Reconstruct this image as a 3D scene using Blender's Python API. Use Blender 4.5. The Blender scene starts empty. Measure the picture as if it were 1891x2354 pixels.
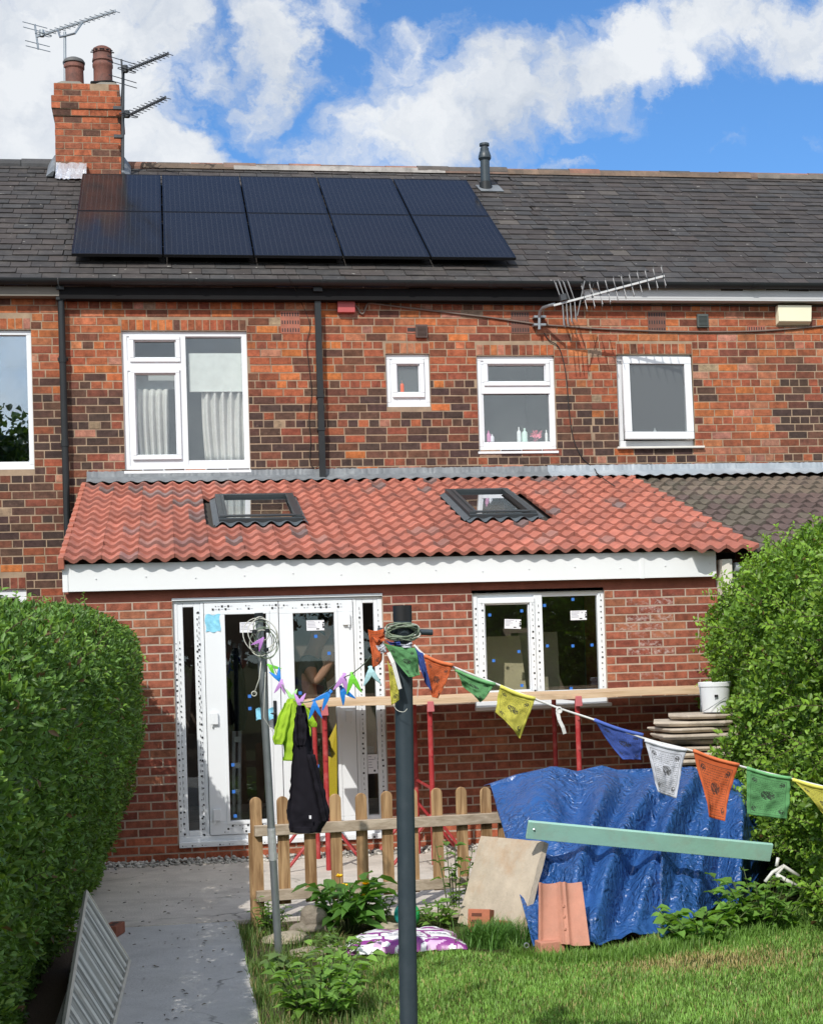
import bpy, math, random
import numpy as np
from mathutils import Vector, Matrix, noise as mnoise

random.seed(7)
RNG = np.random.default_rng(11)
SC = bpy.context.scene
COL = SC.collection
R = math.radians

# ------------------------------------------------------------------ camera
F_PX, CX, CY, W_PX, H_PX = 3500.0, 945.5, 1442.0, 1891.0, 2354.0
YAW, PITCH, ROLL, ZC = R(8.75), R(0.92), R(-1.77), 1.75
_f = Vector((math.sin(YAW)*math.cos(PITCH), math.cos(YAW)*math.cos(PITCH), math.sin(PITCH)))
_r0 = Vector((math.cos(YAW), -math.sin(YAW), 0)); _u0 = _r0.cross(_f)
_r = math.cos(ROLL)*_r0 + math.sin(ROLL)*_u0
_u = -math.sin(ROLL)*_r0 + math.cos(ROLL)*_u0
cam_data = bpy.data.cameras.new("camera")
cam = bpy.data.objects.new("camera", cam_data); COL.objects.link(cam)
m = Matrix((_r, _u, -_f)).transposed().to_4x4(); m.translation = (0, 0, ZC)
cam.matrix_world = m
cam_data.sensor_fit = 'HORIZONTAL'; cam_data.sensor_width = 36.0
cam_data.lens = F_PX/W_PX*36.0
cam_data.shift_x = 0.0
cam_data.shift_y = (CY-H_PX/2)/W_PX
cam_data.clip_start = 0.1; cam_data.clip_end = 3000
SC.camera = cam

# ------------------------------------------------------------------ light
SUN_AZ, SUN_EL = R(28), R(42)      # sun stands behind the viewer, a little to the left
sun_dir = Vector((-math.sin(SUN_AZ)*math.cos(SUN_EL), -math.cos(SUN_AZ)*math.cos(SUN_EL), math.sin(SUN_EL)))
sl = bpy.data.lights.new("sun", 'SUN'); sl.energy = 3.9; sl.angle = R(0.55); sl.color = (1.0, 0.955, 0.88)
so = bpy.data.objects.new("sun", sl); COL.objects.link(so)
so.rotation_euler = sun_dir.to_track_quat('Z', 'Y').to_euler(); so.location = (-6, -14, 14)
SC.view_settings.view_transform = 'Standard'; SC.view_settings.look = 'None'
SC.view_settings.exposure = 0.0; SC.view_settings.gamma = 1.0; SC.view_settings.use_curve_mapping = False
SC.cycles.max_bounces = 8; SC.cycles.transparent_max_bounces = 16; SC.cycles.glossy_bounces = 4
SC.cycles.use_denoising = True
SC.cycles.caustics_reflective = False; SC.cycles.caustics_refractive = False


def at(px, py, Y):
    d = _f + float((px-CX)/F_PX)*_r - float((py-CY)/F_PX)*_u
    return Vector((0, 0, ZC)) + d*float(Y/d.y)


def gnd(px, py, z=0.0):
    d = _f + float((px-CX)/F_PX)*_r - float((py-CY)/F_PX)*_u
    return Vector((0, 0, ZC)) + d*float((z-ZC)/d.z)


def onplane(px, py, n, k):
    d = _f + float((px-CX)/F_PX)*_r - float((py-CY)/F_PX)*_u
    c = Vector((0, 0, ZC))
    return c + d*((k-n.dot(c))/n.dot(d))


# ------------------------------------------------------------------ node helper
class NT:
    def __init__(self, tree):
        self.t = tree; self.n = tree.nodes; self.l = tree.links

    def add(self, typ, **kw):
        nd = self.n.new(typ)
        for k, v in kw.items():
            if k.startswith('i_'):
                nd.inputs[k[2:].replace('_', ' ')].default_value = v
            else:
                setattr(nd, k, v)
        return nd

    def link(self, a, b): self.l.new(a, b)

    def put(self, sock, v):
        if hasattr(v, 'is_output') or hasattr(v, 'links'): self.l.new(v, sock)
        else: sock.default_value = v

    def math(self, op, a, b=0.0, c=None, clamp=False):
        nd = self.n.new('ShaderNodeMath'); nd.operation = op; nd.use_clamp = clamp
        self.put(nd.inputs[0], a); self.put(nd.inputs[1], b)
        if c is not None: self.put(nd.inputs[2], c)
        return nd.outputs[0]

    def mix(self, fac, a, b, blend='MIX'):
        nd = self.n.new('ShaderNodeMix'); nd.data_type = 'RGBA'; nd.blend_type = blend
        self.put(nd.inputs[0], fac)
        self.put(nd.inputs[6], a if hasattr(a, 'links') else (*a, 1) if len(a) == 3 else a)
        self.put(nd.inputs[7], b if hasattr(b, 'links') else (*b, 1) if len(b) == 3 else b)
        return nd.outputs[2]

    def noise(self, scale, detail=4, rough=.55, vec=None, dist=0.0):
        nd = self.n.new('ShaderNodeTexNoise')
        nd.inputs['Scale'].default_value = scale; nd.inputs['Detail'].default_value = detail
        nd.inputs['Roughness'].default_value = rough; nd.inputs['Distortion'].default_value = dist
        if vec is not None: self.l.new(vec, nd.inputs['Vector'])
        return nd.outputs[0]

    def ramp(self, v, a, b, c=0.0, d=1.0, smooth=False):
        nd = self.n.new('ShaderNodeMapRange')
        if smooth: nd.interpolation_type = 'SMOOTHSTEP'
        self.put(nd.inputs[0], v)
        for i, q in enumerate((a, b, c, d)): self.put(nd.inputs[1+i], q)
        return nd.outputs[0]

    def obj(self):
        return self.n.new('ShaderNodeTexCoord').outputs['Object']

    def mapping(self, vec, scale=(1, 1, 1), rot=(0, 0, 0), loc=(0, 0, 0), typ='POINT'):
        nd = self.n.new('ShaderNodeMapping'); nd.vector_type = typ
        nd.inputs['Scale'].default_value = scale; nd.inputs['Rotation'].default_value = rot
        nd.inputs['Location'].default_value = loc
        self.l.new(vec, nd.inputs[0]); return nd.outputs[0]

    def bump(self, h, strength=.3, dist=.01, normal=None):
        nd = self.n.new('ShaderNodeBump'); nd.inputs['Strength'].default_value = strength
        nd.inputs['Distance'].default_value = dist
        self.l.new(h, nd.inputs['Height'])
        if normal is not None: self.l.new(normal, nd.inputs['Normal'])
        return nd.outputs[0]


# ------------------------------------------------------------------ world: daylight sky with cumulus
world = bpy.data.worlds.new("World"); SC.world = world; world.use_nodes = True
w = NT(world.node_tree); w.n.clear()
sky = w.add('ShaderNodeTexSky', sky_type='NISHITA', sun_disc=False)
sky.sun_elevation = SUN_EL; sky.sun_rotation = math.pi+SUN_AZ
sky.air_density = 1.0; sky.dust_density = 0.25; sky.ozone_density = 2.2; sky.altitude = 0
gen = w.add('ShaderNodeTexCoord').outputs['Generated']
sep = w.add('ShaderNodeSeparateXYZ'); w.link(gen, sep.inputs[0])
yy = w.math('MAXIMUM', sep.outputs[1], 0.05)
uu = w.math('DIVIDE', sep.outputs[0], yy); vv = w.math('DIVIDE', sep.outputs[2], yy)
comb = w.add('ShaderNodeCombineXYZ'); w.link(uu, comb.inputs[0]); w.link(vv, comb.inputs[1])
uv = comb.outputs[0]
def px_uv(px, py):
    p = at(px, py, 1.0); return p.x, p.z-ZC
warp = w.add('ShaderNodeTexNoise'); warp.inputs['Scale'].default_value = 13; warp.inputs['Detail'].default_value = 8
warp.inputs['Roughness'].default_value = .62
w.link(uv, warp.inputs['Vector'])
wv = w.add('ShaderNodeVectorMath', operation='MULTIPLY_ADD'); w.link(warp.outputs[1], wv.inputs[0])
wv.inputs[1].default_value = (.11, .11, 0); w.link(uv, wv.inputs[2])
wv2 = w.add('ShaderNodeVectorMath', operation='SUBTRACT'); w.link(wv.outputs[0], wv2.inputs[0]); wv2.inputs[1].default_value = (.055, .055, 0)
uvw = wv2.outputs[0]
def blob(px, py, rx, ry, deg, soft=1.0, amp=1.0):
    u0, v0 = px_uv(px, py)
    mp = w.mapping(uvw, scale=(rx/F_PX, ry/F_PX, 1), rot=(0, 0, R(deg)), loc=(u0, v0, 0), typ='TEXTURE')
    ln = w.add('ShaderNodeVectorMath', operation='LENGTH'); w.link(mp, ln.inputs[0])
    return w.ramp(ln.outputs['Value'], 1.0+soft*.5, 1.0-soft*.75, 0.0, amp, smooth=True)
blobs = [blob(60, 190, 400, 420, 0, .7), blob(330, 350, 240, 120, -25, .7), blob(330, 40, 240, 130, 10, .9, .85),
         blob(640, 120, 110, 130, -20, 1.0, .85), blob(590, 250, 90, 90, 20, 1.1, .7), blob(480, 130, 90, 120, 0, 1.2, .55),
         blob(1100, 235, 420, 150, 15, 1.1, .98), blob(900, 170, 160, 90, 40, 1.1, .7), blob(1560, 95, 420, 115, 18, 1.0, .98), blob(900, 330, 330, 70, 8, 1.2, .66),
         blob(1840, 60, 180, 120, 0, 1.1, .85), blob(780, 40, 110, 80, 20, 1.2, .5), blob(1000, 60, 80, 70, 30, 1.2, .5), blob(1310, 385, 60, 26, 0, 1.2, .5),
         blob(1000, -500, 1900, 300, 0, 1.2, .8), blob(-900, 200, 600, 500, 0, 1.1, .8), blob(2700, 0, 500, 300, 15, 1.1, .8)]
msk = blobs[0]
for b in blobs[1:]: msk = w.math('MAXIMUM', msk, b)
fine = w.noise(30, 10, .58, uvw); big = w.noise(6.5, 6, .55, uv)
dens = w.math('ADD', msk, w.math('MULTIPLY', w.math('SUBTRACT', fine, .5), 1.5))
front = w.ramp(dens, .13, .90, 0, 1, smooth=True)
# the half of the sky behind the viewer: broken cloud
nb = w.noise(2.6, 8, .6, gen)
back = w.ramp(nb, .30, .55, 0, 1, smooth=True)
isfront = w.ramp(sep.outputs[1], .05, .25, 0, 1)
cl = w.math('ADD', w.math('MULTIPLY', front, isfront), w.math('MULTIPLY', back, w.math('SUBTRACT', 1.0, isfront)))
shade = w.ramp(w.math('ADD', w.noise(10, 7, .62, uvw), w.math('MULTIPLY', w.math('SUBTRACT', dens, .6), .25)), .34, .66, 0, 1)
ccol = w.mix(shade, (4.5, 4.95, 5.6), (6.8, 7.0, 7.2))
skyc = w.mix(1.0, sky.outputs[0], (.60, .95, 1.28), 'MULTIPLY')
bcol = w.mix(w.ramp(w.noise(6, 8, .62, gen), .36, .64, 0, 1), (6.2, 6.7, 7.4), (12.5, 12.7, 12.9))
ccol = w.mix(isfront, bcol, ccol)
tot = w.mix(w.math('MULTIPLY', cl, .96), skyc, ccol)
bg = w.add('ShaderNodeBackground'); bg.inputs[1].default_value = 0.13
w.link(tot, bg.inputs[0])
wo = w.add('ShaderNodeOutputWorld'); w.link(bg.outputs[0], wo.inputs[0])


# ------------------------------------------------------------------ materials
MATS = {}
def mat(name, color, rough=.7, var=.15, vscale=8.0, bump=0.0, bscale=60, metal=0.0, spec=.5, tint=False, dirt=None, dscale=3, coat=0.0, stretch=None):
    if name in MATS: return MATS[name]
    mt = bpy.data.materials.new(name); mt.use_nodes = True; t = NT(mt.node_tree)
    bs = t.n['Principled BSDF']; o = t.obj()
    if stretch: o = t.mapping(o, scale=stretch)
    if tint:
        a = t.add('ShaderNodeAttribute', attribute_name='tint'); c = a.outputs[0]
        if color != (1, 1, 1): c = t.mix(1.0, c, color, 'MULTIPLY')
    else: c = color
    if var:
        n = t.noise(vscale, 5, .6, o)
        c = t.mix(1.0, c, t.mix(n, (1-var*1.6,)*3, (1+var*1.6,)*3), 'MULTIPLY')
    if dirt:
        dn = t.ramp(t.noise(dscale, 6, .65, o), .48, .72, 0, dirt[3])
        c = t.mix(dn, c, dirt[:3])
    if hasattr(c, 'links'): t.link(c, bs.inputs['Base Color'])
    else: bs.inputs['Base Color'].default_value = (*c, 1)
    bs.inputs['Roughness'].default_value = rough; bs.inputs['Metallic'].default_value = metal
    bs.inputs['Specular IOR Level'].default_value = spec
    bs.inputs['Coat Weight'].default_value = coat
    if bump:
        h = t.noise(bscale, 6, .65, o)
        t.link(t.bump(h, bump, .01), bs.inputs['Normal'])
    MATS[name] = mt; return mt


def brick_mat(name, stain=.35, scale=1.0, gain=(1, 1, 1)):
    if name in MATS: return MATS[name]
    mt = bpy.data.materials.new(name); mt.use_nodes = True; t = NT(mt.node_tree); bs = t.n['Principled BSDF']; o = t.obj()
    a = t.add('ShaderNodeAttribute', attribute_name='tint')
    c = t.mix(1.0, a.outputs[0], gain, 'MULTIPLY')
    n1 = t.noise(14, 6, .65, o); n2 = t.noise(75, 4, .7, o); n3 = t.noise(1.1, 5, .6, o)
    c = t.mix(1.0, c, t.mix(t.ramp(n1, .28, .72, 0, 1), (.5, .5, .52), (1.4, 1.38, 1.35)), 'MULTIPLY')
    c = t.mix(t.ramp(t.noise(23, 5, .7, t.mapping(o, loc=(3, 1, 2))), .60, .74, 0, .4), c, (.34, .26, .19))
    c = t.mix(1.0, c, t.mix(n2, (.72, .72, .72), (1.26, 1.26, 1.26)), 'MULTIPLY')
    dk = t.ramp(n3, .5, .75, 0, stain); c = t.mix(dk, c, (.045, .034, .03))
    sp = t.ramp(t.noise(9, 7, .75, o), .64, .72, 0, .55*stain/.35); c = t.mix(sp, c, (.05, .035, .03))
    ef = t.math('MULTIPLY', a.outputs['Alpha'], t.ramp(t.noise(20, 6, .7, t.mapping(o, scale=(1, 1, 1.5))), .48, .66, 0, 1))
    c = t.mix(ef, c, (.55, .47, .44))
    t.link(c, bs.inputs['Base Color']); bs.inputs['Roughness'].default_value = .88; bs.inputs['Specular IOR Level'].default_value = .25
    h = t.math('ADD', t.noise(40, 6, .7, o), t.math('MULTIPLY', t.noise(160, 3, .6, o), .5))
    t.link(t.bump(h, .55, .012), bs.inputs['Normal'])
    MATS[name] = mt; return mt


def glass_mat(name, base=.13, tintc=(.9, .95, .95), rough=0.0, dark=0.0, wob=.02):
    if name in MATS: return MATS[name]
    mt = bpy.data.materials.new(name); mt.use_nodes = True; t = NT(mt.node_tree); t.n.clear()
    out = t.add('ShaderNodeOutputMaterial'); tr = t.add('ShaderNodeBsdfTransparent'); gl = t.add('ShaderNodeBsdfGlossy')
    tr.inputs[0].default_value = (*tintc, 1); gl.inputs['Roughness'].default_value = rough; gl.inputs['Color'].default_value = (.9, .95, .97, 1)
    h = t.noise(2.2, 2, .5, t.obj()); t.link(t.bump(h, wob, .02), gl.inputs['Normal'])
    lw = t.add('ShaderNodeLayerWeight'); lw.inputs[0].default_value = .5
    fac = t.math('ADD', t.math('MULTIPLY', t.math('POWER', lw.outputs['Facing'], 3.5), .85), base, clamp=True)
    mx = t.add('ShaderNodeMixShader'); t.link(fac, mx.inputs[0]); t.link(tr.outputs[0], mx.inputs[1]); t.link(gl.outputs[0], mx.inputs[2])
    res = mx.outputs[0]
    if dark:
        df = t.add('ShaderNodeBsdfDiffuse'); df.inputs[0].default_value = (.2, .22, .23, 1)
        m2 = t.add('ShaderNodeMixShader'); m2.inputs[0].default_value = dark
        t.link(mx.outputs[0], m2.inputs[1]); t.link(df.outputs[0], m2.inputs[2]); res = m2.outputs[0]
    t.link(res, out.inputs[0]); MATS[name] = mt; return mt


def leaf_mat(name, color, gloss=.35, trans=.35, gain=1.0):
    if name in MATS: return MATS[name]
    mt = bpy.data.materials.new(name); mt.use_nodes = True; t = NT(mt.node_tree); bs = t.n['Principled BSDF']
    out = t.n['Material Output']
    a = t.add('ShaderNodeAttribute', attribute_name='tint')
    c = t.mix(1.0, a.outputs[0], color, 'MULTIPLY')
    t.link(c, bs.inputs['Base Color']); bs.inputs['Roughness'].default_value = gloss; bs.inputs['Specular IOR Level'].default_value = .4
    tl = t.add('ShaderNodeBsdfTranslucent'); t.link(t.mix(1.0, c, (1.35, 1.3, .55), 'MULTIPLY'), tl.inputs[0])
    mx = t.add('ShaderNodeMixShader'); mx.inputs[0].default_value = trans
    t.link(bs.outputs[0], mx.inputs[1]); t.link(tl.outputs[0], mx.inputs[2]); t.link(mx.outputs[0], out.inputs[0])
    MATS[name] = mt; return mt


def cloth_mat(name, color, rough=.85, trans=.0, bump=.2, bscale=220, var=.12):
    if name in MATS: return MATS[name]
    mt = mat(name, color, rough, var, 14, bump, bscale, spec=.2)
    if trans:
        t = NT(mt.node_tree); out = t.n['Material Output']; bs = t.n['Principled BSDF']
        tl = t.add('ShaderNodeBsdfTranslucent'); tl.inputs[0].default_value = (*color, 1)
        mx = t.add('ShaderNodeMixShader'); mx.inputs[0].default_value = trans
        t.link(bs.outputs[0], mx.inputs[1]); t.link(tl.outputs[0], mx.inputs[2]); t.link(mx.outputs[0], out.inputs[0])
    return mt


def wood_mat(name, color, dark, scale=(30, 30, 2.2), rough=.8, knots=True):
    if name in MATS: return MATS[name]
    mt = bpy.data.materials.new(name); mt.use_nodes = True; t = NT(mt.node_tree); bs = t.n['Principled BSDF']; o = t.obj()
    g = t.noise(1.0, 5, .62, t.mapping(o, scale=scale), dist=.6)
    g2 = t.noise(1.0, 3, .6, t.mapping(o, scale=tuple(s*3.3 for s in scale)))
    k = t.ramp(t.noise(4.0, 3, .5, o), .62, .75, 0, .55) if knots else 0.0
    c = t.mix(t.ramp(g, .35, .66, 0, 1), dark, color)
    c = t.mix(1.0, c, t.mix(g2, (.78, .78, .78), (1.2, 1.2, 1.2)), 'MULTIPLY')
    if knots: c = t.mix(k, c, tuple(x*.6 for x in dark))
    t.link(c, bs.inputs['Base Color']); bs.inputs['Roughness'].default_value = rough; bs.inputs['Specular IOR Level'].default_value = .25
    t.link(t.bump(g2, .35, .004), bs.inputs['Normal'])
    MATS[name] = mt; return mt


# ------------------------------------------------------------------ mesh helpers
WORLD = {}   # object -> its world matrix (translations of the Empties)
def wm(o): return WORLD.get(o.name, Matrix.Identity(4))

def link(o, parent=None):
    COL.objects.link(o)
    if parent is not None:
        o.parent = parent; o.matrix_parent_inverse = wm(parent).inverted()
    return o

def tag(o, label=None, cat=None, group=None, kind=None):
    if label: o['label'] = label
    if cat: o['category'] = cat
    if group: o['group'] = group
    if kind: o['kind'] = kind
    return o

def thing(name, label, cat, loc=(0, 0, 0), group=None):
    o = bpy.data.objects.new(name, None); o.empty_display_size = .1
    COL.objects.link(o); o.location = loc
    WORLD[o.name] = Matrix.Translation(Vector(loc))
    return tag(o, label, cat, group)

def copy_tree(o, parent=None):
    c = o.copy(); COL.objects.link(c)
    if parent is not None: c.parent = parent
    WORLD[c.name] = wm(o)
    for ch in list(o.children): copy_tree(ch, c)
    return c


class MB:
    def __init__(s): s.v = []; s.f = []; s.m = []; s.c = []; s.uv = None

    def vadd(s, p): s.v.append(tuple(p)); return len(s.v)-1

    def face(s, idx, m=0, col=(1, 1, 1, 0)): s.f.append(tuple(idx)); s.m.append(m); s.c.append(col)

    def poly(s, pts, m=0, col=(1, 1, 1, 0)): s.face([s.vadd(p) for p in pts], m, col)

    def hexa(s, a, b, m=0, col=(1, 1, 1, 0)):
        """a: 4 bottom corners (ccw seen from above), b: the 4 above"""
        i = [s.vadd(p) for p in a]+[s.vadd(p) for p in b]
        for q in ((3, 2, 1, 0), (4, 5, 6, 7), (0, 1, 5, 4), (1, 2, 6, 5), (2, 3, 7, 6), (3, 0, 4, 7)):
            s.face([i[k] for k in q], m, col)

    def box(s, x0, x1, y0, y1, z0, z1, m=0, col=(1, 1, 1, 0)):
        s.hexa([(x0, y0, z0), (x1, y0, z0), (x1, y1, z0), (x0, y1, z0)],
               [(x0, y0, z1), (x1, y0, z1), (x1, y1, z1), (x0, y1, z1)], m, col)

    def bar(s, p, q, w, h, up=(0, 0, 1), m=0, col=(1, 1, 1, 0)):
        p, q, up = Vector(p), Vector(q), Vector(up); d = (q-p).normalized()
        x = d.cross(up).normalized()*w/2; z = x.cross(d).normalized()*h/2
        s.hexa([p-x-z, p+x-z, q+x-z, q-x-z], [p-x+z, p+x+z, q+x+z, q-x+z], m, col)

    def tube(s, pts, r, n=8, m=0, col=(1, 1, 1, 0), cap=True):
        pts = [Vector(p) for p in pts]; rs = r if isinstance(r, (list, tuple)) else [r]*len(pts)
        rings = []; ref = None
        for i, p in enumerate(pts):
            d = (pts[min(i+1, len(pts)-1)]-pts[max(i-1, 0)])
            if d.length < 1e-9: d = Vector((0, 0, 1))
            d.normalize()
            if ref is None: ref = Vector((0, 0, 1)) if abs(d.z) < .9 else Vector((1, 0, 0))
            x = (ref-d*ref.dot(d)).normalized(); ref = x; y = d.cross(x)
            rings.append([s.vadd(p+(x*math.cos(2*math.pi*k/n)+y*math.sin(2*math.pi*k/n))*rs[i]) for k in range(n)])
        for a, b in zip(rings, rings[1:]):
            for k in range(n): s.face((a[k], a[(k+1) % n], b[(k+1) % n], b[k]), m, col)
        if cap: s.face(rings[0][::-1], m, col); s.face(rings[-1], m, col)

    def lathe(s, c, prof, n=24, m=0, col=(1, 1, 1, 0)):
        rings = [[s.vadd((c[0]+r*math.cos(2*math.pi*k/n), c[1]+r*math.sin(2*math.pi*k/n), c[2]+z)) for k in range(n)] for r, z in prof]
        for a, b in zip(rings, rings[1:]):
            for k in range(n): s.face((a[k], a[(k+1) % n], b[(k+1) % n], b[k]), m, col)
        s.face(rings[0][::-1], m, col); s.face(rings[-1], m, col)

    def grid(s, fn, nu, nv, m=0, col=(1, 1, 1, 0), colf=None):
        ix = [[s.vadd(fn(i/nu, j/nv)) for i in range(nu+1)] for j in range(nv+1)]
        for j in range(nv):
            for i in range(nu):
                s.face((ix[j][i], ix[j][i+1], ix[j+1][i+1], ix[j+1][i]), m, colf((i+.5)/nu, (j+.5)/nv) if colf else col)

    def build(s, name, mats, parent=None, smooth=False, bevel=0.0, label=None, solid=0.0, auto=None):
        me = bpy.data.meshes.new(name)
        me.from_pydata(s.v, [], s.f)
        if not isinstance(mats, (list, tuple)): mats = [mats]
        for x in mats: me.materials.append(x)
        me.polygons.foreach_set('material_index', s.m)
        if smooth: me.polygons.foreach_set('use_smooth', [True]*len(s.f))
        if any(c[:3] != (1, 1, 1) or c[3] != 0 for c in s.c):
            at_ = me.color_attributes.new('tint', 'FLOAT_COLOR', 'CORNER')
            arr = np.repeat(np.array([tuple(c) for c in s.c], dtype=np.float32), [len(f) for f in s.f], axis=0)
            at_.data.foreach_set('color', arr.ravel())
        me.update()
        o = bpy.data.objects.new(name, me); link(o, parent)
        if solid:
            md = o.modifiers.new('solid', 'SOLIDIFY'); md.thickness = solid; md.offset = 0
        if bevel:
            md = o.modifiers.new('bevel', 'BEVEL'); md.width = bevel; md.segments = 2; md.limit_method = 'ANGLE'; md.angle_limit = R(40)
        if auto: me.set_sharp_from_angle(angle=R(auto))
        if label: o['label'] = label
        return o


def np_mesh(name, verts, faces, mats, tint=None, parent=None, smooth=False):
    """faces: list of int arrays (n,k)"""
    me = bpy.data.meshes.new(name)
    verts = np.asarray(verts, np.float32); me.vertices.add(len(verts)); me.vertices.foreach_set('co', verts.ravel())
    loops = np.concatenate([f.ravel() for f in faces]).astype(np.int32)
    sizes = np.concatenate([np.full(len(f), f.shape[1]) for f in faces]).astype(np.int32)
    starts = np.concatenate([[0], np.cumsum(sizes)[:-1]]).astype(np.int32)
    me.loops.add(len(loops)); me.loops.foreach_set('vertex_index', loops)
    me.polygons.add(len(sizes)); me.polygons.foreach_set('loop_start', starts); me.polygons.foreach_set('loop_total', sizes)
    if smooth: me.polygons.foreach_set('use_smooth', np.ones(len(sizes), dtype=bool))
    me.update(calc_edges=True)
    if tint is not None:
        a = me.color_attributes.new('tint', 'FLOAT_COLOR', 'POINT')
        t4 = np.ones((len(verts), 4), np.float32); t4[:, :3] = tint; a.data.foreach_set('color', t4.ravel())
    for x in (mats if isinstance(mats, (list, tuple)) else [mats]): me.materials.append(x)
    o = bpy.data.objects.new(name, me); return link(o, parent)


def unit(a): return a/np.maximum(np.linalg.norm(a, axis=-1, keepdims=True), 1e-9)

def leaves(name, P, D, N, L, Wd, mats, tint, parent=None, fold=.25, droop=.15):
    """P base points, D leaf directions, N rough normals; six-point leaves"""
    D = unit(D); S = unit(np.cross(D, N)); U = np.cross(S, D)
    L = L[:, None]; Wd = Wd[:, None]
    v = np.stack([P, P+D*L*.38-S*Wd*.5+U*Wd*fold, P+D*L*.38+S*Wd*.5+U*Wd*fold,
                  P+D*L*.72-S*Wd*.36+U*(Wd*fold*.7-L*droop*.4), P+D*L*.72+S*Wd*.36+U*(Wd*fold*.7-L*droop*.4),
                  P+D*L-U*L*droop, P+D*L*.45-U*L*.01], axis=1)
    n = len(P); b = np.arange(n)[:, None]*7
    tri = np.concatenate([b+np.array([[0, 6, 1]]), b+np.array([[0, 2, 6]]), b+np.array([[6, 5, 3]]), b+np.array([[6, 4, 5]]),
                          b+np.array([[1, 6, 3]]), b+np.array([[2, 4, 6]])])
    return np_mesh(name, v.reshape(-1, 3), [tri], mats, np.repeat(tint, 7, axis=0), parent)


def wob(P, f=1.0, seed=0):
    """cheap smooth pseudo-noise in [-1,1] for arrays of points"""
    s = seed*1.7
    x, y, z = P[:, 0]*f, P[:, 1]*f, P[:, 2]*f
    return (np.sin(1.9*x+2.3*y+1.1*z+s)+np.sin(-2.7*x+1.3*y+2.9*z+2.1*s)+np.sin(3.7*x-3.1*y+1.7*z+.6*s)+np.sin(4.3*y+5.1*z-2.2*x+1.3*s))/4


# ------------------------------------------------------------------ common materials
M_mortar_old = mat('old mortar', (.34, .25, .17), .95, .3, 7, .5, 90, dirt=(.16, .12, .09, .7), dscale=1.6)
M_mortar_new = mat('new mortar', (.40, .315, .25), .95, .15, 15, .5, 90)
M_brick_old = brick_mat('weathered brick', .58, gain=(.95, .91, .92))
M_brick_new = brick_mat('new brick', .05)
M_upvc = mat('white upvc', (.74, .77, .80), .32, .02, 4, spec=.5)
M_white = mat('white painted board', (.74, .76, .77), .38, .02, 3)
M_cream = mat('cream plastic', (.78, .75, .55), .35, .03, 5)
M_black_plastic = mat('black plastic', (.016, .019, .021), .45, .2, 6, spec=.35)
M_black_wood = mat('black painted board', (.010, .010, .011), .8, .2, 6, spec=.15)
M_dark = mat('dark interior', (.035, .034, .032), .95, .1, 3)
M_room = mat('room plaster', (.16, .155, .145), .95, .1, 2)
M_lead = mat('lead sheet', (.165, .18, .195), .6, .3, 5, .5, 18, metal=.1, dirt=(.28, .30, .31, .6), dscale=6)
M_lead_new = mat('bright lead sheet', (.30, .34, .38), .55, .2, 5, .4, 14, metal=.1, dirt=(.44, .47, .49, .5), dscale=5)
M_galv = mat('galvanised steel', (.34, .37, .39), .42, .15, 14, .1, 50, metal=.75)
M_alu = mat('aluminium', (.6, .62, .64), .35, .1, 10, metal=.85)
M_steel_dark = mat('dark steel', (.06, .065, .07), .45, .2, 14, metal=.5)
M_anth = mat('anthracite painted steel', (.030, .045, .056), .42, .12, 9, .06, 120, dirt=(.07, .085, .095, .35), dscale=14)
M_red = mat('red painted steel', (.38, .032, .035), .45, .25, 12, .2, 60, dirt=(.42, .16, .14, .7), dscale=12)
M_redbox = mat('red plastic', (.42, .075, .075), .5, .04, 8)
M_slate = mat('slates', (1, 1, 1), .75, .2, 9, .5, 34, tint=True, spec=.3, dirt=(.15, .135, .12, .3), dscale=5)
_t = NT(M_slate.node_tree); _bs = _t.n['Principled BSDF']; _src = _bs.inputs['Base Color'].links[0].from_socket
_sp = _t.ramp(_t.noise(17, 2, .4, _t.obj()), .735, .755, 0, .8); _t.link(_t.mix(_sp, _src, (.34, .33, .30)), _bs.inputs['Base Color'])
M_tile = mat('concrete tiles', (1, 1, 1), .58, .2, 10, .35, 120, tint=True, spec=.4, dirt=(.12, .08, .08, .45), dscale=4)
M_terracotta = mat('terracotta', (.36, .13, .085), .8, .25, 8, .35, 60, dirt=(.1, .07, .06, .6), dscale=6)
M_glass = glass_mat('window glass', .085, (.98, 1, 1))
M_glass_dark = glass_mat('dark window glass', .05, (.92, .94, .94), wob=.012)
M_frost = glass_mat('obscured glass', .13, (.75, .8, .8), .10, .30)
M_paper = mat('white paper', (.74, .74, .78), .7, .02)
M_ink = mat('black ink', (.015, .015, .018), .6, 0)
M_grey_ink = mat('grey print', (.35, .35, .42), .7, 0)
M_bluepad = mat('blue pads', (.03, .16, .55), .6, .05)
M_film = mat('blue film', (.25, .60, .78), .25, .25, 20, .6, 30)
M_concrete = mat('concrete', (.58, .53, .47), .92, .16, 5, .6, 60, dirt=(.38, .34, .30, .7), dscale=2.2)
M_path = mat('path concrete', (.50, .49, .475), .92, .13, 7, .7, 50, dirt=(.40, .39, .375, .3), dscale=2.5)
M_timber = wood_mat('sawn timber', (.66, .50, .34), (.52, .36, .22), (2.0, 26, 26))
M_fence = wood_mat('treated timber', (.50, .325, .17), (.20, .11, .05), (26, 26, 2.0))
M_fence_rail = wood_mat('weathered timber', (.50, .42, .33), (.30, .235, .17), (2.2, 26, 26))
M_bark = mat('bark', (.09, .065, .04), .9, .3, 12, .6, 40)

YE, YM = 13.3, 17.0          # front of the extension, rear wall of the terrace
C_ = lambda r, g, b, a=0.0: (r, g, b, a)


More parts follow.
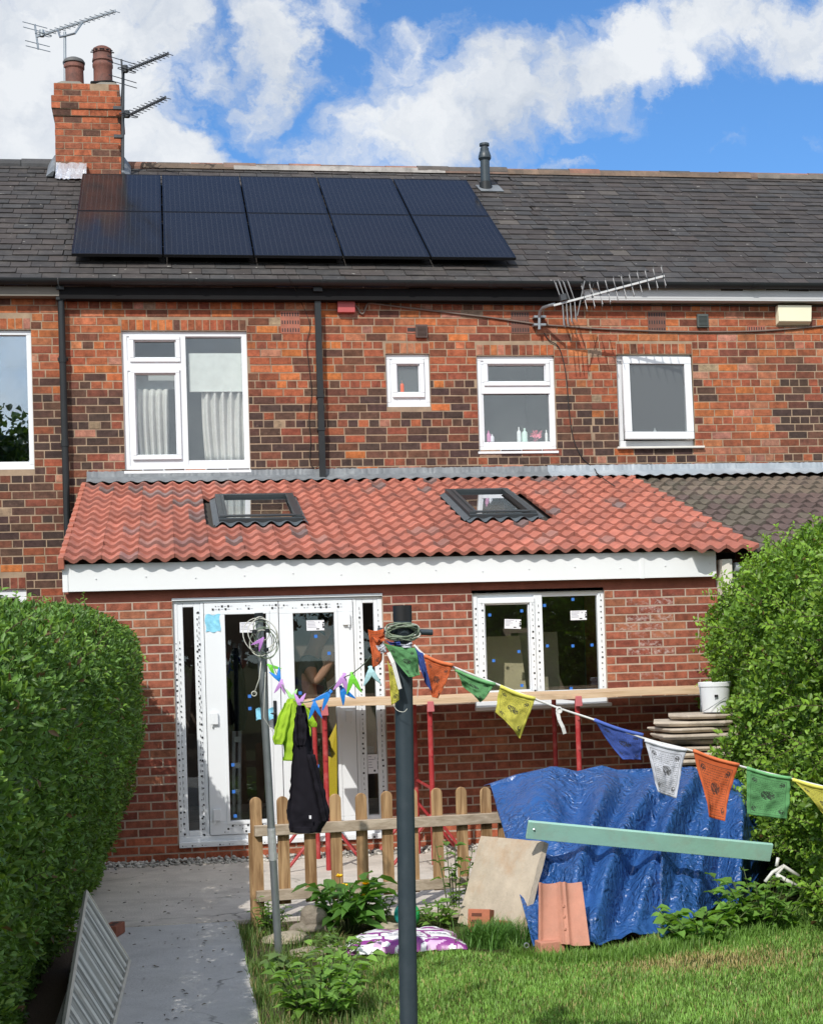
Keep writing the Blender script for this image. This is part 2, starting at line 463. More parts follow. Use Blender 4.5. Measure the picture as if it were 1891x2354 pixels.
# ------------------------------------------------------------------ brick walls
def brick_wall(name, x0, x1, z0, z1, Y, holes, course, blen, colf, mats, parent, bond='stretcher', joint=.012, relief=.0035, soldiers=(), thick=.24, xoff=0.0):
    """front leaf of real bricks on a mortar slab with true openings; holes = (xa,xb,za,zb)"""
    b = MB(); allh = list(holes)+list(soldiers)
    # mortar slab
    xs = sorted({x0, x1, *[min(max(q, x0), x1) for h in holes for q in h[:2]]})
    zs = sorted({z0, z1, *[min(max(q, z0), z1) for h in holes for q in h[2:]]})
    inh = lambda x, z: any(h[0] < x < h[1] and h[2] < z < h[3] for h in holes)
    ym, yb = Y+relief, Y+thick
    for xa, xb in zip(xs, xs[1:]):
        for za, zb in zip(zs, zs[1:]):
            if inh((xa+xb)/2, (za+zb)/2): continue
            b.poly([(xa, ym, za), (xb, ym, za), (xb, ym, zb), (xa, ym, zb)], 1)
            b.poly([(xb, yb, za), (xa, yb, za), (xa, yb, zb), (xb, yb, zb)], 1)
    def rim(xa, xb, za, zb, flip):
        for p, q in (((xa, za), (xa, zb)), ((xa, zb), (xb, zb)), ((xb, zb), (xb, za)), ((xb, za), (xa, za))):
            b.poly([(p[0], ym, p[1]), (q[0], ym, q[1]), (q[0], yb, q[1]), (p[0], yb, p[1])][::-1 if flip else 1], 1)
    rim(x0, x1, z0, z1, False)
    for h in holes: rim(max(h[0], x0), min(h[1], x1), max(h[2], z0), min(h[3], z1), True)

    def brick(xa, xb, za, zb, header=False):
        if xb-xa < .025 or zb-za < .02: return
        j = random.uniform(-.0015, .0015); e = .003
        dz = random.uniform(-.0015, .0015); tl = random.uniform(-.0015, .0015)
        f = Y+j; c = colf((xa+xb)/2, (za+zb)/2, header)
        o = [(xa, f+e, za+dz), (xb, f+e, za+dz+tl), (xb, f+e, zb+dz+tl), (xa, f+e, zb+dz)]
        i = [(xa+e, f, za+e+dz), (xb-e, f, za+e+dz+tl), (xb-e, f, zb-e+dz+tl), (xa+e, f, zb-e+dz)]
        k = [(xa, Y+.03, za+dz), (xb, Y+.03, za+dz), (xb, Y+.03, zb+dz), (xa, Y+.03, zb+dz)]
        I = [b.vadd(p) for p in i]; O = [b.vadd(p) for p in o]; K = [b.vadd(p) for p in k]
        b.face(I, 0, c)
        for q in range(4):
            r = (q+1) % 4
            b.face((O[q], O[r], I[r], I[q]), 0, c); b.face((K[q], K[r], O[r], O[q]), 0, c)

    nrow = int(round((z1-z0)/course))
    for r in range(nrow):
        za, zb = z0+r*course+joint/2, z0+(r+1)*course-joint/2
        zc = (za+zb)/2
        hdr = bond == 'garden' and r % 5 == 2
        L = blen/2 if hdr else blen
        x = x0-L+(L/2 if r % 2 else 0)+xoff+(random.uniform(-.03, .03) if bond == 'garden' else 0)
        while x < x1:
            l = L*(random.uniform(.96, 1.04) if bond == 'garden' else 1)
            ll = l
            hd = hdr
            if bond == 'garden' and not hdr and random.random() < .04: ll = l*.5; hd = True
            segs = [(max(x+joint/2, x0), min(x+ll-joint/2, x1))]
            for h in allh:
                if h[2]-.02 < zc < h[3]+.02:
                    ns = []
                    for a, c in segs:
                        if c <= h[0] or a >= h[1]: ns.append((a, c)); continue
                        if a < h[0]: ns.append((a, h[0]-joint*.3))
                        if c > h[1]: ns.append((h[1]+joint*.3, c))
                    segs = ns
            for a, c in segs: brick(a, c, za, zb, hd)
            x += ll
    for h in soldiers:
        n = max(1, int(round((h[1]-h[0])/.083))); wd = (h[1]-h[0])/n
        for k in range(n): brick(h[0]+k*wd+joint*.45, h[0]+(k+1)*wd-joint*.45, h[2]+.006, h[3]-.004, True)
    return b.build(name, mats, parent)


def old_col(x, z, header):
    red, dred, brown, black, orange, pink, buff = (.36, .112, .056), (.235, .078, .047), (.125, .066, .046), (.070, .046, .040), (.50, .165, .055), (.42, .20, .14), (.34, .255, .17)
    n = mnoise.fractal(Vector((x*1.1, z*1.6, 4.2)), 1.0, 2.0, 3)
    dark = max(0.0, min(1.0, (4.86-z)/.55+.5+n*.9)) if z > 3.0 else .62+n*.5
    if 6.1+n*.3 < x < 7.1+n*.3 and 3.85 < z < 5.05: dark = -.12+.5*n
    if z > 5.1: dark = min(dark, .25+n*.4)
    dark = max(dark, .10)if not (6.1+n*.3 < x < 7.1+n*.3 and 3.85 < z < 5.05) else dark
    q = random.random()+random.gauss(0, .10)
    t = dark*.66+.07+(q-.5)*.78
    stops = ((-.35, pink), (-.12, orange), (.0, red), (.25, red), (.42, dred), (.62, brown), (.86, black))
    if random.random() < .045: c = random.choice((orange, orange, pink, buff))
    else:
        c = stops[0][1] if t < stops[0][0] else stops[-1][1]
        for (a, ca), (b_, cb) in zip(stops, stops[1:]):
            if a <= t < b_: f_ = (t-a)/(b_-a); c = tuple(p+(r_-p)*f_ for p, r_ in zip(ca, cb))
    j = random.uniform(.86, 1.16)
    return C_(c[0]*j, c[1]*j*random.uniform(.93, 1.08), c[2]*j)


def new_col(x, z, header):
    j = random.uniform(.8, 1.2); q = random.random()
    if z < .22: c = (.44, .125, .065)
    elif q < .5: c = (.33, .108, .066)
    elif q < .76: c = (.265, .078, .053)
    elif q < .94: c = (.37, .145, .082)
    else: c = (.21, .06, .046)
    ef = 0
    if 3.98 < x < 4.42 and 1.42 < z < 2.2: ef = random.choice((0, .35, .8, .8))
    j *= .86; return C_(c[0]*j, c[1]*j, c[2]*j, ef)


# ------------------------------------------------------------------ terrace houses
def mkrect(l, t, r, b_, Y):
    """opening from photo measurements -> (xa,xb,za,zb) on plane Y"""
    a = at(l, (t+b_)/2, Y); c = at(r, (t+b_)/2, Y)
    return (a.x, c.x, at((l+r)/2, b_, Y).z, at((l+r)/2, t, Y).z)

# rectangles measured at mid height (left, top, right, bottom)
W_left = mkrect(-160, 757, 75, 1080, YM)
W_low = mkrect(-160, 1356, 63, 1560, YM)
W_1 = mkrect(283, 760, 571, 1081, YM)
W_2 = mkrect(887.5, 813, 988.5, 935, YM)
W_3 = mkrect(1098, 817, 1277, 1037, YM)
W_4 = mkrect(1419.5, 814, 1594, 1026, YM)

XL, XA, XB, XR = -4.6, -1.16, 4.80, 11.5     # party walls
ZT = 5.80
Pm = R(32.5); NR = Vector((0, -math.sin(Pm), math.cos(Pm)))
KR = NR.dot(Vector((0, 17.0, 5.93)))
def roofpt(x, s, n=0.0):
    """s metres up the slope from the eaves at Y=16.86"""
    base = Vector((x, 16.86, 5.93-.14*math.tan(Pm)))
    return base+Vector((0, math.cos(Pm), math.sin(Pm)))*s+NR*n
S_RIDGE = (21.05-16.86)/math.cos(Pm)
def roof_s(px, py):
    p = onplane(px, py, NR, KR); return p.x, (p.y-16.86)/math.cos(Pm), p

def slate_roof(parent, x0, x1, seed):
    rnd = random.Random(seed); b = MB()
    b.poly([roofpt(x0, -.0, -.01), roofpt(x1, -.0, -.01), roofpt(x1, S_RIDGE, -.01), roofpt(x0, S_RIDGE, -.01)], 0, C_(.02, .019, .019))
    g = .205; n = int(S_RIDGE/g)+1
    for r in range(n):
        s0 = r*g; x = x0-(rnd.uniform(0, .1) if r % 2 else .14)-.05
        while x < x1:
            wd = .25*rnd.uniform(.88, 1.14)
            a, c = max(x+.003, x0), min(x+wd-.003, x1)
            if c-a > .03:
                k = rnd.uniform(.82, 1.14); wmx = rnd.uniform(-.004, .004)
                col = C_((.054+wmx)*k, .049*k, (.047-wmx*.5)*k)
                if rnd.random() < .02: col = C_(.085*k, .075*k, .066*k)
                ds = rnd.uniform(-.012, .010); t0 = rnd.uniform(.012, .022); t1 = t0+rnd.uniform(-.004, .004)
                if rnd.random() < .04: ds -= .02; t0 += .008
                se = min(s0+g+.03, S_RIDGE)
                p = [roofpt(a, s0+ds, t0), roofpt(c, s0+ds+rnd.uniform(-.004, .004), t1), roofpt(c, se, .004), roofpt(a, se, .004)]
                q = [roofpt(a, s0+ds, -.005), roofpt(c, s0+ds, -.005)]
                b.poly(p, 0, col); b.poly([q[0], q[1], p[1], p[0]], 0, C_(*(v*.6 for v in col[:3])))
                b.poly([p[3], roofpt(a, se, -.008), q[0], p[0]], 0, col); b.poly([p[1], q[1], roofpt(c, se, -.008), p[2]], 0, col)
            x += wd
    # rear slope, underside closed by the walls
    rr = roofpt(0, S_RIDGE)
    b.poly([(x0, rr.y, rr.z), (x1, rr.y, rr.z), (x1, rr.y+4.2, rr.z-2.68), (x0, rr.y+4.2, rr.z-2.68)], 0, C_(.07, .065, .06))
    # lichen spots
    return b.build('roof', M_slate, parent)

def ridge_tiles(parent, x0, x1, cols, seed, bed=None):
    rnd = random.Random(seed); b = MB(); x = x0; r0 = roofpt(0, S_RIDGE)
    while x < x1:
        e = min(x+.45, x1); k = rnd.choice(cols); j = rnd.uniform(.8, 1.2); c = C_(*(v*j for v in k))
        rad = .105+rnd.uniform(-.004, .004); dz = rnd.uniform(-.008, .008)
        prof = [(math.cos(a)*rad*1.15, math.sin(a)*rad) for a in np.linspace(-.3, math.pi+.3, 10)]
        A = [b.vadd((x+.004, r0.y+p, r0.z-.035+q+dz)) for p, q in prof]; B = [b.vadd((e-.004, r0.y+p, r0.z-.035+q+dz)) for p, q in prof]
        for i in range(len(prof)-1): b.face((A[i], A[i+1], B[i+1], B[i])[::-1], 0, c)
        b.face(A, 0, c); b.face(B[::-1], 0, c)
        x = e
    if bed:
        for (xa, xb, col, h) in bed:
            n = max(2, int((xb-xa)/.22)); pr = None
            for i in range(n+1):
                xx = xa+(xb-xa)*i/n; hh = h*rnd.uniform(.7, 1.2)
                cur = (roofpt(xx, S_RIDGE-.13-hh, .028), roofpt(xx, S_RIDGE-.075, .075))
                if pr: j = rnd.uniform(.8, 1.15); b.poly([pr[0], cur[0], cur[1], pr[1]], 0, C_(*(v*j for v in col)))
                pr = cur
    return b.build('ridge', M_ridge, parent)
M_ridge = mat('ridge tiles', (1, 1, 1), .8, .3, 9, .4, 60, tint=True, dirt=(.05, .045, .04, .6), dscale=5)

def upvc(parent, name, rect, Y, bars, panes, glass=None, depth=.07, sill=None, sashes=(), fw=.055, extra=None):
    """frame = outer border + bars [(xa,xb,za,zb)], panes list of glass rects; a sash is a raised border round its pane"""
    xa, xb, za, zb = rect; b = MB(); y0, y1 = Y, Y+depth
    b.box(xa, xb, y0, y1, zb-fw, zb); b.box(xa, xb, y0, y1, za, za+fw)
    b.box(xa, xa+fw, y0, y1, za+fw, zb-fw); b.box(xb-fw, xb, y0, y1, za+fw, zb-fw)
    for q in bars: b.box(q[0], q[1], y0, y1, q[2], q[3])
    xs = sorted({xa+.01, xb-.01, *[v for q in panes for v in q[:2]]}); zs = sorted({za+.01, zb-.01, *[v for q in panes for v in q[2:]]})
    for a_, c_ in zip(xs, xs[1:]):
        for e_, g_ in zip(zs, zs[1:]):
            if panes and not any(q[0] < (a_+c_)/2 < q[1] and q[2] < (e_+g_)/2 < q[3] for q in panes): b.box(a_, c_, y0+.012, y1-.006, e_, g_)
    fr = b.build(name, M_upvc, parent, bevel=.006)
    for (pa, pb, pc, pd, w_) in sashes:
        s = MB(); ys = Y-.018
        s.box(pa-w_, pb+w_, ys, y1-.01, pd, pd+w_); s.box(pa-w_, pb+w_, ys, y1-.01, pc-w_, pc)
        s.box(pa-w_, pa, ys, y1-.01, pc, pd); s.box(pb, pb+w_, ys, y1-.01, pc, pd)
        # glazing bead
        e = .012
        s.box(pa, pb, Y+.004, y1-.02, pd-e, pd); s.box(pa, pb, Y+.004, y1-.02, pc, pc+e)
        s.box(pa, pa+e, Y+.004, y1-.02, pc+e, pd-e); s.box(pb-e, pb, Y+.004, y1-.02, pc+e, pd-e)
        s.build('sash', M_upvc, fr, bevel=.007)
    for q in panes:
        g = MB(); g.box(q[0]-.004, q[1]+.004, Y+.036, Y+.048, q[2]-.004, q[3]+.004); g.build('pane', glass or M_glass, fr)
    if sill:
        s = MB(); s.box(xa-sill[0], xb+sill[0], Y-sill[1], Y+.02, za-sill[2], za-.002); s.build('sill', M_upvc, fr, bevel=.006)
    return fr

def pr(l, t, r, b_, Y=YM+.06): return mkrect(l, t, r, b_, Y)

YF = YM+.035   # window frames sit a little back in the reveals

def air_brick(parent, px, py, w_=.215, rows=3, Y=YM, col=None):
    p = at(px, py, Y); b = MB(); h = rows*.088-.012
    b.box(p.x-w_/2, p.x+w_/2, Y-.004, Y+.02, p.z-h/2, p.z+h/2)
    for r in range(rows):
        for k in range(7):
            x = p.x-w_/2+.018+k*(w_-.036)/6; z = p.z-h/2+.03+r*.088
            b.box(x-.006, x+.006, Y-.006, Y-.0045, z-.012, z+.03, 1)
    return b.build('air_brick', [col or M_terracotta, M_ink], parent)

house_mid = thing('terraced_house', 'middle brick terraced house with solar panels on its slate roof, behind the red tiled extension', 'house', (XA, YM, 0))
house_left = thing('terraced_house', 'old brick house at left edge, with tall window reflecting a tree, behind the hedge', 'house', (XL, YM, 0))
house_right = thing('terraced_house', 'old brick house at right with white fascia, open white window and cream alarm box', 'house', (XB, YM, 0))

def soldier(rect, h=.125): return (rect[0], rect[1], rect[3], rect[3]+h)
wall_m = [M_brick_old, M_mortar_old]
CO, BL = .0885, .238
brick_wall('wall', XL, XA, 0, ZT, YM, [W_left, W_low], CO, BL, old_col, wall_m, house_left, 'garden', soldiers=[soldier(W_left), soldier(W_low)])
brick_wall('wall', XA, XB, 2.35, ZT, YM, [W_1, W_2, W_3], CO, BL, old_col, wall_m, house_mid, 'garden', soldiers=[soldier(W_1), soldier(W_2), soldier(W_3)])
brick_wall('wall', XB, XR, 2.35, ZT, YM, [W_4], CO, BL, old_col, wall_m, house_right, 'garden', soldiers=[soldier(W_4)])

def house_body(parent, x0, x1, zlow):
    b = MB(); yb = 25.1
    for x in (x0+.02, x1-.02):
        b.poly([(x, YM+.25, zlow), (x, yb, zlow), (x, yb, 5.7), (x, 21.05, 8.38), (x, YM+.25, 5.9)])
    b.poly([(x0, yb, 0), (x1, yb, 0), (x1, yb, 5.85), (x0, yb, 5.85)])
    b.poly([(x0, YM+.24, 3.02), (x1, YM+.24, 3.02), (x1, yb, 3.02), (x0, yb, 3.02)])
    b.poly([(x0, YM+.24, 5.6), (x1, YM+.24, 5.6), (x1, yb, 5.6), (x0, yb, 5.6)])
    b.poly([(x0, YM+3.2, 3.02), (x1, YM+3.2, 3.02), (x1, YM+3.2, 5.6), (x0, YM+3.2, 5.6)])
    if zlow < 1: b.poly([(x0, YM+3.2, 0), (x1, YM+3.2, 0), (x1, YM+3.2, 3.0), (x0, YM+3.2, 3.0)])
    b.build('interior', M_room, parent)
house_body(house_left, XL, XA, 0); house_body(house_mid, XA, XB, 2.35); house_body(house_right, XB, XR, 2.35)
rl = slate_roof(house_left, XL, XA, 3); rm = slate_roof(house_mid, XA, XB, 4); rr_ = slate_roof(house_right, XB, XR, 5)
rc1, rc2, rc3 = (.075, .075, .08), (.26, .13, .09), (.17, .11, .085)
ridge_tiles(rl, XL, -1.42, [rc1, (.06, .062, .066)], 1)
ridge_tiles(rm, -.54, XB+2.4*0, [rc2, rc3, (.1, .085, .075)], 2, [(-.3, .95, (.12, .085, .06), .012), (.95, 3.9, (.30, .28, .26), .022), (3.9, XB, (.16, .10, .075), .012)])
ridge_tiles(rr_, XB, XR, [rc2, (.24, .10, .07), rc3, rc1], 6, [(XB, 8.4, (.17, .115, .08), .014), (8.5, XR, (.15, .13, .11), .012)])
# fascias, gutters, downpipes
def gutter(parent, x0, x1, z, seed):
    b = MB(); r = .062; yc = 16.80
    prof = [(math.cos(a)*r, math.sin(a)*r) for a in np.linspace(math.pi, 2*math.pi, 12)]
    A = [b.vadd((x0, yc+p, z+q)) for p, q in prof]; B = [b.vadd((x1, yc+p, z+q)) for p, q in prof]
    prof2 = [(p*.93, q*.93+.001) for p, q in prof]
    A2 = [b.vadd((x0, yc+p, z+q)) for p, q in prof2]; B2 = [b.vadd((x1, yc+p, z+q)) for p, q in prof2]
    for i in range(11): b.face((A[i], A[i+1], B[i+1], B[i])); b.face((A2[i], B2[i], B2[i+1], A2[i+1]))
    for X, Y2 in ((A, A2), (B, B2)):
        b.face((X[0], Y2[0], Y2[1], X[1]))
    b.face((A[0], B[0], B2[0], A2[0])); b.face((A[-1], A2[-1], B2[-1], B[-1]))
    g = b.build('gutter', M_black_plastic, parent, smooth=True, auto=40)
    x = x0+.55
    while x < x1:
        k = MB()
        pts = [(math.cos(a)*(r+.007), math.sin(a)*(r+.007)) for a in np.linspace(math.pi, 2*math.pi, 12)]
        A = [k.vadd((x, yc+p, z+q)) for p, q in pts]; B = [k.vadd((x+.05, yc+p, z+q)) for p, q in pts]
        for i in range(11): k.face((A[i], A[i+1], B[i+1], B[i]))
        k.face(A[::-1]); k.face(B); k.build('gutter_bracket', M_black_plastic, g)
        x += 1.35 if int(x*10) % 2 else .95
ZG = 5.905
gutter(house_left, XL, XA-.01, ZG, 1); gutter(house_mid, XA, XB-.01, ZG, 2); gutter(house_right, XB, XR, ZG, 3)
def fascia(parent, x0, x1, mt, z0, z1, y0=16.865):
    b = MB(); b.box(x0, x1, y0, YM-.003, z0, z1); return b.build('fascia', mt, parent, bevel=.003)
fascia(house_left, XL, XA-.004, mat('grey weathered board', (.19, .175, .15), .8, .2, 8, stretch=(.3, 4, 4)), 5.735, 5.86)
fascia(house_mid, XA, XB-.09, M_black_wood, 5.705, 5.86)
b = MB(); b.box(XB-.085, XR, 16.85, YM-.003, 5.715, 5.735); b.box(XB-.085, XR, 16.855, YM-.003, 5.739, 5.86)
b.build('fascia', mat('grey white board', (.52, .53, .54), .45, .05, 4), house_right)

def downpipe(parent, px, square, ybot):
    x = at(px, 700, 16.86).x; b = MB(); y = YM-.075
    if square:
        b.box(x-.034, x+.034, y-.034, y+.034, ybot, 5.80)
        b.box(x-.05, x+.05, y-.10, y+.045, 5.795, 5.90)
        for z in (4.62, 3.35+.9): b.box(x-.042, x+.042, y-.042, YM-.002, z, z+.03)
    else:
        b.tube([(x, y, ybot), (x, y, 5.76)], .037, 14)
        b.box(x-.05, x+.05, y-.05, y+.05, 5.70, 5.80); b.box(x-.04, x+.04, y-.09, y+.04, 5.801, 5.90)
        for z in (5.02, 4.1, 3.0): b.tube([(x, y, z), (x, y, z+.07)], .043, 14)
        for z in (5.03, 3.02): b.box(x-.055, x+.055, y+.02, YM-.002, z+.02, z+.05)
    return b.build('downpipe', M_black_plastic, parent)
downpipe(house_mid, 139.5, False, 1.0); downpipe(house_mid, 731, True, 3.60)

# windows of the terrace
upvc(house_left, 'window', W_left, YF, [], [(W_left[0]+.05, W_left[1]-.05, W_left[2]+.09, W_left[3]-.05)], glass_mat('mirror bright glass', .42), sill=(.02, .03, .03))
upvc(house_left, 'window', W_low, YF, [], [(W_low[0]+.07, W_low[1]-.09, W_low[2]+.07, W_low[3]-.10)], M_glass, fw=.09)
g1, g2, g3 = pr(307.5, 783, 404.5, 824), pr(312, 859, 406, 1048), pr(429.5, 776, 558, 1058)
xm = (g1[1]+.045+g3[0]-.012)/2
upvc(house_mid, 'window', W_1, YF, [(g1[1]+.045, g3[0], W_1[2]+.055, W_1[3]-.055), (W_1[0]+.055, g1[1]+.045, g2[3]+.03, g1[2]-.03)], [g1, g2, g3], M_glass, sashes=[(*g1, .045), (*g2, .045)], sill=(.01, .05, .035))
g = pr(911, 838, 963.5, 904)
upvc(house_mid, 'window', W_2, YF, [], [g], M_frost, sashes=[(*g, .052)])
g4, g5 = pr(1119, 838, 1252, 879), pr(1112, 906, 1262, 1016)
upvc(house_mid, 'window', W_3, YF, [(W_3[0]+.055, W_3[1]-.055, g5[3], g4[2]-.045)], [g4, g5], M_glass, sashes=[(*g4, .045)], sill=(.015, .05, .03))
# right house: fixed frame with a sash pushed open at the left
fr = upvc(house_right, 'window', W_4, YF+.02, [], [], M_frost, fw=.075)
sx0, sx1, sz0, sz1 = W_4[0]+.06, W_4[1]-.012, W_4[2]+.08, W_4[3]-.03
s = MB(); ys = YF-.02; t_ = .085
def tilt(p): return (p[0], p[1]-.05*(sx1-p[0])/(sx1-sx0)-.035*(sz1-p[2])/(sz1-sz0), p[2])
for q in ((sx0, sx1, sz1-t_, sz1), (sx0, sx1, sz0, sz0+t_), (sx0, sx0+t_, sz0+t_, sz1-t_), (sx1-t_, sx1, sz0+t_, sz1-t_)):
    cs = [(q[0], ys, q[2]), (q[1], ys, q[2]), (q[1], ys+.06, q[2]), (q[0], ys+.06, q[2])]
    s.hexa([tilt(c) for c in cs], [tilt((c[0], c[1], q[3])) for c in cs])
sash = s.build('sash', M_upvc, fr, bevel=.007)
s = MB(); q = (sx0+t_-.01, sx1-t_+.01, sz0+t_-.01, sz1-t_+.01)
s.poly([tilt((q[0], ys+.03, q[2])), tilt((q[1], ys+.03, q[2])), tilt((q[1], ys+.03, q[3])), tilt((q[0], ys+.03, q[3]))]); s.build('pane', M_frost, fr)
s = MB(); s.box(W_4[0]-.03, W_4[1]+.10, YM-.05, YM+.03, W_4[2]-.028, W_4[2]-.004); s.build('sill', mat('aged white upvc', (.66, .65, .6), .4, .08), fr, bevel=.005)
# air bricks, vents
for (px, py, rows) in ((667, 741, 3),): air_brick(house_mid, px, py, rows=rows)
air_brick(house_mid, 1195, 741, rows=3, col=mat('brown vent brick', (.16, .07, .05), .8, .2)); air_brick(house_mid, 946, 758, .12, 1)
air_brick(house_right, 1509, 741, rows=3, col=MATS['brown vent brick']); air_brick(house_right, 1738, 756, rows=1)
def vent(parent, px, py, w_, h, mt):
    p = at(px, py, YM); b = MB(); b.box(p.x-w_/2, p.x+w_/2, YM-.035, YM+.01, p.z-h/2, p.z+h/2)
    n = int(h/.018)
    for k in range(n):
        z = p.z-h/2+.02+k*(h-.035)/n; b.box(p.x-w_/2+.015, p.x+w_/2-.015, YM-.043, YM-.0355, z, z+.009)
    return b.build('vent_grille', mt, parent, bevel=.003)
vent(house_mid, 968, 762, .135, .15, mat('brown plastic', (.09, .055, .045), .6, .1))
vent(house_right, 1613, 738, .135, .155, mat('grey plastic', (.07, .085, .08), .5, .1))

# flashing along the top of the extension roofs
def flashing(parent, x0, x1, mt, seed, z0, z1):
    rnd = random.Random(seed); b = MB(); n = int((x1-x0)/.025); prev = None; zt_ = lambda y: 2.592+(y-13.16)*math.tan(R(16.1))
    for i in range(n+1):
        x = x0+(x1-x0)*i/n; w1 = rnd.uniform(-.004, .004); sc_ = .022*math.cos(2*math.pi*x/.15)
        cur = [(x, YM-.006+w1, z1+rnd.uniform(-.004, .004)), (x, YM-.018+w1, z0+.05), (x, YM-.09, zt_(YM-.09)+.055+w1), (x, YM-.20, zt_(YM-.20)+.05+sc_*.45)]
        if prev:
            for k in range(3): b.poly([prev[k+1], cur[k+1], cur[k], prev[k]])
        prev = cur
    return b.build('lead_flashing', mt, parent, smooth=True)

# chimney
def chimney():
    c = MB(); x0, x1, y0, y1 = -1.42, -.56, 20.62, 21.55
    zc0, course = 7.975, .0885; rnd = random.Random(5)
    def col():
        q = rnd.random(); k = rnd.uniform(.8, 1.2)
        p = (.42, .125, .06) if q < .62 else (.30, .10, .055) if q < .85 else (.14, .07, .05)
        return C_(*(v*k for v in p))
    for r in range(17):
        z = zc0+r*course; o = .0
        if r in (12, 13, 14): o = .035 if r > 12 else .02
        if r >= 15: o = 0.0
        xa, xb, ya, yb = x0-o, x1+o, y0-o, y1+o
        c.box(xa+.005, xb-.005, ya+.005, yb-.005, z, z+course, 1)
        for (ax, lo, hi, fixed, sgn) in (('x', xa, xb, ya, -1), ('y', ya, yb, xa, -1), ('y', ya, yb, xb, 1)):
            t = lo-(BL/2 if r % 2 else 0)
            while t < hi:
                a, e = max(t+.006, lo+(.0 if ax == 'x' else .003)), min(t+BL-.006, hi-(.0 if ax == 'x' else .003))
                if e-a > .03:
                    k = rnd.uniform(-.002, .003)
                    if r > 15 and .36 < (a-xa) < .5: k += .05
                    if ax == 'x': c.box(a, e, fixed+k, fixed+.05, z+.006, z+course-.006, 0, col())
                    elif sgn < 0: c.box(fixed+k, fixed+.05, a, e, z+.006, z+course-.006, 0, col())
                    else: c.box(fixed-.05, fixed-k, a, e, z+.006, z+course-.006, 0, col())
                t += BL
    ch = c.build('chimney', [M_brick_chim, M_mortar_old], rm)
    zt = zc0+17*course
    f = MB(); 
    def cap(xa, xb, h): f.hexa([(xa, y0+.02, zt), (xb, y0+.02, zt), (xb, y1-.02, zt), (xa, y1-.02, zt)], [(xa+.07, y0+.16, zt+h), (xb-.04, y0+.16, zt+h), (xb-.04, y1-.16, zt+h), (xa+.07, y1-.16, zt+h)])
    cap(x0+.01, x0+.39, .085); cap(x0+.52, x1-.01, .085)
    f.build('mortar_flaunching', mat('flaunching', (.20, .19, .16), .95, .2, 9, .6, 50), ch, bevel=.02)
    for (px, tall) in ((170, False), (236, True)):
        x = at(px, 150, 20.98).x; q = MB(); z = zt+.06
        if tall: prof = [(.15, 0), (.135, .06), (.128, .10), (.126, .28), (.138, .30), (.138, .335), (.13, .35), (.128, .36), (.142, .375), (.135, .41), (.128, .43), (.128, .47), (.115, .475), (.115, .485), (.128, .49), (.126, .545), (.08, .575), (.02, .58)]
        else: prof = [(.128, 0), (.125, .25), (.14, .27), (.14, .31), (.128, .33), (.128, .345), (.105, .36), (.10, .30), (.05, .29)]
        q.lathe((x, 20.98, z), prof, 28)
        pt = q.build('chimney_pot', mat('old terracotta pot', (.19, .075, .055), .75, .3, 7, .4, 40, dirt=(.035, .03, .028, .8), dscale=5), ch, smooth=True, auto=35)
        if tall:
            k = MB()
            for i in range(7):
                a = math.pi+i*math.pi/6; k.box(x+.1285*math.cos(a)-.03, x+.1285*math.cos(a)+.03, 20.98+.1285*math.sin(a)-.004, 20.98+.1285*math.sin(a)+.004, z+.50, z+.515)
            k.tube([(x-.15, 20.89, z+.05), (x-.08, 20.83, z+.03), (x+.03, 20.81, z+.035), (x+.12, 20.85, z+.05), (x+.155, 20.93, z+.06)], .028, 8)
            k.build('soot_band', M_black_wood, ch)
        if not tall:
            k = MB(); k.lathe((x, 20.98, z+.335), [(.148, 0), (.15, .02), (.13, .05), (.08, .075), (.02, .085)], 24); k.build('pot_cap', mat('grey pot cap', (.10, .10, .10), .6, .2), ch, smooth=True, auto=40)
    k = MB(); n = 14; prev = None; rnd2 = random.Random(2)
    s0 = roof_s(170, 410)[1]
    for i in range(n+1):
        x = -1.415+.40*i/n; j = rnd2.uniform(-.012, .012)
        cur = [roofpt(x, s0-.16+j, .03+rnd2.uniform(0, .015)), roofpt(x, s0-.06, .06+rnd2.uniform(0, .02)), roofpt(x, s0+.06, .10+rnd2.uniform(0, .02)), roofpt(x, s0+.2, .14+rnd2.uniform(0, .02))]
        if prev:
            for q in range(3): k.poly([prev[q], cur[q], cur[q+1], prev[q+1]])
        prev = cur
    k.build('foil_flashing', mat('aluminium flashing', (.75, .77, .8), .3, .1, 20, .8, 40, metal=.8), ch, solid=.004)
    k = MB(); 
    for x in (x0-.03, x1+.03):
        s_ = 1 if x > -1 else -1
        k.hexa([roofpt(x, s0-.02, .03), roofpt(x+.09*s_, s0-.02, .03), roofpt(x+.09*s_, S_RIDGE-.1, .03), roofpt(x, S_RIDGE-.1, .03)],
               [roofpt(x-.025*s_, s0-.02, .10), roofpt(x+.0*s_, s0-.02, .10), roofpt(x+.0*s_, S_RIDGE-.1, .16), roofpt(x-.025*s_, S_RIDGE-.1, .16)])
    k.build('side_flashing', M_lead, ch)
    return ch
M_brick_chim = brick_mat('chimney brick', .30)
chimney()

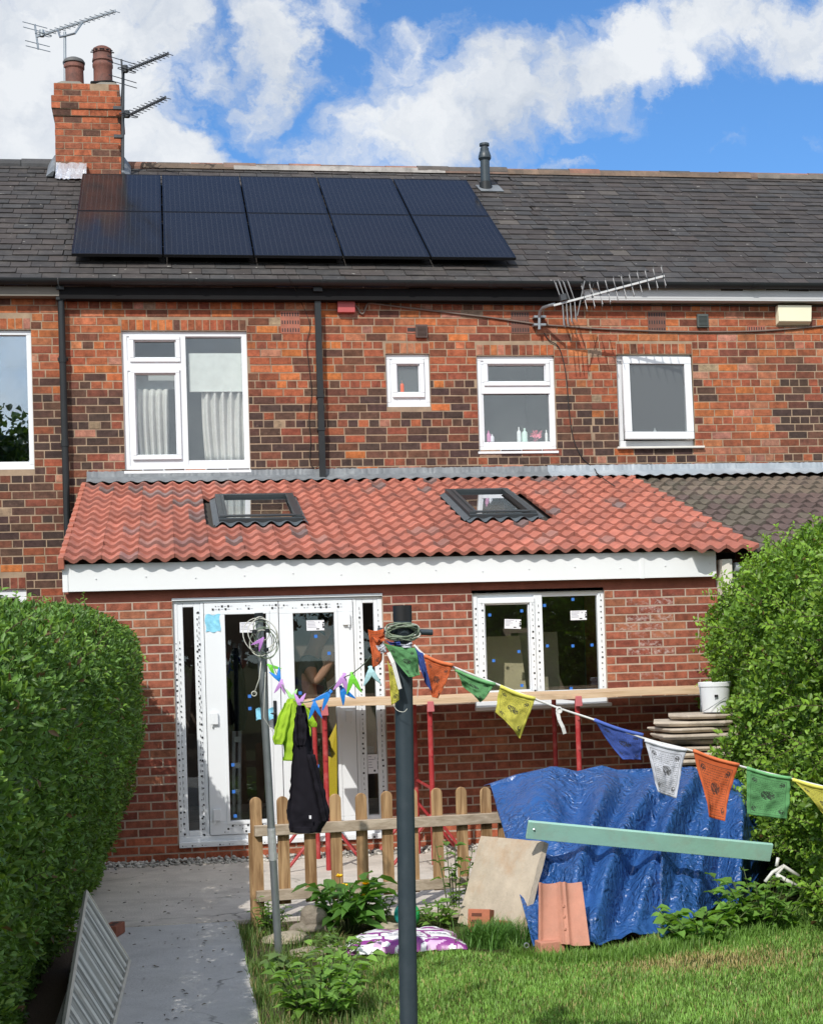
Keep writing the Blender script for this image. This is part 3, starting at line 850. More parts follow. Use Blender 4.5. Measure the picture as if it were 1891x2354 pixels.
# ------------------------------------------------------------------ solar panels
def solar_panel_proto():
    PW, PL, T = 1.005, 1.665, .035
    root = thing('solar_panel', 'solar panel', 'solar panel', (0, 0, 0), 'solar panels on the slate roof')
    f = MB(); w_ = .018
    f.box(0, PW, 0, w_, 0, T); f.box(0, PW, PL-w_, PL, 0, T); f.box(0, w_, w_, PL-w_, 0, T); f.box(PW-w_, PW, w_, PL-w_, 0, T)
    f.build('frame', mat('black anodised frame', (.018, .018, .02), .35, .1, metal=.5), root, bevel=.002)
    g = MB(); g.box(w_-.001, PW-w_+.001, w_-.001, PL-w_+.001, .006, T-.003)
    mt = bpy.data.materials.new('solar cells'); mt.use_nodes = True; t = NT(mt.node_tree); bs = t.n['Principled BSDF']; o = t.obj()
    sp = t.add('ShaderNodeSeparateXYZ'); t.link(o, sp.inputs[0])
    fx = t.math('FRACT', t.math('MULTIPLY', sp.outputs[0], 16.4)); lx = t.ramp(t.math('ABSOLUTE', t.math('SUBTRACT', fx, .5)), .045, .075, 1, 0)
    fy = t.math('FRACT', t.math('MULTIPLY', sp.outputs[1], 12.0)); ly = t.ramp(t.math('ABSOLUTE', t.math('SUBTRACT', fy, .5)), .02, .03, .35, 0)
    lines = t.math('MAXIMUM', lx, ly)
    base = t.mix(t.noise(1.3, 3, .5, o), (.014, .014, .016), (.022, .022, .025))
    t.link(t.mix(lines, base, (.034, .035, .038)), bs.inputs['Base Color'])
    rgh = t.ramp(t.noise(3, 5, .6, o), .3, .7, .07, .2); t.link(rgh, bs.inputs['Roughness'])
    bs.inputs['Specular IOR Level'].default_value = .13
    g.build('cells', mt, root)
    k = MB()
    for y in (.38, 1.28): k.box(-.015, PW+.015, y, y+.04, -.075, -.002)
    k.build('mounting_rail', M_black_plastic, root)
    return root
proto = solar_panel_proto()
ordn = ('beside the chimney', 'second from the chimney', 'in the middle column', 'fourth from the chimney', 'nearest the black flue')
first = True
for row in range(2):
    for cI in range(5):
        o = proto if first else copy_tree(proto); first = False
        o['label'] = 'black solar panel in the %s row, %s' % (('lower', 'upper')[row], ordn[cI])
        s0 = .705+row*1.685
        x = -1.052+cI*1.025
        o.location = roofpt(x, s0, .105); o.rotation_euler = (Pm, 0, 0)

# ------------------------------------------------------------------ things on the terrace
def flue():
    x, s_, p = roof_s(1116, 436); root = thing('flue_pipe', 'black cylindrical flue pipe standing on the slates right of the solar panels', 'flue', p)
    b = MB(); b.lathe((p.x, p.y, p.z-.08), [(.064, 0), (.064, .62)], 20); b.build('pipe', M_anth, root, smooth=True, auto=40)
    b = MB(); b.lathe((p.x, p.y, p.z), [(.09, -.06), (.085, .10), (.068, .11)], 20); b.build('collar', M_black_plastic, root, smooth=True, auto=40)
    b = MB(); b.lathe((p.x, p.y, p.z+.40), [(.066, 0), (.088, .03), (.088, .06), (.07, .12), (.06, .13), (.06, .17), (.05, .172), (.05, .20), (.068, .205), (.068, .235), (.04, .24)], 20); b.build('cowl', M_anth, root, smooth=True, auto=30)
    b = MB(); b.hexa([roofpt(x-.1, s_-.17, .025), roofpt(x+.22, s_-.17, .025), roofpt(x+.2, s_+.12, .025), roofpt(x-.12, s_+.12, .025)], [roofpt(x-.1, s_-.17, .035), roofpt(x+.22, s_-.17, .035), roofpt(x+.2, s_+.12, .035), roofpt(x-.12, s_+.12, .035)])
    b.build('base_plate', M_lead, root)
flue()

def yagi(parent, p, q, el, n, r=.011, lens=(.17, .13), refl=True, mt=None, skip=.12):
    """boom p->q with n cross elements along direction el"""
    mt = mt or M_steel_dark; p, q, el = Vector(p), Vector(q), Vector(el).normalized()
    b = MB(); b.bar(p, q, .022, .022); b.build('boom', mt, parent)
    d = q-p; b = MB()
    for i in range(n):
        t = skip+(1-skip)*i/(n-1); c = p+d*t; L = lens[0]+(lens[1]-lens[0])*i/(n-1)
        b.tube([c-el*L, c+el*L], .0055, 6)
        b.tube([c-Vector((0, 0, .02)), c+Vector((0, 0, .022))], .012, 6)
    b.build('elements', mt, parent)
    if refl:
        b = MB(); dn = d.normalized(); up = dn.cross(el).normalized()
        for k in (-.16, -.09, .09, .16): b.tube([p+up*k-el*.24, p+up*k+el*.24], .006, 6)
        b.tube([p+up*-.17, p+up*.17], .013, 6); b.build('reflector', mt, parent)
    b = MB(); c = p+d*.07; b.tube([c-Vector((0, 0, .02)), c+Vector((0, 0, .07))], .035, 10)
    dn = d.normalized(); lp = [c-el*.13, c+el*.13, c+el*.15+dn*.03, c+el*.13+dn*.06, c-el*.13+dn*.06, c-el*.15+dn*.03, c-el*.13]
    b.tube(lp, .006, 6); b.build('dipole', mt, parent)

# mast left behind the chimney
A0 = at(148, 200, 20.95); A1 = at(149, 76, 20.95)
t1 = thing('tv_aerial', 'highest long aerial on a mast left of the chimney pots', 'aerial', A0)
b = MB(); b.tube([A0-Vector((0, 0, .45)), A1+Vector((0, 0, .02))], .019, 10); b.build('mast', M_galv, t1)
pA, qA = at(84, 84, 21.45), at(264, 25, 20.55)
yagi(t1, pA, qA, (qA-pA).cross(Vector((0, 0, 1))).normalized()*1+Vector((0, 0, -.15)), 15, lens=(.11, .10), mt=M_galv)
b = MB(); bm = [pA+(qA-pA)*.28, at(138, 84, 21), at(148, 82, 20.93), at(172, 76, 20.8), pA+(qA-pA)*.60]; b.tube(bm, .015, 8); b.build('cradle_bracket', M_galv, t1)
B0, B1 = at(279, 300, 20.5), at(283, 150, 20.5)
t2 = thing('tv_aerial', 'pair of aerials stacked on the dark mast at right side of the chimney', 'aerial', B0)
b = MB(); b.tube([B0-Vector((0, 0, 1.2*.5)), B1], .021, 10)
b.tube([B0+Vector((.02, -.02, -.5)), B0+Vector((.03, -.03, 0)), B0+Vector((.005, -.025, .4)), B1+Vector((0, -.03, -.05))], .007, 6)
b.box(B0.x-.10, B0.x+.02, B0.y-.03, B0.y+.03, B0.z-.1, B0.z-.06); b.box(B0.x-.10, B0.x+.02, B0.y-.03, B0.y+.03, B0.z+.28, B0.z+.32)
b.build('mast', M_steel_dark, t2)
for (pp, qq) in (((281, 165), (386, 123)), ((286, 269), (380, 224))):
    P, Q = at(*pp, 20.5), at(*qq, 19.85)
    yagi(t2, P, Q, (Q-P).cross(Vector((0, 0, 1))).normalized()+Vector((0, 0, -.05)), 11, lens=(.12, .09), refl=(pp[1] < 200))

# the aerial bracketed to the wall
wb = at(1239, 752, 16.93)
t3 = thing('tv_aerial', 'silver aerial with crossed rods on a bent arm fixed to the brick wall', 'aerial', wb)
armp = [at(1239, 757, 16.9), at(1239, 730, 16.9), at(1240, 717, 16.86), at(1247, 707, 16.78), at(1262, 702, 16.68), at(1275, 699, 16.62)]
b = MB(); b.tube(armp, .017, 10); b.build('arm', M_galv, t3)
b = MB(); 
for py in (729, 747): c = at(1239, py, 16.94); b.box(c.x-.07, c.x+.07, 16.90, 16.995, c.z-.012, c.z+.012)
b.build('wall_bracket', M_galv, t3)
P, Q = at(1272, 702, 16.62), at(1527, 634, 16.15)
b = MB(); b.bar(P, Q, .022, .022); b.build('boom', mat('aerial boom', (.42, .43, .43), .5, .2, 20, metal=.5), t3)
d = Q-P; dn = d.normalized(); sd = dn.cross(Vector((0, 0, 1))).normalized(); up = sd.cross(dn)
b = MB()
for i in range(11):
    k = MB()
    t = .28+.71*i/10; c = P+d*t; L = .155-.003*i
    for s1 in (-1, 1):
        for s2 in (-1, 1): b.tube([c+up*.01*s2, c+(up*s2*1.0+sd*s1*.34+dn*s1*.05).normalized()*L], .0042, 5)
    k.tube([c-up*.03, c+up*.03], .013, 6); k.build('element_clip', M_steel_dark, t3)
for t, L in ((.08, .27), (.115, .27), (.15, .25), (.19, .24)):
    c = P+d*t
    for s1 in (-1, 1):
        for s2 in (-1, 1): b.tube([c+up*.01*s2, c+(up*s2+sd*s1*.22-dn*.12).normalized()*L], .0055, 6)
for s1 in (-1, 1): c = P+d*.25; b.tube([c, c+(up*s1+dn*.45*s1).normalized()*.2], .007, 6)
b.build('elements', mat('dull aluminium', (.26, .265, .27), .55, .1, 10, metal=.4), t3); k = MB(); k.tube([P+d*.10+up*.02, P+d*.10+up*.09], .05, 10); k.build('junction_box', M_steel_dark, t3)

def alarm_box(label, l, t, r, b_, dep, mt, bev):
    rc = mkrect(l, t, r, b_, YM-dep); b = MB(); x0, x1, z0, z1 = rc
    b.hexa([(x0+bev*.3, YM-dep, z0+bev), (x1-bev*.3, YM-dep, z0+bev), (x1, YM-.004, z0), (x0, YM-.004, z0)],
           [(x0, YM-dep, z1), (x1, YM-dep, z1), (x1, YM-.004, z1), (x0, YM-.004, z1)])
    o = b.build('alarm_box', mt, None, bevel=.006); return tag(o, label, 'alarm box')
alarm_box('dull red square alarm box fixed under the gutter beside the downpipe', 776, 687, 816, 717.5, .07, M_redbox, .0)
al = alarm_box('cream rectangular alarm box fixed high on the brick wall at right', 1788, 701, 1866, 745, .09, M_cream, .035)

def cable(label, pts, r, mt, Y=YM-.015, cat='cable'):
    P = [at(p[0], p[1], p[2] if len(p) > 2 else Y) for p in pts]
    # smooth
    Q = []
    for i in range(len(P)-1):
        p0, p1, p2, p3 = P[max(i-1, 0)], P[i], P[i+1], P[min(i+2, len(P)-1)]
        for j in range(6):
            t = j/6; Q.append(.5*((2*p1)+(p2-p0)*t+(2*p0-5*p1+4*p2-p3)*t*t+(3*p1-p0-3*p2+p3)*t**3))
    Q.append(P[-1]); b = MB(); b.tube(Q, r, 6); o = b.build('cable', mt, None, smooth=True); return tag(o, label, cat)
M_cabg = mat('grey cable', (.16, .12, .10), .6, .2); M_cabb = mat('black cable', (.02, .018, .017), .6, .2)
cable('black cable running straight along the wall just below the eaves to the right edge', [(845, 693), (1000, 697), (1200, 700), (1400, 701), (1600, 702), (1900, 703)], .009, M_cabb)
cable('thick brown cable looping from the red alarm box along the brick wall', [(816, 700), (826, 716), (834, 721), (841, 706), (850, 697), (900, 703), (1000, 715), (1120, 729), (1236, 745), (1300, 750), (1400, 757), (1560, 762), (1700, 762), (1800, 757), (1900, 748)], .011, M_cabg)
cable('thin black cable dropping from wall aerial down the bricks onto the red tiles', [(1250, 765), (1262, 782), (1285, 800), (1300, 860), (1308, 950), (1318, 1010), (1338, 1052), (1366, 1078), (1372, 1088, 16.78), (1398, 1108, 16.45), (1440, 1133, 16.0), (1500, 1153, 15.6), (1580, 1176, 15.2), (1625, 1198, 14.75), (1700, 1236, 13.9)], .006, M_cabb)
cable('thin dark cable wandering down the bricks left of the square downpipe', [(650, 618, 16.75), (668, 645, 16.72), (690, 690), (712, 745), (705, 790), (711, 850), (716, 905), (710, 960), (714, 1010), (712, 1060), (722, 1075), (733, 1070)], .004, M_cabb)

# inside the bedroom and bathroom windows
def curtain(label, rect, y, folds, mt):
    b = MB(); x0, x1, z0, z1 = rect
    b.grid(lambda u, v: (x0+(x1-x0)*(u+(.10*math.sin(v*2)*(u-.5))), y+.035*math.sin(u*folds*6.28+.6*math.sin(v*3))+.01*math.sin(u*31+v*4), z0+(z1-z0)*v), 60, 10)
    o = b.build('curtain', mt, None, smooth=True, solid=.004); return tag(o, label, 'curtain')
M_curt = cloth_mat('curtain cloth', (.72, .70, .66), .9, .3)
curtain('white curtain gathered behind the left side of the bedroom window', pr(312, 895, 385, 1062, YM+.16), YM+.16, 5, M_curt)
curtain('white patterned curtain hanging behind the right pane of the bedroom window', pr(470, 895, 568, 1062, YM+.16), YM+.16, 6, M_curt)
b = MB(); q = pr(434, 812, 556, 898, YM+.12); b.box(q[0], q[1], YM+.117, YM+.123, q[2], q[3]); b.box(q[0], q[1], YM+.11, YM+.13, q[2]-.012, q[2])
tag(b.build('roller_blind', cloth_mat('blind cloth', (.74, .76, .72), .9, .2)), 'pale roller blind half drawn behind the bedroom window', 'blind')
b = MB(); q = pr(300, 840, 428, 895, YM+.3); b.box(q[0], q[1], YM+.297, YM+.303, q[2], q[3])
tag(b.build('pelmet', cloth_mat('pelmet cloth', (.55, .57, .57), .9, .2)), 'grey pelmet above the left curtain inside the bedroom window', 'pelmet')

def bottle(label, px, py, w_, h, col, Y=YM+.14, kind='bottle'):
    p = at(px, py, Y); b = MB()
    b.lathe((p.x, Y, p.z), [(w_*.5, 0), (w_*.5, h*.6), (w_*.42, h*.72), (w_*.18, h*.8), (w_*.18, h), (w_*.05, h+.002)], 14)
    o = b.build(kind, mat('plastic %d %d %d' % tuple(int(c*100) for c in col), col, .4, .03), None, smooth=True, auto=40); return tag(o, label, kind)
bottle('pink topped bottle at left end of the bathroom window sill', 1123, 1016, .05, .13, (.62, .2, .4))
bottle('tall white bottle standing behind the bathroom window, left of the flower', 1193, 1016, .05, .17, (.7, .72, .72))
bottle('pale green bottle beside the pink flower in the bathroom window', 1206, 1016, .07, .16, (.55, .72, .64))
bottle('slim white bottle at right end of the bathroom window sill', 1256, 1016, .035, .14, (.75, .75, .72))
bottle('white toothbrush pot behind the bathroom window, near its left end', 1131, 1016, .05, .09, (.7, .66, .72), kind='pot')
def blossom():
    p = at(1229, 1000, YM+.14); b = MB(); rnd = random.Random(3)
    for k in range(26):
        a = rnd.uniform(0, 6.28); r_ = rnd.uniform(0, .075); c = Vector((p.x+r_*math.cos(a), p.y+rnd.uniform(-.03, .03), p.z+r_*math.sin(a)*.75))
        d1 = Vector((rnd.uniform(-1, 1), -.6, rnd.uniform(-1, 1))).normalized()*.04; d2 = d1.cross(Vector((rnd.uniform(-1, 1), 1, rnd.uniform(-1, 1)))).normalized()*.022
        b.poly([c-d2, c+d1-d2*.4, c+d1*1.3, c+d1+d2*.7, c+d2])
    b.tube([p, p+Vector((0, 0, -.075))], .006, 6)
    return tag(b.build('flower', mat('pink petals', (.75, .22, .30), .7, .2)), 'pink crumpled flower behind the bathroom window', 'flower')
blossom()
bottle('orange bottle inside the smallest upstairs window', 924, 903, .055, .14, (.62, .14, .08), YM+.09)
bottle('white bottle behind the open grey window on the right house', 1505, 1004, .04, .10, (.75, .75, .75), YM+.06)

# ------------------------------------------------------------------ the new extension
ext = thing('brick_extension', 'new red brick single storey extension with pantile roof and white doors', 'extension', (-.95, YE, 0))
EX0, EX1 = at(150, 1400, YE).x, at(1650, 1400, YE).x
Dr = (at(404, 1660, YE).x, at(885, 1595, YE).x, .155, at(640, 1370, YE).z)
Wn = (at(1088.5, 1490, YE).x, at(1392.5, 1480, YE).x, at(1240, 1622, YE).z, at(1236, 1353, YE).z)
ZB = 2.36
M_new = [M_brick_new, M_mortar_new]
brick_wall('wall', EX0, EX1, 0, 2.25, YE, [Dr, Wn], .075, .225, new_col, M_new, ext, joint=.0125, relief=.003, soldiers=[], thick=.28)
b = MB()
b.box(EX0, EX0+.25, YE+.285, YM-.004, 0, 2.5); b.box(EX1-.25, EX1, YE+.285, YM-.004, 0, 2.5)      # side walls
b.box(EX0+.002, EX1-.002, YE+.03, YE+.28, 2.252, 2.5)
b.build('side_wall', mat('extension brick side', (.27, .085, .055), .9, .25, 9, .4, 40), ext)
b = MB(); b.box(EX0+.26, EX1-.26, YE+.29, YM, -.01, .12); b.build('floor', M_concrete, ext)
b = MB(); b.box(EX0+.26, EX1-.26, YM+.02, YM+.12, .12, 3.4); b.build('back_wall', mat('bare plaster', (.20, .15, .12), .95, .25, 2.5), ext)

PE = R(16.1); NE = Vector((0, -math.sin(PE), math.cos(PE)))
E0 = Vector((0, 13.16, 2.592))
def ept(x, s_, n=0.0): return Vector((x, E0.y, E0.z))+Vector((0, math.cos(PE), math.sin(PE)))*s_+NE*n
def ext_xs(px, py):
    p = onplane(px, py, NE, NE.dot(E0)); return p.x, (p.y-E0.y)/math.cos(PE)
S_TOP = (16.93-13.16)/math.cos(PE)
NROW = 14; GA = S_TOP/NROW

def tile_roof(name, x0, x1, colf, parent, holes=(), lift=0.0, drop=None, seed=1, s_start=0.0, rows=NROW, skip=None):
    rnd = random.Random(seed); b = MB(); n = max(1, int(round((x1-x0)/.30))); TW = (x1-x0)/n; NS = 12; A = .021
    for r in range(rows):
        for c in range(n):
            xa = x0+c*TW; xm_ = xa+TW/2; s0 = s_start+r*GA
            if any(h[0] < xm_ < h[1] and h[2] < s0+GA*.5 < h[3] for h in holes): continue
            if skip and skip(xm_, s0): continue
            if drop and r == 0 and xm_ > drop[0]: s0 -= drop[1]
            col = colf(xm_, r, rnd); col2 = colf(xm_, r, rnd) if rnd.random() < .5 else col; js = rnd.uniform(-.011, .011); jt = rnd.uniform(-.003, .004); jw = rnd.uniform(-.02, .02); jx = rnd.uniform(-.002, .002)
            s1 = s_start+(r+1)*GA+.05; TH = .032
            rows_ = [[], [], [], []]
            for k in range(NS+1):
                x = xa+TW*k/NS+jx; u = (x-x0)/TW; h = A*math.cos(4*math.pi*u)
                if abs(h) > .012: h = h*.96
                js_ = js+jw*(k/NS-.5); rows_[0].append(b.vadd(ept(x, s0+js_, lift+.010+h+jt)))
                rows_[1].append(b.vadd(ept(x, s0+js_+.006, lift+.010+TH+h+jt)))
                rows_[2].append(b.vadd(ept(x, s0+js_+.02, lift+.012+TH+h+jt)))
                rows_[3].append(b.vadd(ept(x, s1, lift+.008+h)))
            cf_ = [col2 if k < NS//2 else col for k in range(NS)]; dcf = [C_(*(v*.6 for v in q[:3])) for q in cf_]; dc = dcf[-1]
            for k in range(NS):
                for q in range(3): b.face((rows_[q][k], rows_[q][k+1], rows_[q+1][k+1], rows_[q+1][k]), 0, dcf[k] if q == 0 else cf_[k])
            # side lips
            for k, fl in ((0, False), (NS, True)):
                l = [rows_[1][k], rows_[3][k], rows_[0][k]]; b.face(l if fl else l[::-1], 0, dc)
    return b.build(name, M_tile, parent, smooth=True, auto=50)

V1x = [ext_xs(490, 1149), ext_xs(680, 1147), ext_xs(712, 1210), ext_xs(497, 1216)]
V2x = [ext_xs(1022, 1137), ext_xs(1199, 1138), ext_xs(1256, 1200), ext_xs(1075, 1205)]
V1 = (V1x[3][0]+.03, V1x[3][0]+.83, V1x[2][1]+.02, V1x[0][1]-.18)
V2 = (V2x[3][0]+.03, V2x[3][0]+.71, V2x[2][1]+.02, V2x[0][1]-.18)
TX0, TX1 = -.925, 5.19
def red_tile(x, r, rnd):
    k = rnd.uniform(.80, 1.14); c = (.455, .158, .110)
    q = rnd.random()
    if q < .035: c = (.22, .15, .14)
    elif q < .08: c = (.36, .17, .135)
    elif x < .4 and q < .11: c = (.30, .15, .13)
    return C_(*(v*k for v in c))
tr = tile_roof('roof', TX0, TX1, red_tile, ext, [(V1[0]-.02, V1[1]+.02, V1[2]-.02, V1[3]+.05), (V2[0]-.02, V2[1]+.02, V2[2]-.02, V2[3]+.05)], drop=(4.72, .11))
# underlay board with openings, keeps the room dark
b = MB(); xs = sorted([TX0+.03, EX1+.1, V1[0], V1[1], V2[0], V2[1]]); ss = sorted([.05, S_TOP, V1[2], V1[3], V2[2], V2[3]])
for xa, xb in zip(xs, xs[1:]):
    for sa, sb in zip(ss, ss[1:]):
        xm_, sm = (xa+xb)/2, (sa+sb)/2
        if any(h[0] < xm_ < h[1] and h[2] < sm < h[3] for h in (V1, V2)): continue
        b.poly([ept(xa, sa, -.022), ept(xb, sa, -.022), ept(xb, sb, -.022), ept(xa, sb, -.022)])
b.build('roof_deck', mat('roof felt', (.05, .045, .04), .95, .1), ext)
# left verge: cut tiles standing on edge
b = MB(); rnd = random.Random(8)
for r in range(NROW):
    s0 = r*GA; k = rnd.uniform(.85, 1.1)
    p = [ept(TX0-.055, s0, -.06), ept(TX0-.003, s0, -.06), ept(TX0-.003, s0+GA+.02, -.06), ept(TX0-.055, s0+GA+.02, -.06)]
    q = [ept(TX0-.055, s0, .048), ept(TX0-.003, s0, .05), ept(TX0-.003, s0+GA+.02, .028), ept(TX0-.055, s0+GA+.02, .026)]
    b.hexa(p, q, 0, C_(.47*k, .16*k, .105*k))
b.build('verge', M_tile, ext, bevel=.006)
# roof windows
def roof_window(rect):
    x0, x1, s0, s1 = rect; b = MB(); H = .095
    def bx(xa, xb, sa, sb, na, nb, mm=0): b.hexa([ept(xa, sa, na), ept(xb, sa, na), ept(xb, sb, na), ept(xa, sb, na)], [ept(xa, sa, nb), ept(xb, sa, nb), ept(xb, sb, nb), ept(xa, sb, nb)], mm)
    w_ = .072
    bx(x0, x1, s0, s0+.05, -.03, H-.012); bx(x0, x1, s1-.06, s1, -.03, H); bx(x0, x0+w_, s0+.05, s1-.06, -.03, H); bx(x1-w_, x1, s0+.05, s1-.06, -.03, H)
    bx(x0+w_-.02, x0+w_+.012, s0+.05, s1-.075, H+.001, H+.012); bx(x1-w_-.012, x1-w_+.02, s0+.05, s1-.075, H+.001, H+.012)
    bx(x0+.01, x1-.01, s0+.052, s0+.10, H-.008, H+.010)
    f = b.build('roof_window', M_velux, ext, bevel=.004)
    g = MB(); g.poly([ept(x0+w_-.005, s0+.05, H-.03), ept(x1-w_+.005, s0+.05, H-.03), ept(x1-w_+.005, s1-.05, H-.03), ept(x0+w_-.005, s1-.05, H-.03)]); g.build('pane', M_glass_roof, f)
    # pleated apron below and soakers beside
    a = MB(); n = 60
    for i in range(n):
        xa, xb = x0-.04+(x1-x0+.08)*i/n, x0-.04+(x1-x0+.08)*(i+1)/n
        ha, hb = (.024*math.cos(4*math.pi*(x-TX0)/((TX1-TX0)/20)) for x in (xa, xb))
        a.poly([ept(xa, s0-.08, .046+ha), ept(xb, s0-.08, .046+hb), ept(xb, s0+.0, .05+hb*.4), ept(xa, s0+.0, .05+ha*.4)])
    TW_ = (TX1-TX0)/round((TX1-TX0)/.30); cols_ = [TX0+TW_*k for k in range(22)]; cin = [c for c in cols_ if x0-.02 < c+TW_/2 < x1+.02]
    for xa, xb in ((max(min(cin[0], x0)-.03, x0-.055), x0), (x1, min(max(cin[-1]+TW_, x1)+.03, x1+.055))): a.poly([ept(xa, s0-.02, .025), ept(xb, s0-.02, .055), ept(xb, s1, .055), ept(xa, s1, .025)])
    a.poly([ept(x0-.05, s1-.01, .06), ept(x1+.05, s1-.01, .06), ept(x1+.05, s1+.10, .04), ept(x0-.05, s1+.10, .04)])
    a.build('flashing', M_lead_grey, f, smooth=True)
    k = MB()      # lining of the opening
    for xa, xb, sa, sb in ((x0+.01, x0+.03, s0, s1), (x1-.03, x1-.01, s0, s1), (x0+.03, x1-.03, s0+.01, s0+.03), (x0+.03, x1-.03, s1-.03, s1-.01)):
        k.hexa([ept(xa, sa, -.25), ept(xb, sa, -.25), ept(xb, sb, -.25), ept(xa, sb, -.25)], [ept(xa, sa, -.031), ept(xb, sa, -.031), ept(xb, sb, -.031), ept(xa, sb, -.031)])
    k.build('lining', M_timber, f)
M_velux = mat('grey roof window metal', (.05, .06, .066), .42, .12, 10, metal=.3)
M_lead_grey = mat('grey flashing', (.085, .10, .112), .55, .25, 9, .3, 30)
M_glass_roof = glass_mat('roof window glass', .28, (.7, .72, .72))
roof_window(V1); roof_window(V2)
# fascia
b = MB(); fz0, fz1 = at(900, 1343, YE-.07).z, at(900, 1287, YE-.07).z
fx0, fx1 = at(143, 1310, YE-.07).x, at(1646, 1310, YE-.07).x
xj = at(1475, 1300, YE-.07).x
b.box(fx0, xj-.004, YE-.07, YE-.04, fz0, fz1+.02); b.box(xj+.004, fx1, YE-.07, YE-.04, fz0, fz1+.02)
b.box(xj-.02, xj+.02, YE-.074, YE-.069, fz0-.003, fz1+.018)
b.box(fx0, fx0+.045, YE-.078, YE-.071, fz0-.003, fz1+.02)
fs = b.build('fascia', M_white, ext, bevel=.004)
b = MB(); b.box(fx0, fx1, YE-.04, YE-.003, fz0, fz0+.02); b.box(fx0, fx1, YE-.036, YE-.03, fz1+.022, fz1+.05); b.build('soffit', mat('dark soffit', (.06, .05, .04), .8, .1), ext)
for i in range(15):
    b = MB(); x = fx0+.28+i*.42; z = fz0+.105+.012*math.sin(i*2.1)
    b.lathe((x, YE-.072, z), [(.006, -.004), (.007, .0), (.005, .004)], 8); b.build('fixing_nail', mat('nail caps', (.6, .62, .64), .4, 0), fs)
flashing(ext, -.93, 4.25, M_lead, 3, at(800, 1098, YM-.1).z+.0, at(800, 1077, YM).z)

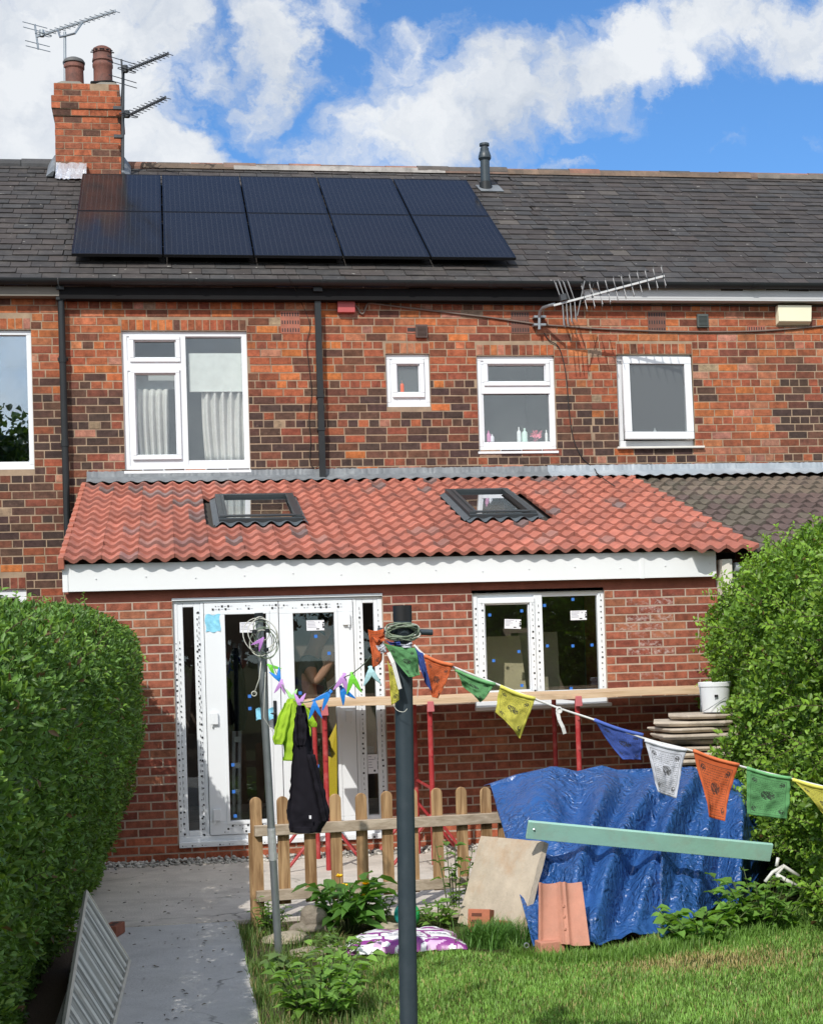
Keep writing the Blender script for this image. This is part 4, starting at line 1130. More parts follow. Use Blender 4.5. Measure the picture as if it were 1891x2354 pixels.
# French doors
YD = YE+.03
XD = lambda px, py: at(px, py, YD).x
ZD = lambda px, py: at(px, py, YD).z
def door_set():
    x0, x1, z0, z1 = Dr
    sl_g = (XD(421, 1450), XD(446, 1450), ZD(440, 1911), ZD(432, 1396))
    dl_g = (XD(517, 1450), XD(612, 1450), ZD(565, 1886), ZD(562, 1412))
    dr_g = (XD(673.5, 1450), XD(768, 1450), ZD(725, 1880), ZD(720, 1409))
    sr_g = (XD(835, 1450), XD(860, 1450), ZD(850, 1874), ZD(845, 1386))
    xa, xc, xb = XD(470, 1450), XD(641, 1450), XD(811, 1450)
    b = MB(); y0, y1 = YD, YD+.07
    b.box(x0, x1, y0, y1, z1-.045, z1); b.box(x0, x1, y0, y1, z0, z0+.055)
    for a, c in ((x0, x0+.04), (xa-.035, xa-.004), (xb+.004, xb+.035), (x1-.04, x1)): b.box(a, c, y0, y1, z0+.055, z1-.045)
    for (gx0, gx1, gz0, gz1), (fa, fb) in ((sl_g, (x0+.04, xa-.035)), (sr_g, (xb+.035, x1-.04))):
        b.box(fa, gx0, y0+.004, y1, z0+.055, z1-.045); b.box(gx1, fb, y0+.004, y1, z0+.055, z1-.045)
        b.box(gx0, gx1, y0+.004, y1, gz1, z1-.045); b.box(gx0, gx1, y0+.004, y1, z0+.055, gz0)
    fr = b.build('door_frame', M_upvc, ext, bevel=.005)
    for q in (sl_g, sr_g):
        g = MB(); g.box(q[0]-.004, q[1]+.004, YD+.036, YD+.046, q[2]-.004, q[3]+.004); g.build('pane', M_glass_dark, fr)
    s = MB(); s.box(x0-.0, x1+.01, YD-.06, YD-.001, z0-.035, z0+.012); s.build('door_sill', M_upvc, fr, bevel=.005)
    t = MB(); t.box(x0-.005, x1+.005, YD-.012, YD-.001, z1-.022, z1+.002); t.build('head_trim', M_upvc, fr, bevel=.003)
    for (q, a, c, hinge) in ((dl_g, xa, xc-.003, 'l'), (dr_g, xc+.003, xb, 'r')):
        d = MB(); ya = YD-.02; e = .03
        d.box(a, c, ya, y1-.01, q[3], z1-.05); d.box(a, c, ya, y1-.01, z0+.06, q[2]); d.box(a, q[0], ya, y1-.01, q[2], q[3]); d.box(q[1], c, ya, y1-.01, q[2], q[3])
        for (aa, cc, za, zb) in ((q[0]-e, q[1]+e, q[3], q[3]+e), (q[0]-e, q[1]+e, q[2]-e, q[2]), (q[0]-e, q[0], q[2], q[3]), (q[1], q[1]+e, q[2], q[3])):
            d.box(aa, cc, ya-.008, ya-.0005, za, zb)
        dd = d.build('french_door', M_upvc, ext, bevel=.004)
        g = MB(); g.box(q[0]-.004, q[1]+.004, YD+.02, YD+.03, q[2]-.004, q[3]+.004); g.build('pane', M_glass_dark, dd)
        hx = XD(492, 1640) if hinge == 'l' else XD(795, 1425)
        for hz in ((ZD(492, 1652), ZD(495, 1873)) if hinge == 'l' else (ZD(795, 1424), ZD(800, 1646))):
            h = MB(); h.box(hx-.032, hx+.032, ya-.03, ya-.001, hz-.05, hz+.05); h.tube([(hx-(.02 if hinge == 'l' else -.02), ya-.02, hz-.07), (hx-(.02 if hinge == 'l' else -.02), ya-.02, hz-.04)], .008, 8)
            h.build('hinge', M_upvc, dd, bevel=.006)
        if hinge == 'l':
            k = MB(); hx, hz = XD(632, 1640), ZD(632, 1645)
            k.box(hx-.014, hx+.014, ya-.012, ya-.001, hz-.12, hz+.13); k.tube([(hx, ya-.012, hz+.02), (hx, ya-.05, hz+.02)], .010, 8); k.tube([(hx, ya-.05, hz+.02), (hx-.11, ya-.05, hz+.015)], .010, 8)
            k.build('handle', M_black_plastic, dd, bevel=.003)
            k = MB(); k.grid(lambda u, v: (hx-.17+u*.15, ya-.07-.02*math.sin(u*9+v*5), hz-.035+v*.10+.012*math.sin(u*8)), 12, 6); k.build('blue_film', M_film, dd, smooth=True)
            k = MB(); c1 = (XD(488, 1433), ZD(488, 1433)); k.grid(lambda u, v: (c1[0]-.06+u*.125+.006*math.sin(v*7), ya-.004-.004*math.sin(u*14+v*11), c1[1]-.075+v*.15+.006*math.sin(u*9)), 12, 12); k.build('blue_film', M_film, dd, smooth=True)
        for (fx, fz) in (((.55, .60), (.55, .54), (.1, .27), (.1, .14), (.12, .022)) if hinge == 'l' else ((.55, .885), (.86, .80), (.13, .61), (.5, .25))):
            X, Z = q[0]+(q[1]-q[0])*fx, q[2]+(q[3]-q[2])*fz; k = MB(); k.box(X-.014, X+.014, YD+.012, YD+.018, Z-.014, Z+.014); k.build('spacer_pad', M_bluepad, dd)
        glabel(dd, q[0]+(.13 if hinge == 'l' else .12), q[3]-.16 if hinge == 'l' else q[3]-.155, YD+.012)
    # printed protective film on the frames
    ya = YD-.029
    film(fr, [(x0+.005, sl_g[0]-.02), ], z0+.06, z1-.35, YD-.0022, 2, .05); film(fr, [(sl_g[1]+.02, xa-.04)], z0+.06, z1-.12, YD-.0022, 2, .05)
    film(fr, [(xb+.04, sr_g[0]-.01)], z0+.06, z1-.12, YD-.0022, 1, .045); film(fr, [(sr_g[1]+.01, x1-.005)], z0+.06, z1-.12, YD-.0022, 1, .045)
    film(fr, [(dl_g[0]-.1, dl_g[1]+.12)], dl_g[3]+.035, z1-.06, ya+.0055, 0, .04); film(fr, [(dr_g[0]-.1, dr_g[1]+.12)], dr_g[3]+.035, z1-.06, ya+.0055, 0, .04)
    film(fr, [(dl_g[0]-.05, dl_g[1]+.12)], z0+.07, dl_g[2]-.035, ya+.0055, 0, .05); film(fr, [(dr_g[0]-.05, dr_g[1]+.05)], z0+.07, dr_g[2]-.035, ya+.0055, 0, .05)
    film(fr, [(x0+.03, x1-.03)], z0-.03, z0+.008, YD-.0615, 0, .06)
    # seals, dark lines between the leaves
    k = MB(); 
    for x in (xa-.002, xb+.002): k.box(x-.004, x+.004, YD+.002, YD+.03, z0+.06, z1-.05)
    k.build('seal', M_steel_dark, fr)
    k = MB(); X = sr_g[0]+.055; glabel(fr, sr_g[0]+.006, sr_g[2]+.36, YD+.03, .095, .17)
    return fr

def film(parent, xr, za, zb, Y, cols, step):
    rnd = random.Random(int(za*1000)+int(xr[0][0]*777)); b = MB(); (xa, xb) = xr[0]
    if cols:
        for c in range(cols):
            x = xa+(xb-xa)*((c+.5)/cols); z = za+rnd.uniform(0, step)
            while z < zb:
                j = rnd.uniform(-.004, .004); s_ = rnd.choice((.004, .006, .008))
                if rnd.random() < .55: b.box(x+j-s_, x+j+s_, Y-.0006, Y, z-s_, z+s_)
                else: b.box(x+j-.002, x+j+.002, Y-.0006, Y, z-.012, z+.012)
                z += step*rnd.uniform(.85, 1.15)
    else:
        z = za+.012; r = 0
        while z < zb:
            x = xa+(step if r % 2 else 0)*.6
            while x < xb:
                s_ = rnd.choice((.004, .006, .0085))
                if rnd.random() < .62: b.box(x-s_, x+s_, Y-.0006, Y, z-s_, z+s_); b.box(x+.016, x+.036, Y-.0006, Y, z-.0015, z+.0015, 1)
                x += step*1.3*rnd.uniform(.9, 1.1)
            z += .026; r += 1
    if b.f: b.build('printed_film', [M_ink, M_grey_ink], parent)['kind'] = 'stuff'

def glabel(parent, x, z, Y, w_=.155, h=.09, ang=0.0):
    b = MB(); rot = lambda u, v: (x+u*math.cos(ang)-v*math.sin(ang), z+u*math.sin(ang)+v*math.cos(ang))
    def q(u0, u1, v0, v1, m_, d=0.0):
        ps = [rot(u0, v0), rot(u1, v0), rot(u1, v1), rot(u0, v1)]
        b.hexa([(ps[0][0], Y-d-.001, ps[0][1]), (ps[1][0], Y-d-.001, ps[1][1]), (ps[1][0], Y-d, ps[1][1]), (ps[0][0], Y-d, ps[0][1])],
               [(ps[3][0], Y-d-.001, ps[3][1]), (ps[2][0], Y-d-.001, ps[2][1]), (ps[2][0], Y-d, ps[2][1]), (ps[3][0], Y-d, ps[3][1])], m_)
    q(0, w_, 0, h, 0); rnd = random.Random(int(x*100))
    for k in range(5): q(.008, .008+w_*rnd.uniform(.25, .55), h*(.86-.14*k), h*(.90-.14*k), 2, .0013)
    q(w_*.55, w_*.72, h*.1, h*.2, 1, .0013); q(w_*.68, w_*.74, h*.72, h*.86, 2, .0013)
    q(w_*.90, w_*1.0, h*.22, h*.42, 1, .0013); q(w_*.90, w_*.97, h*.46, h*.64, 1, .0013); q(w_*.92, w_*1.0, h*.7, h*.82, 1, .0013)
    b.build('paper_label', [M_paper, M_ink, M_grey_ink], parent)
door_set()

# kitchen window
def kitchen_window():
    x0, x1, z0, z1 = Wn
    gl = (XD(1114, 1450), XD(1218, 1450), ZD(1168, 1590), ZD(1165, 1387)); gr = (XD(1247.5, 1450), XD(1374.5, 1450), ZD(1312, 1586), ZD(1308, 1370))
    fr = upvc(ext, 'window', Wn, YD, [(gl[1]+.04, gr[0]-.001, z0+.055, z1-.05)], [gl, gr], M_glass_dark, sashes=[(*gl, .045)], fw=.05)
    b = MB(); b.box(x0-.005, x1+.02, YD-.09, YD-.001, z0-.025, z0+.005); b.build('sill', M_upvc, fr, bevel=.005)
    for px, py in ((1125, 1414), (1198.5, 1404.5), (1134, 1519), (1192, 1498), (1199, 1576), (1251, 1392), (1316, 1378), (1257.5, 1485), (1316, 1485), (1360, 1483), (1312, 1583)):
        c = at(px, py, YD+.033); k = MB(); k.box(c.x-.013, c.x+.013, YD+.028, YD+.034, c.z-.013, c.z+.013); k.build('spacer_pad', M_bluepad, fr)
    p = at(1159, 1445, YD+.03); glabel(fr, p.x, p.z+.0, YD+.03, .15, .085, -.05)
    p = at(1311, 1426, YD+.03); glabel(fr, p.x, p.z, YD+.03, .15, .085, 0)
    film(fr, [(x0+.005, gl[0]-.05)], z0+.1, z1-.15, YD-.0022, 1, .05); film(fr, [(gl[0]-.04, gl[0]-.005)], z0+.1, z1-.12, YD-.0202, 1, .06)
    film(fr, [(gl[1]+.005, gl[1]+.04)], z0+.1, z1-.12, YD-.0202, 1, .05); film(fr, [(gl[1]+.045, gr[0]-.005)], z0+.08, z1-.12, YD-.0022, 1, .055)
    film(fr, [(gr[1]+.005, x1-.005)], z0+.06, z1-.06, YD-.0022, 1, .05)
kitchen_window()
# interior clutter
b = MB(); a = at(1120, 1600, 13.85); a2 = at(1188, 1462, 13.95); c = at(1222, 1462, 14.0)
b.hexa([(a.x+.06, 13.72, .6), (a.x+.42, 13.74, .6), (a.x+.42, 13.755, .6), (a.x+.06, 13.735, .6)], [(a.x-.02, 13.86, a2.z), (a.x+.33, 13.88, a2.z), (a.x+.33, 13.895, a2.z), (a.x-.02, 13.875, a2.z)])
tag(b.build('cardboard_sheet', mat('pale cardboard', (.50, .43, .27), .9, .1, 6, .2, 40)), 'pale cardboard sheet propped inside behind the left kitchen pane', 'cardboard')
b = MB(); b.hexa([(a.x+.40, 14.0, .4), (a.x+.75, 14.0, .4), (a.x+.75, 14.3, .4), (a.x+.40, 14.3, .4)], [(a.x+.34, 14.0, a2.z+.03), (a.x+.72, 14.0, a2.z+.03), (a.x+.72, 14.3, a2.z+.03), (a.x+.34, 14.3, a2.z+.03)])
b.box(a.x+.45, a.x+.62, 13.985, 13.998, 1.35, 1.65); b.box(a.x+.45, a.x+.62, 13.985, 13.998, .95, 1.28)
tag(b.build('cupboard_carcass', mat('drab board', (.33, .29, .20), .8, .1)), 'drab cupboard carcass standing inside beside the cardboard sheet', 'cupboard')
b = MB(); p = at(690, 1700, 13.75); 
b.hexa([at(745, 1830, 13.8), at(775, 1850, 13.8), at(775, 1850, 13.86), at(745, 1830, 13.86)], [at(748, 1715, 13.9), at(774, 1660, 13.9), at(774, 1660, 13.96), at(748, 1715, 13.96)])
tag(b.build('yellow_board', mat('yellow plastic', (.72, .52, .03), .5, .08)), 'yellow board leaning inside behind the right French door', 'board')
b = MB()   # step ladder
for px in (538, 551): b.bar(at(px, 1900, 14.3), at(px+1, 1480, 14.6), .03, .05)
for k in range(7): b.bar(at(538, 1880-k*60, 14.3+.04*k), at(552, 1880-k*60, 14.3+.04*k), .02, .05)
tag(b.build('step_ladder', M_alu), 'aluminium step ladder standing inside behind the left French door', 'ladder')
def hanging_coat():
    b = MB(); rows = [(1490, 534, 546, .10), (1515, 528, 552, .16), (1545, 524, 560, .2), (1600, 524, 566, .2), (1650, 528, 568, .18), (1680, 530, 562, .14)]
    rings = []
    for (py, l, r_, d) in rows:
        A, B = at(l, py, 14.0), at(r_, py, 14.0); c = (A+B)/2; h = (B-A).length/2
        rings.append([b.vadd((c.x+h*math.cos(t), 14.0+d/2*math.sin(t)+.01*math.sin(5*t), c.z)) for t in np.linspace(0, 6.28, 17)[:-1]])
    for p_, q_ in zip(rings, rings[1:]):
        for k in range(16): b.face((p_[k], q_[k], q_[(k+1) % 16], p_[(k+1) % 16]))
    b.face(rings[0]); b.face(rings[-1][::-1])
    tag(b.build('coat', cloth_mat('black coat cloth', (.008, .008, .01)), None, smooth=True), 'black coat hanging inside behind the left French door', 'coat')
hanging_coat()

# ------------------------------------------------------------------ neighbour's extension on the right
nx = thing('neighbour_extension', 'brown tiled lean-to next door, mostly hidden by the right hedge', 'extension', (5.3, YE, 0))
def brown_tile(x, r, rnd):
    k = rnd.uniform(.85, 1.15); c = (.125, .090, .080) if r < 10 else (.16, .13, .10)
    if x < 6.2 and rnd.random() < .5: c = (.12, .105, .08)
    return C_(*(v*k for v in c))
tile_roof('roof', 5.14, 10.54, brown_tile, nx, lift=-.035, seed=9)
b = MB(); b.poly([ept(5.1, .05, -.06), ept(10.5, .05, -.06), ept(10.5, S_TOP, -.06), ept(5.1, S_TOP, -.06)]); b.build('roof_deck', M_dark, nx)
flashing(nx, 4.25, 10.5, M_lead_new, 5, at(1600, 1086, YM-.1).z, at(1600, 1066, YM).z)
b = MB(); b.box(EX1+.03, 10.5, YE+.05, YE+.3, 0, 2.35); b.build('wall', mat('cream render', (.55, .52, .44), .9, .1, 6, .2, 60), nx)
b = MB(); b.box(EX1+.004, EX1+.10, YE-.13, YE+.05, 2.17, 2.50); b.box(EX1+.10, 10.5, YE-.03, YE+.05, 2.2, 2.42); b.build('fascia', mat('off white board', (.66, .63, .56), .6, .1), nx, bevel=.004)
b = MB(); b.tube([(EX1+.13, YE-.10, 2.42), (10.5, YE-.10, 2.42)], .05, 14); b.build('gutter', mat('grey gutter', (.30, .33, .34), .45, .1), nx, smooth=True, auto=40)

# ------------------------------------------------------------------ ground
def flat(name, pts, z, mt, label=None, cat=None):
    b = MB(); b.poly([(p[0], p[1], z) for p in pts]); o = b.build(name, mt); o['kind'] = 'structure'; return o
def soil_mat():
    mt = bpy.data.materials.new('soil and turf'); mt.use_nodes = True; t = NT(mt.node_tree); bs = t.n['Principled BSDF']; o = t.obj()
    n1 = t.noise(1.7, 6, .6, o); n2 = t.noise(30, 5, .65, o); n3 = t.noise(140, 3, .6, o)
    g = t.mix(n2, (.035, .05, .012), (.085, .115, .03)); s = t.mix(n3, (.06, .045, .032), (.15, .115, .085))
    c = t.mix(t.ramp(n1, .42, .62, 0, .55), g, t.mix(n2, (.10, .085, .04), (.17, .14, .07)))
    sp = t.add('ShaderNodeSeparateXYZ'); t.link(o, sp.inputs[0])
    bed = t.ramp(t.math('ADD', sp.outputs[0], t.math('MULTIPLY', t.math('SUBTRACT', t.noise(4, 4, .6, o), .5), .3)), .85, 1.0, 1, 0)
    c = t.mix(bed, c, s)
    t.link(c, bs.inputs['Base Color']); bs.inputs['Roughness'].default_value = .97; bs.inputs['Specular IOR Level'].default_value = .1
    t.link(t.bump(t.math('ADD', n2, n3), .8, .02), bs.inputs['Normal']); return mt
M_soil = soil_mat()
flat('ground', [(-400, -400), (400, -400), (400, 600), (-400, 600)], -.03, M_soil)
b = MB()   # patio in front of the wall
b.box(-1.3, 3.9, 10.23, YE-.10, -.15, .0); b.box(-.64, .345, 4.0, 10.215, -.15, -.004)
for x in (): pass
po = b.build('path', [M_concrete, M_path], None, bevel=.008); po['kind'] = 'structure'
for i, p in enumerate(po.data.polygons):
    if p.center.y < 10.22: p.material_index = 1
for _m in (M_path, M_concrete):
    _t = NT(_m.node_tree); _bs = _t.n['Principled BSDF']; _src = _bs.inputs['Base Color'].links[0].from_socket; _o = _t.obj()
    _w = _t.add('ShaderNodeVectorMath', operation='MULTIPLY_ADD'); _n = _t.add('ShaderNodeTexNoise'); _n.inputs['Scale'].default_value = 5; _n.inputs['Detail'].default_value = 6; _t.link(_o, _n.inputs['Vector'])
    _t.link(_n.outputs[1], _w.inputs[0]); _w.inputs[1].default_value = (.3, .3, 0); _t.link(_o, _w.inputs[2])
    _v = _t.add('ShaderNodeTexVoronoi'); _v.feature = 'DISTANCE_TO_EDGE'; _v.inputs['Scale'].default_value = .75; _t.link(_w.outputs[0], _v.inputs['Vector'])
    _c = _t.math('MULTIPLY', _t.ramp(_v.outputs['Distance'], .0, .012, .75, 0), _t.ramp(_t.noise(1.3, 3, .5, _o), .45, .6, 0, 1))
    _s = _t.ramp(_t.noise(.9, 6, .7, _t.mapping(_o, loc=(5, 2, 0))),   .5, .66, 0, .16); _g = _t.ramp(_t.noise(230, 2, .5, _o), .60, .70, 0, .4)
    _t.link(_t.mix(_c, _t.mix(_g, _t.mix(_s, _src, (.20, .19, .15)), (.17, .16, .15)), (.07, .065, .05)), _bs.inputs['Base Color'])
# gravel strip against the wall
def pebbles():
    V = []; Fc = []; T = []; n = 1500
    ico = [(0, 0, 1), (.89, 0, .45), (.28, .85, .45), (-.72, .53, .45), (-.72, -.53, .45), (.28, -.85, .45), (.72, .53, -.45), (-.28, .85, -.45), (-.89, 0, -.45), (-.28, -.85, -.45), (.72, -.53, -.45), (0, 0, -1)]
    fc = [(0, 1, 2), (0, 2, 3), (0, 3, 4), (0, 4, 5), (0, 5, 1), (1, 6, 2), (2, 7, 3), (3, 8, 4), (4, 9, 5), (5, 10, 1), (6, 7, 2), (7, 8, 3), (8, 9, 4), (9, 10, 5), (10, 6, 1), (11, 7, 6), (11, 8, 7), (11, 9, 8), (11, 10, 9), (11, 6, 10)]
    ico = np.array(ico); fc = np.array(fc)
    for k in range(n):
        x = RNG.uniform(-1.0, 3.8); y = 13.25-abs(RNG.normal(0, .09)); s_ = RNG.uniform(.006, .019)
        a = ico*RNG.uniform(.75, 1.25, (12, 1))*np.array([1.3, 1, .8])*s_; th = RNG.uniform(0, 6.28)
        a = np.c_[a[:, 0]*math.cos(th)-a[:, 1]*math.sin(th), a[:, 0]*math.sin(th)+a[:, 1]*math.cos(th), a[:, 2]]
        V.append(a+np.array([x, y, s_*.5+.0+max(0, .09-(13.25-y))*.25])); Fc.append(fc+12*k)
        g = RNG.uniform(.16, .62); T.append(np.tile(np.array([g, g*.96, g*.88]), (12, 1)))
    o = np_mesh('gravel', np.concatenate(V), [np.concatenate(Fc)], mat('gravel stones', (1, 1, 1), .85, .2, 40, tint=True), np.concatenate(T), smooth=True)
    o['kind'] = 'stuff'; tag(o, 'pale loose gravel strip along the foot of the brick wall', 'gravel')
pebbles()

def litter():
    n = 150; P = np.c_[RNG.uniform(-.6, .6, n), RNG.uniform(6.8, 12.9, n), np.full(n, .003)]; P[P[:, 1] < 10.2, 0] = RNG.uniform(-.45, .33, (P[:, 1] < 10.2).sum())
    T = np.array([.07, .055, .035])*RNG.uniform(.5, 2.2, (n, 1)); L = RNG.uniform(.012, .035, n)
    o = leaves('leaf_litter', P, RNG.normal(0, 1, (n, 3))*np.array([1, 1, .12]), np.tile([0, 0, 1.], (n, 1)), L, L*.45, M_leaf, T); o['kind'] = 'stuff'; tag(o, 'scattered dead leaves and bits on the concrete path', 'leaf litter')
# ------------------------------------------------------------------ foliage
def sdf_box(P, c, h, r):
    q = np.abs(P-c)-(h-r); return np.linalg.norm(np.maximum(q, 0), axis=1)+np.minimum(q.max(axis=1), 0)-r
def shell(n, c, h, r, amp, fr, seed, warpf, unw, thick=.10):
    c, h = np.array(c), np.array(h); out = []; tot = 0
    rg = np.random.default_rng(seed)
    f = lambda P: sdf_box(warpf(P), c, h, r)+amp*wob(P, fr, seed)+amp*.5*wob(P, fr*2.7, seed+3)
    while tot < n:
        P = unw(c+rg.uniform(-1, 1, (400000, 3))*(h+.25)); d = f(P)
        k = (d < .02) & (d > -thick) & (rg.uniform(0, 1, len(d)) < np.exp(d/thick*1.2)); P = P[k]; out.append(P); tot += len(P)
        if len(out) > 60: break
    P = np.concatenate(out)[:n]; e = .01
    N = np.stack([f(P+np.eye(3)[i]*e)-f(P-np.eye(3)[i]*e) for i in range(3)], axis=1)
    return P, unit(N), f
def hedge(name, label, c, h, r, n, amp, fr, seed, L, ar, base, keep, warpf, unw, sprays=0, spray_keep=None, slen=(.1, .3), thk=.10):
    unwarp = lambda p: tuple(unw(np.array([p], float))[0])
    rg = np.random.default_rng(seed+50)
    root = thing(name, label, 'hedge', (c[0], c[1], 0))
    P, N, f = shell(n, c, h, r, amp, fr, seed, warpf, unw, thk); k = keep(P, N); P, N = P[k], N[k]
    D = N*.75+rg.normal(0, .55, P.shape)+np.array([0, 0, .35]); LL = rg.uniform(L[0], L[1], len(P))
    nn = N+rg.normal(0, .45, P.shape)+np.array([0, 0, .3])
    k1 = rg.uniform(.6, 1.35, (len(P), 1)); cl = (.5+.5*wob(P, 2.3, 4))[:, None]
    T = np.array(base)*k1*(.8+.4*cl); yl = rg.uniform(0, 1, (len(P), 1)) < .18
    T = np.where(yl, T*np.array([1.5, 1.3, .9]), T); dk_ = rg.uniform(0, 1, (len(P), 1)); T = np.where(dk_ < .18, T*.55, T); T = np.where(dk_ > .985, np.array([.16, .10, .045]), T)
    leaves('foliage', P, D, nn, LL, LL*ar, M_leaf, T, root)
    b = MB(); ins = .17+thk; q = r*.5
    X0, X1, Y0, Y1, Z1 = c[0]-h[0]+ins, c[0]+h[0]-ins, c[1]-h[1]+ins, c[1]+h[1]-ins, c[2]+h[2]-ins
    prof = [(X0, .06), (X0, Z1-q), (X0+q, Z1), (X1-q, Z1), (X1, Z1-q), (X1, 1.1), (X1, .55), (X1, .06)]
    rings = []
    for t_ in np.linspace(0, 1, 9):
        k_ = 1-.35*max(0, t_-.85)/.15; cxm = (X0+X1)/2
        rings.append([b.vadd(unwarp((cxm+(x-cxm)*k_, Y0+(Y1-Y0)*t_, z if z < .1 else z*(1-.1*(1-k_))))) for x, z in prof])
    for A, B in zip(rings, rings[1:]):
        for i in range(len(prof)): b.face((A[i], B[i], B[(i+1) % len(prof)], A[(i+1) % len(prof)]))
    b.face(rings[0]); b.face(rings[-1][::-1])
    b.build('dark_core', mat('hedge core shade', (.022, .022, .012), .95, .4, 20, .8, 30), root)  # solid core added to block light, inner shade put into its dark colour
    cand = np.nonzero(spray_keep(P, N))[0]; pick = rg.choice(cand, sprays, replace=False)
    b = MB(); Q = []; DD = []
    for i in pick:
        p = P[i]-N[i]*.05; hh = rg.uniform(*slen); d0 = N[i]*.7+np.array([0, 0, .55])+rg.normal(0, .35, 3); d0 /= np.linalg.norm(d0); bend = np.array([rg.normal(0, .2), rg.normal(0, .2), -.25])
        cur = lambda t: p+d0*hh*t+bend*hh*t*t*.5
        b.tube([cur(t) for t in np.linspace(0, 1, 5)], [.0035, .003, .0025, .002, .0012], 4)
        m_ = max(4, int(hh/.016))
        for j in range(m_):
            t = .15+.85*(j+.5)/m_; a = j*2.4+rg.uniform(0, 1); sd = np.cross(d0, [math.cos(a), math.sin(a), .3])
            Q.append(cur(t)); DD.append(sd/np.linalg.norm(sd)+d0*.7)
    b.build('twigs', M_bark, root)['kind'] = 'stuff'
    Q = np.array(Q); DD = np.array(DD); LL = rg.uniform(L[0]*.7, L[1]*.95, len(Q))
    T = np.array(base)*rg.uniform(.85, 1.6, (len(Q), 1))*np.array([1.15, 1.08, .9])
    leaves('spray_leaves', Q, DD, np.tile([0, -.5, 1.], (len(Q), 1))+rg.normal(0, .4, Q.shape), LL, LL*ar, M_leaf, T, root)
    return root
M_leaf = leaf_mat('privet leaf', (1, 1, 1), .44, .34)
litter()
# left hedge: face leans back towards the ground, top falls a little towards the viewer
def warp_l(P): return np.c_[P[:, 0]+.34*np.clip(1-P[:, 2]/1.3, 0, 1)+.035*(12.6-P[:, 1]), P[:, 1], P[:, 2]+(12.5-P[:, 1])*.034]
def unw_l(Q):
    z = Q[:, 2]-(12.5-Q[:, 1])*.034; return np.c_[Q[:, 0]-.34*np.clip(1-z/1.3, 0, 1)-.035*(12.6-Q[:, 1]), Q[:, 1], z]
hedge('hedge', 'tall clipped privet hedge with small narrow leaves, its side along the path in shade', (-1.17, 8.55, 1.0), (.84, 4.5, 1.14), .48, 300000, .085, 2.3, 1, (.026, .052), .42, (.125, .245, .052),
      lambda P, N: (P[:, 2] > .02) & (warp_l(P)[:, 0] > -1.8), warp_l, unw_l, 420, lambda P, N: (P[:, 1] > 5.5) & (P[:, 0] > -1.6) & ((N[:, 2] > .45) | (np.abs(np.sin(P[:, 1]*9)) > .9)), (.06, .24))
# right hedge
def warp_r(P): return np.c_[P[:, 0]-.195*(P[:, 1]-12.4)+.22*np.clip(1-P[:, 2]/1.1, 0, 1), P[:, 1], P[:, 2]]
def unw_r(Q): return np.c_[Q[:, 0]+.195*(Q[:, 1]-12.4)-.22*np.clip(1-Q[:, 2]/1.1, 0, 1), Q[:, 1], Q[:, 2]]
hedge('hedge', 'loose bushy sunlit hedge with rounded leaves beside the tarpaulin and paving stack', (5.63, 9.7, 1.24), (1.10, 3.4, 1.24), .75, 250000, .19, 2.6, 2, (.022, .056), .60, (.155, .29, .040),
      lambda P, N: (P[:, 2] > .02) & (warp_r(P)[:, 0] < 5.9), warp_r, unw_r, 800, lambda P, N: (P[:, 1] > 7.6) & (N[:, 0] < .3) & (P[:, 2] > .1), (.10, .40), .20)

# garden trees behind the viewer, seen only as reflections in the glass
def back_tree(x, y, h, rad, seed, label):
    root = thing('tree', label, 'tree', (x, y, 0)); rg = np.random.default_rng(seed)
    b = MB(); b.tube([(x, y, 0), (x+.1, y, h*.3), (x-.05, y+.1, h*.7)], [.22, .16, .06], 9)
    for a in np.linspace(0, 5.5, 6): b.tube([(x, y, h*.35), (x+rad*.5*math.cos(a), y+rad*.5*math.sin(a), h*.6)], [.08, .03], 6)
    b.build('trunk', M_bark, root)
    n = 9000; P = rg.normal(0, 1, (n, 3)); P = unit(P)*(rg.uniform(.55, 1, (n, 1)))*np.array([rad, rad, h*.36])
    P *= (1+.22*wob(P, 1.2, seed))[:, None]; P += np.array([x, y, h*.62])
    T = np.array([.05, .09, .02])*rg.uniform(.6, 1.3, (n, 1)); LL = rg.uniform(.14, .3, n)
    leaves('crown', P, rg.normal(0, 1, P.shape), rg.normal(0, 1, P.shape)+np.array([0, 0, 1]), LL, LL*.7, M_leaf, T, root)
back_tree(-4.6, -4.5, 8.2, 2.4, 31, 'broad dark garden tree reflected in the left house window')
back_tree(5.2, -5.5, 6.5, 2.6, 32, 'green garden tree reflected in the kitchen window')
back_tree(.4, -9.0, 6.0, 3.0, 33, 'dark garden tree reflected in the French doors')

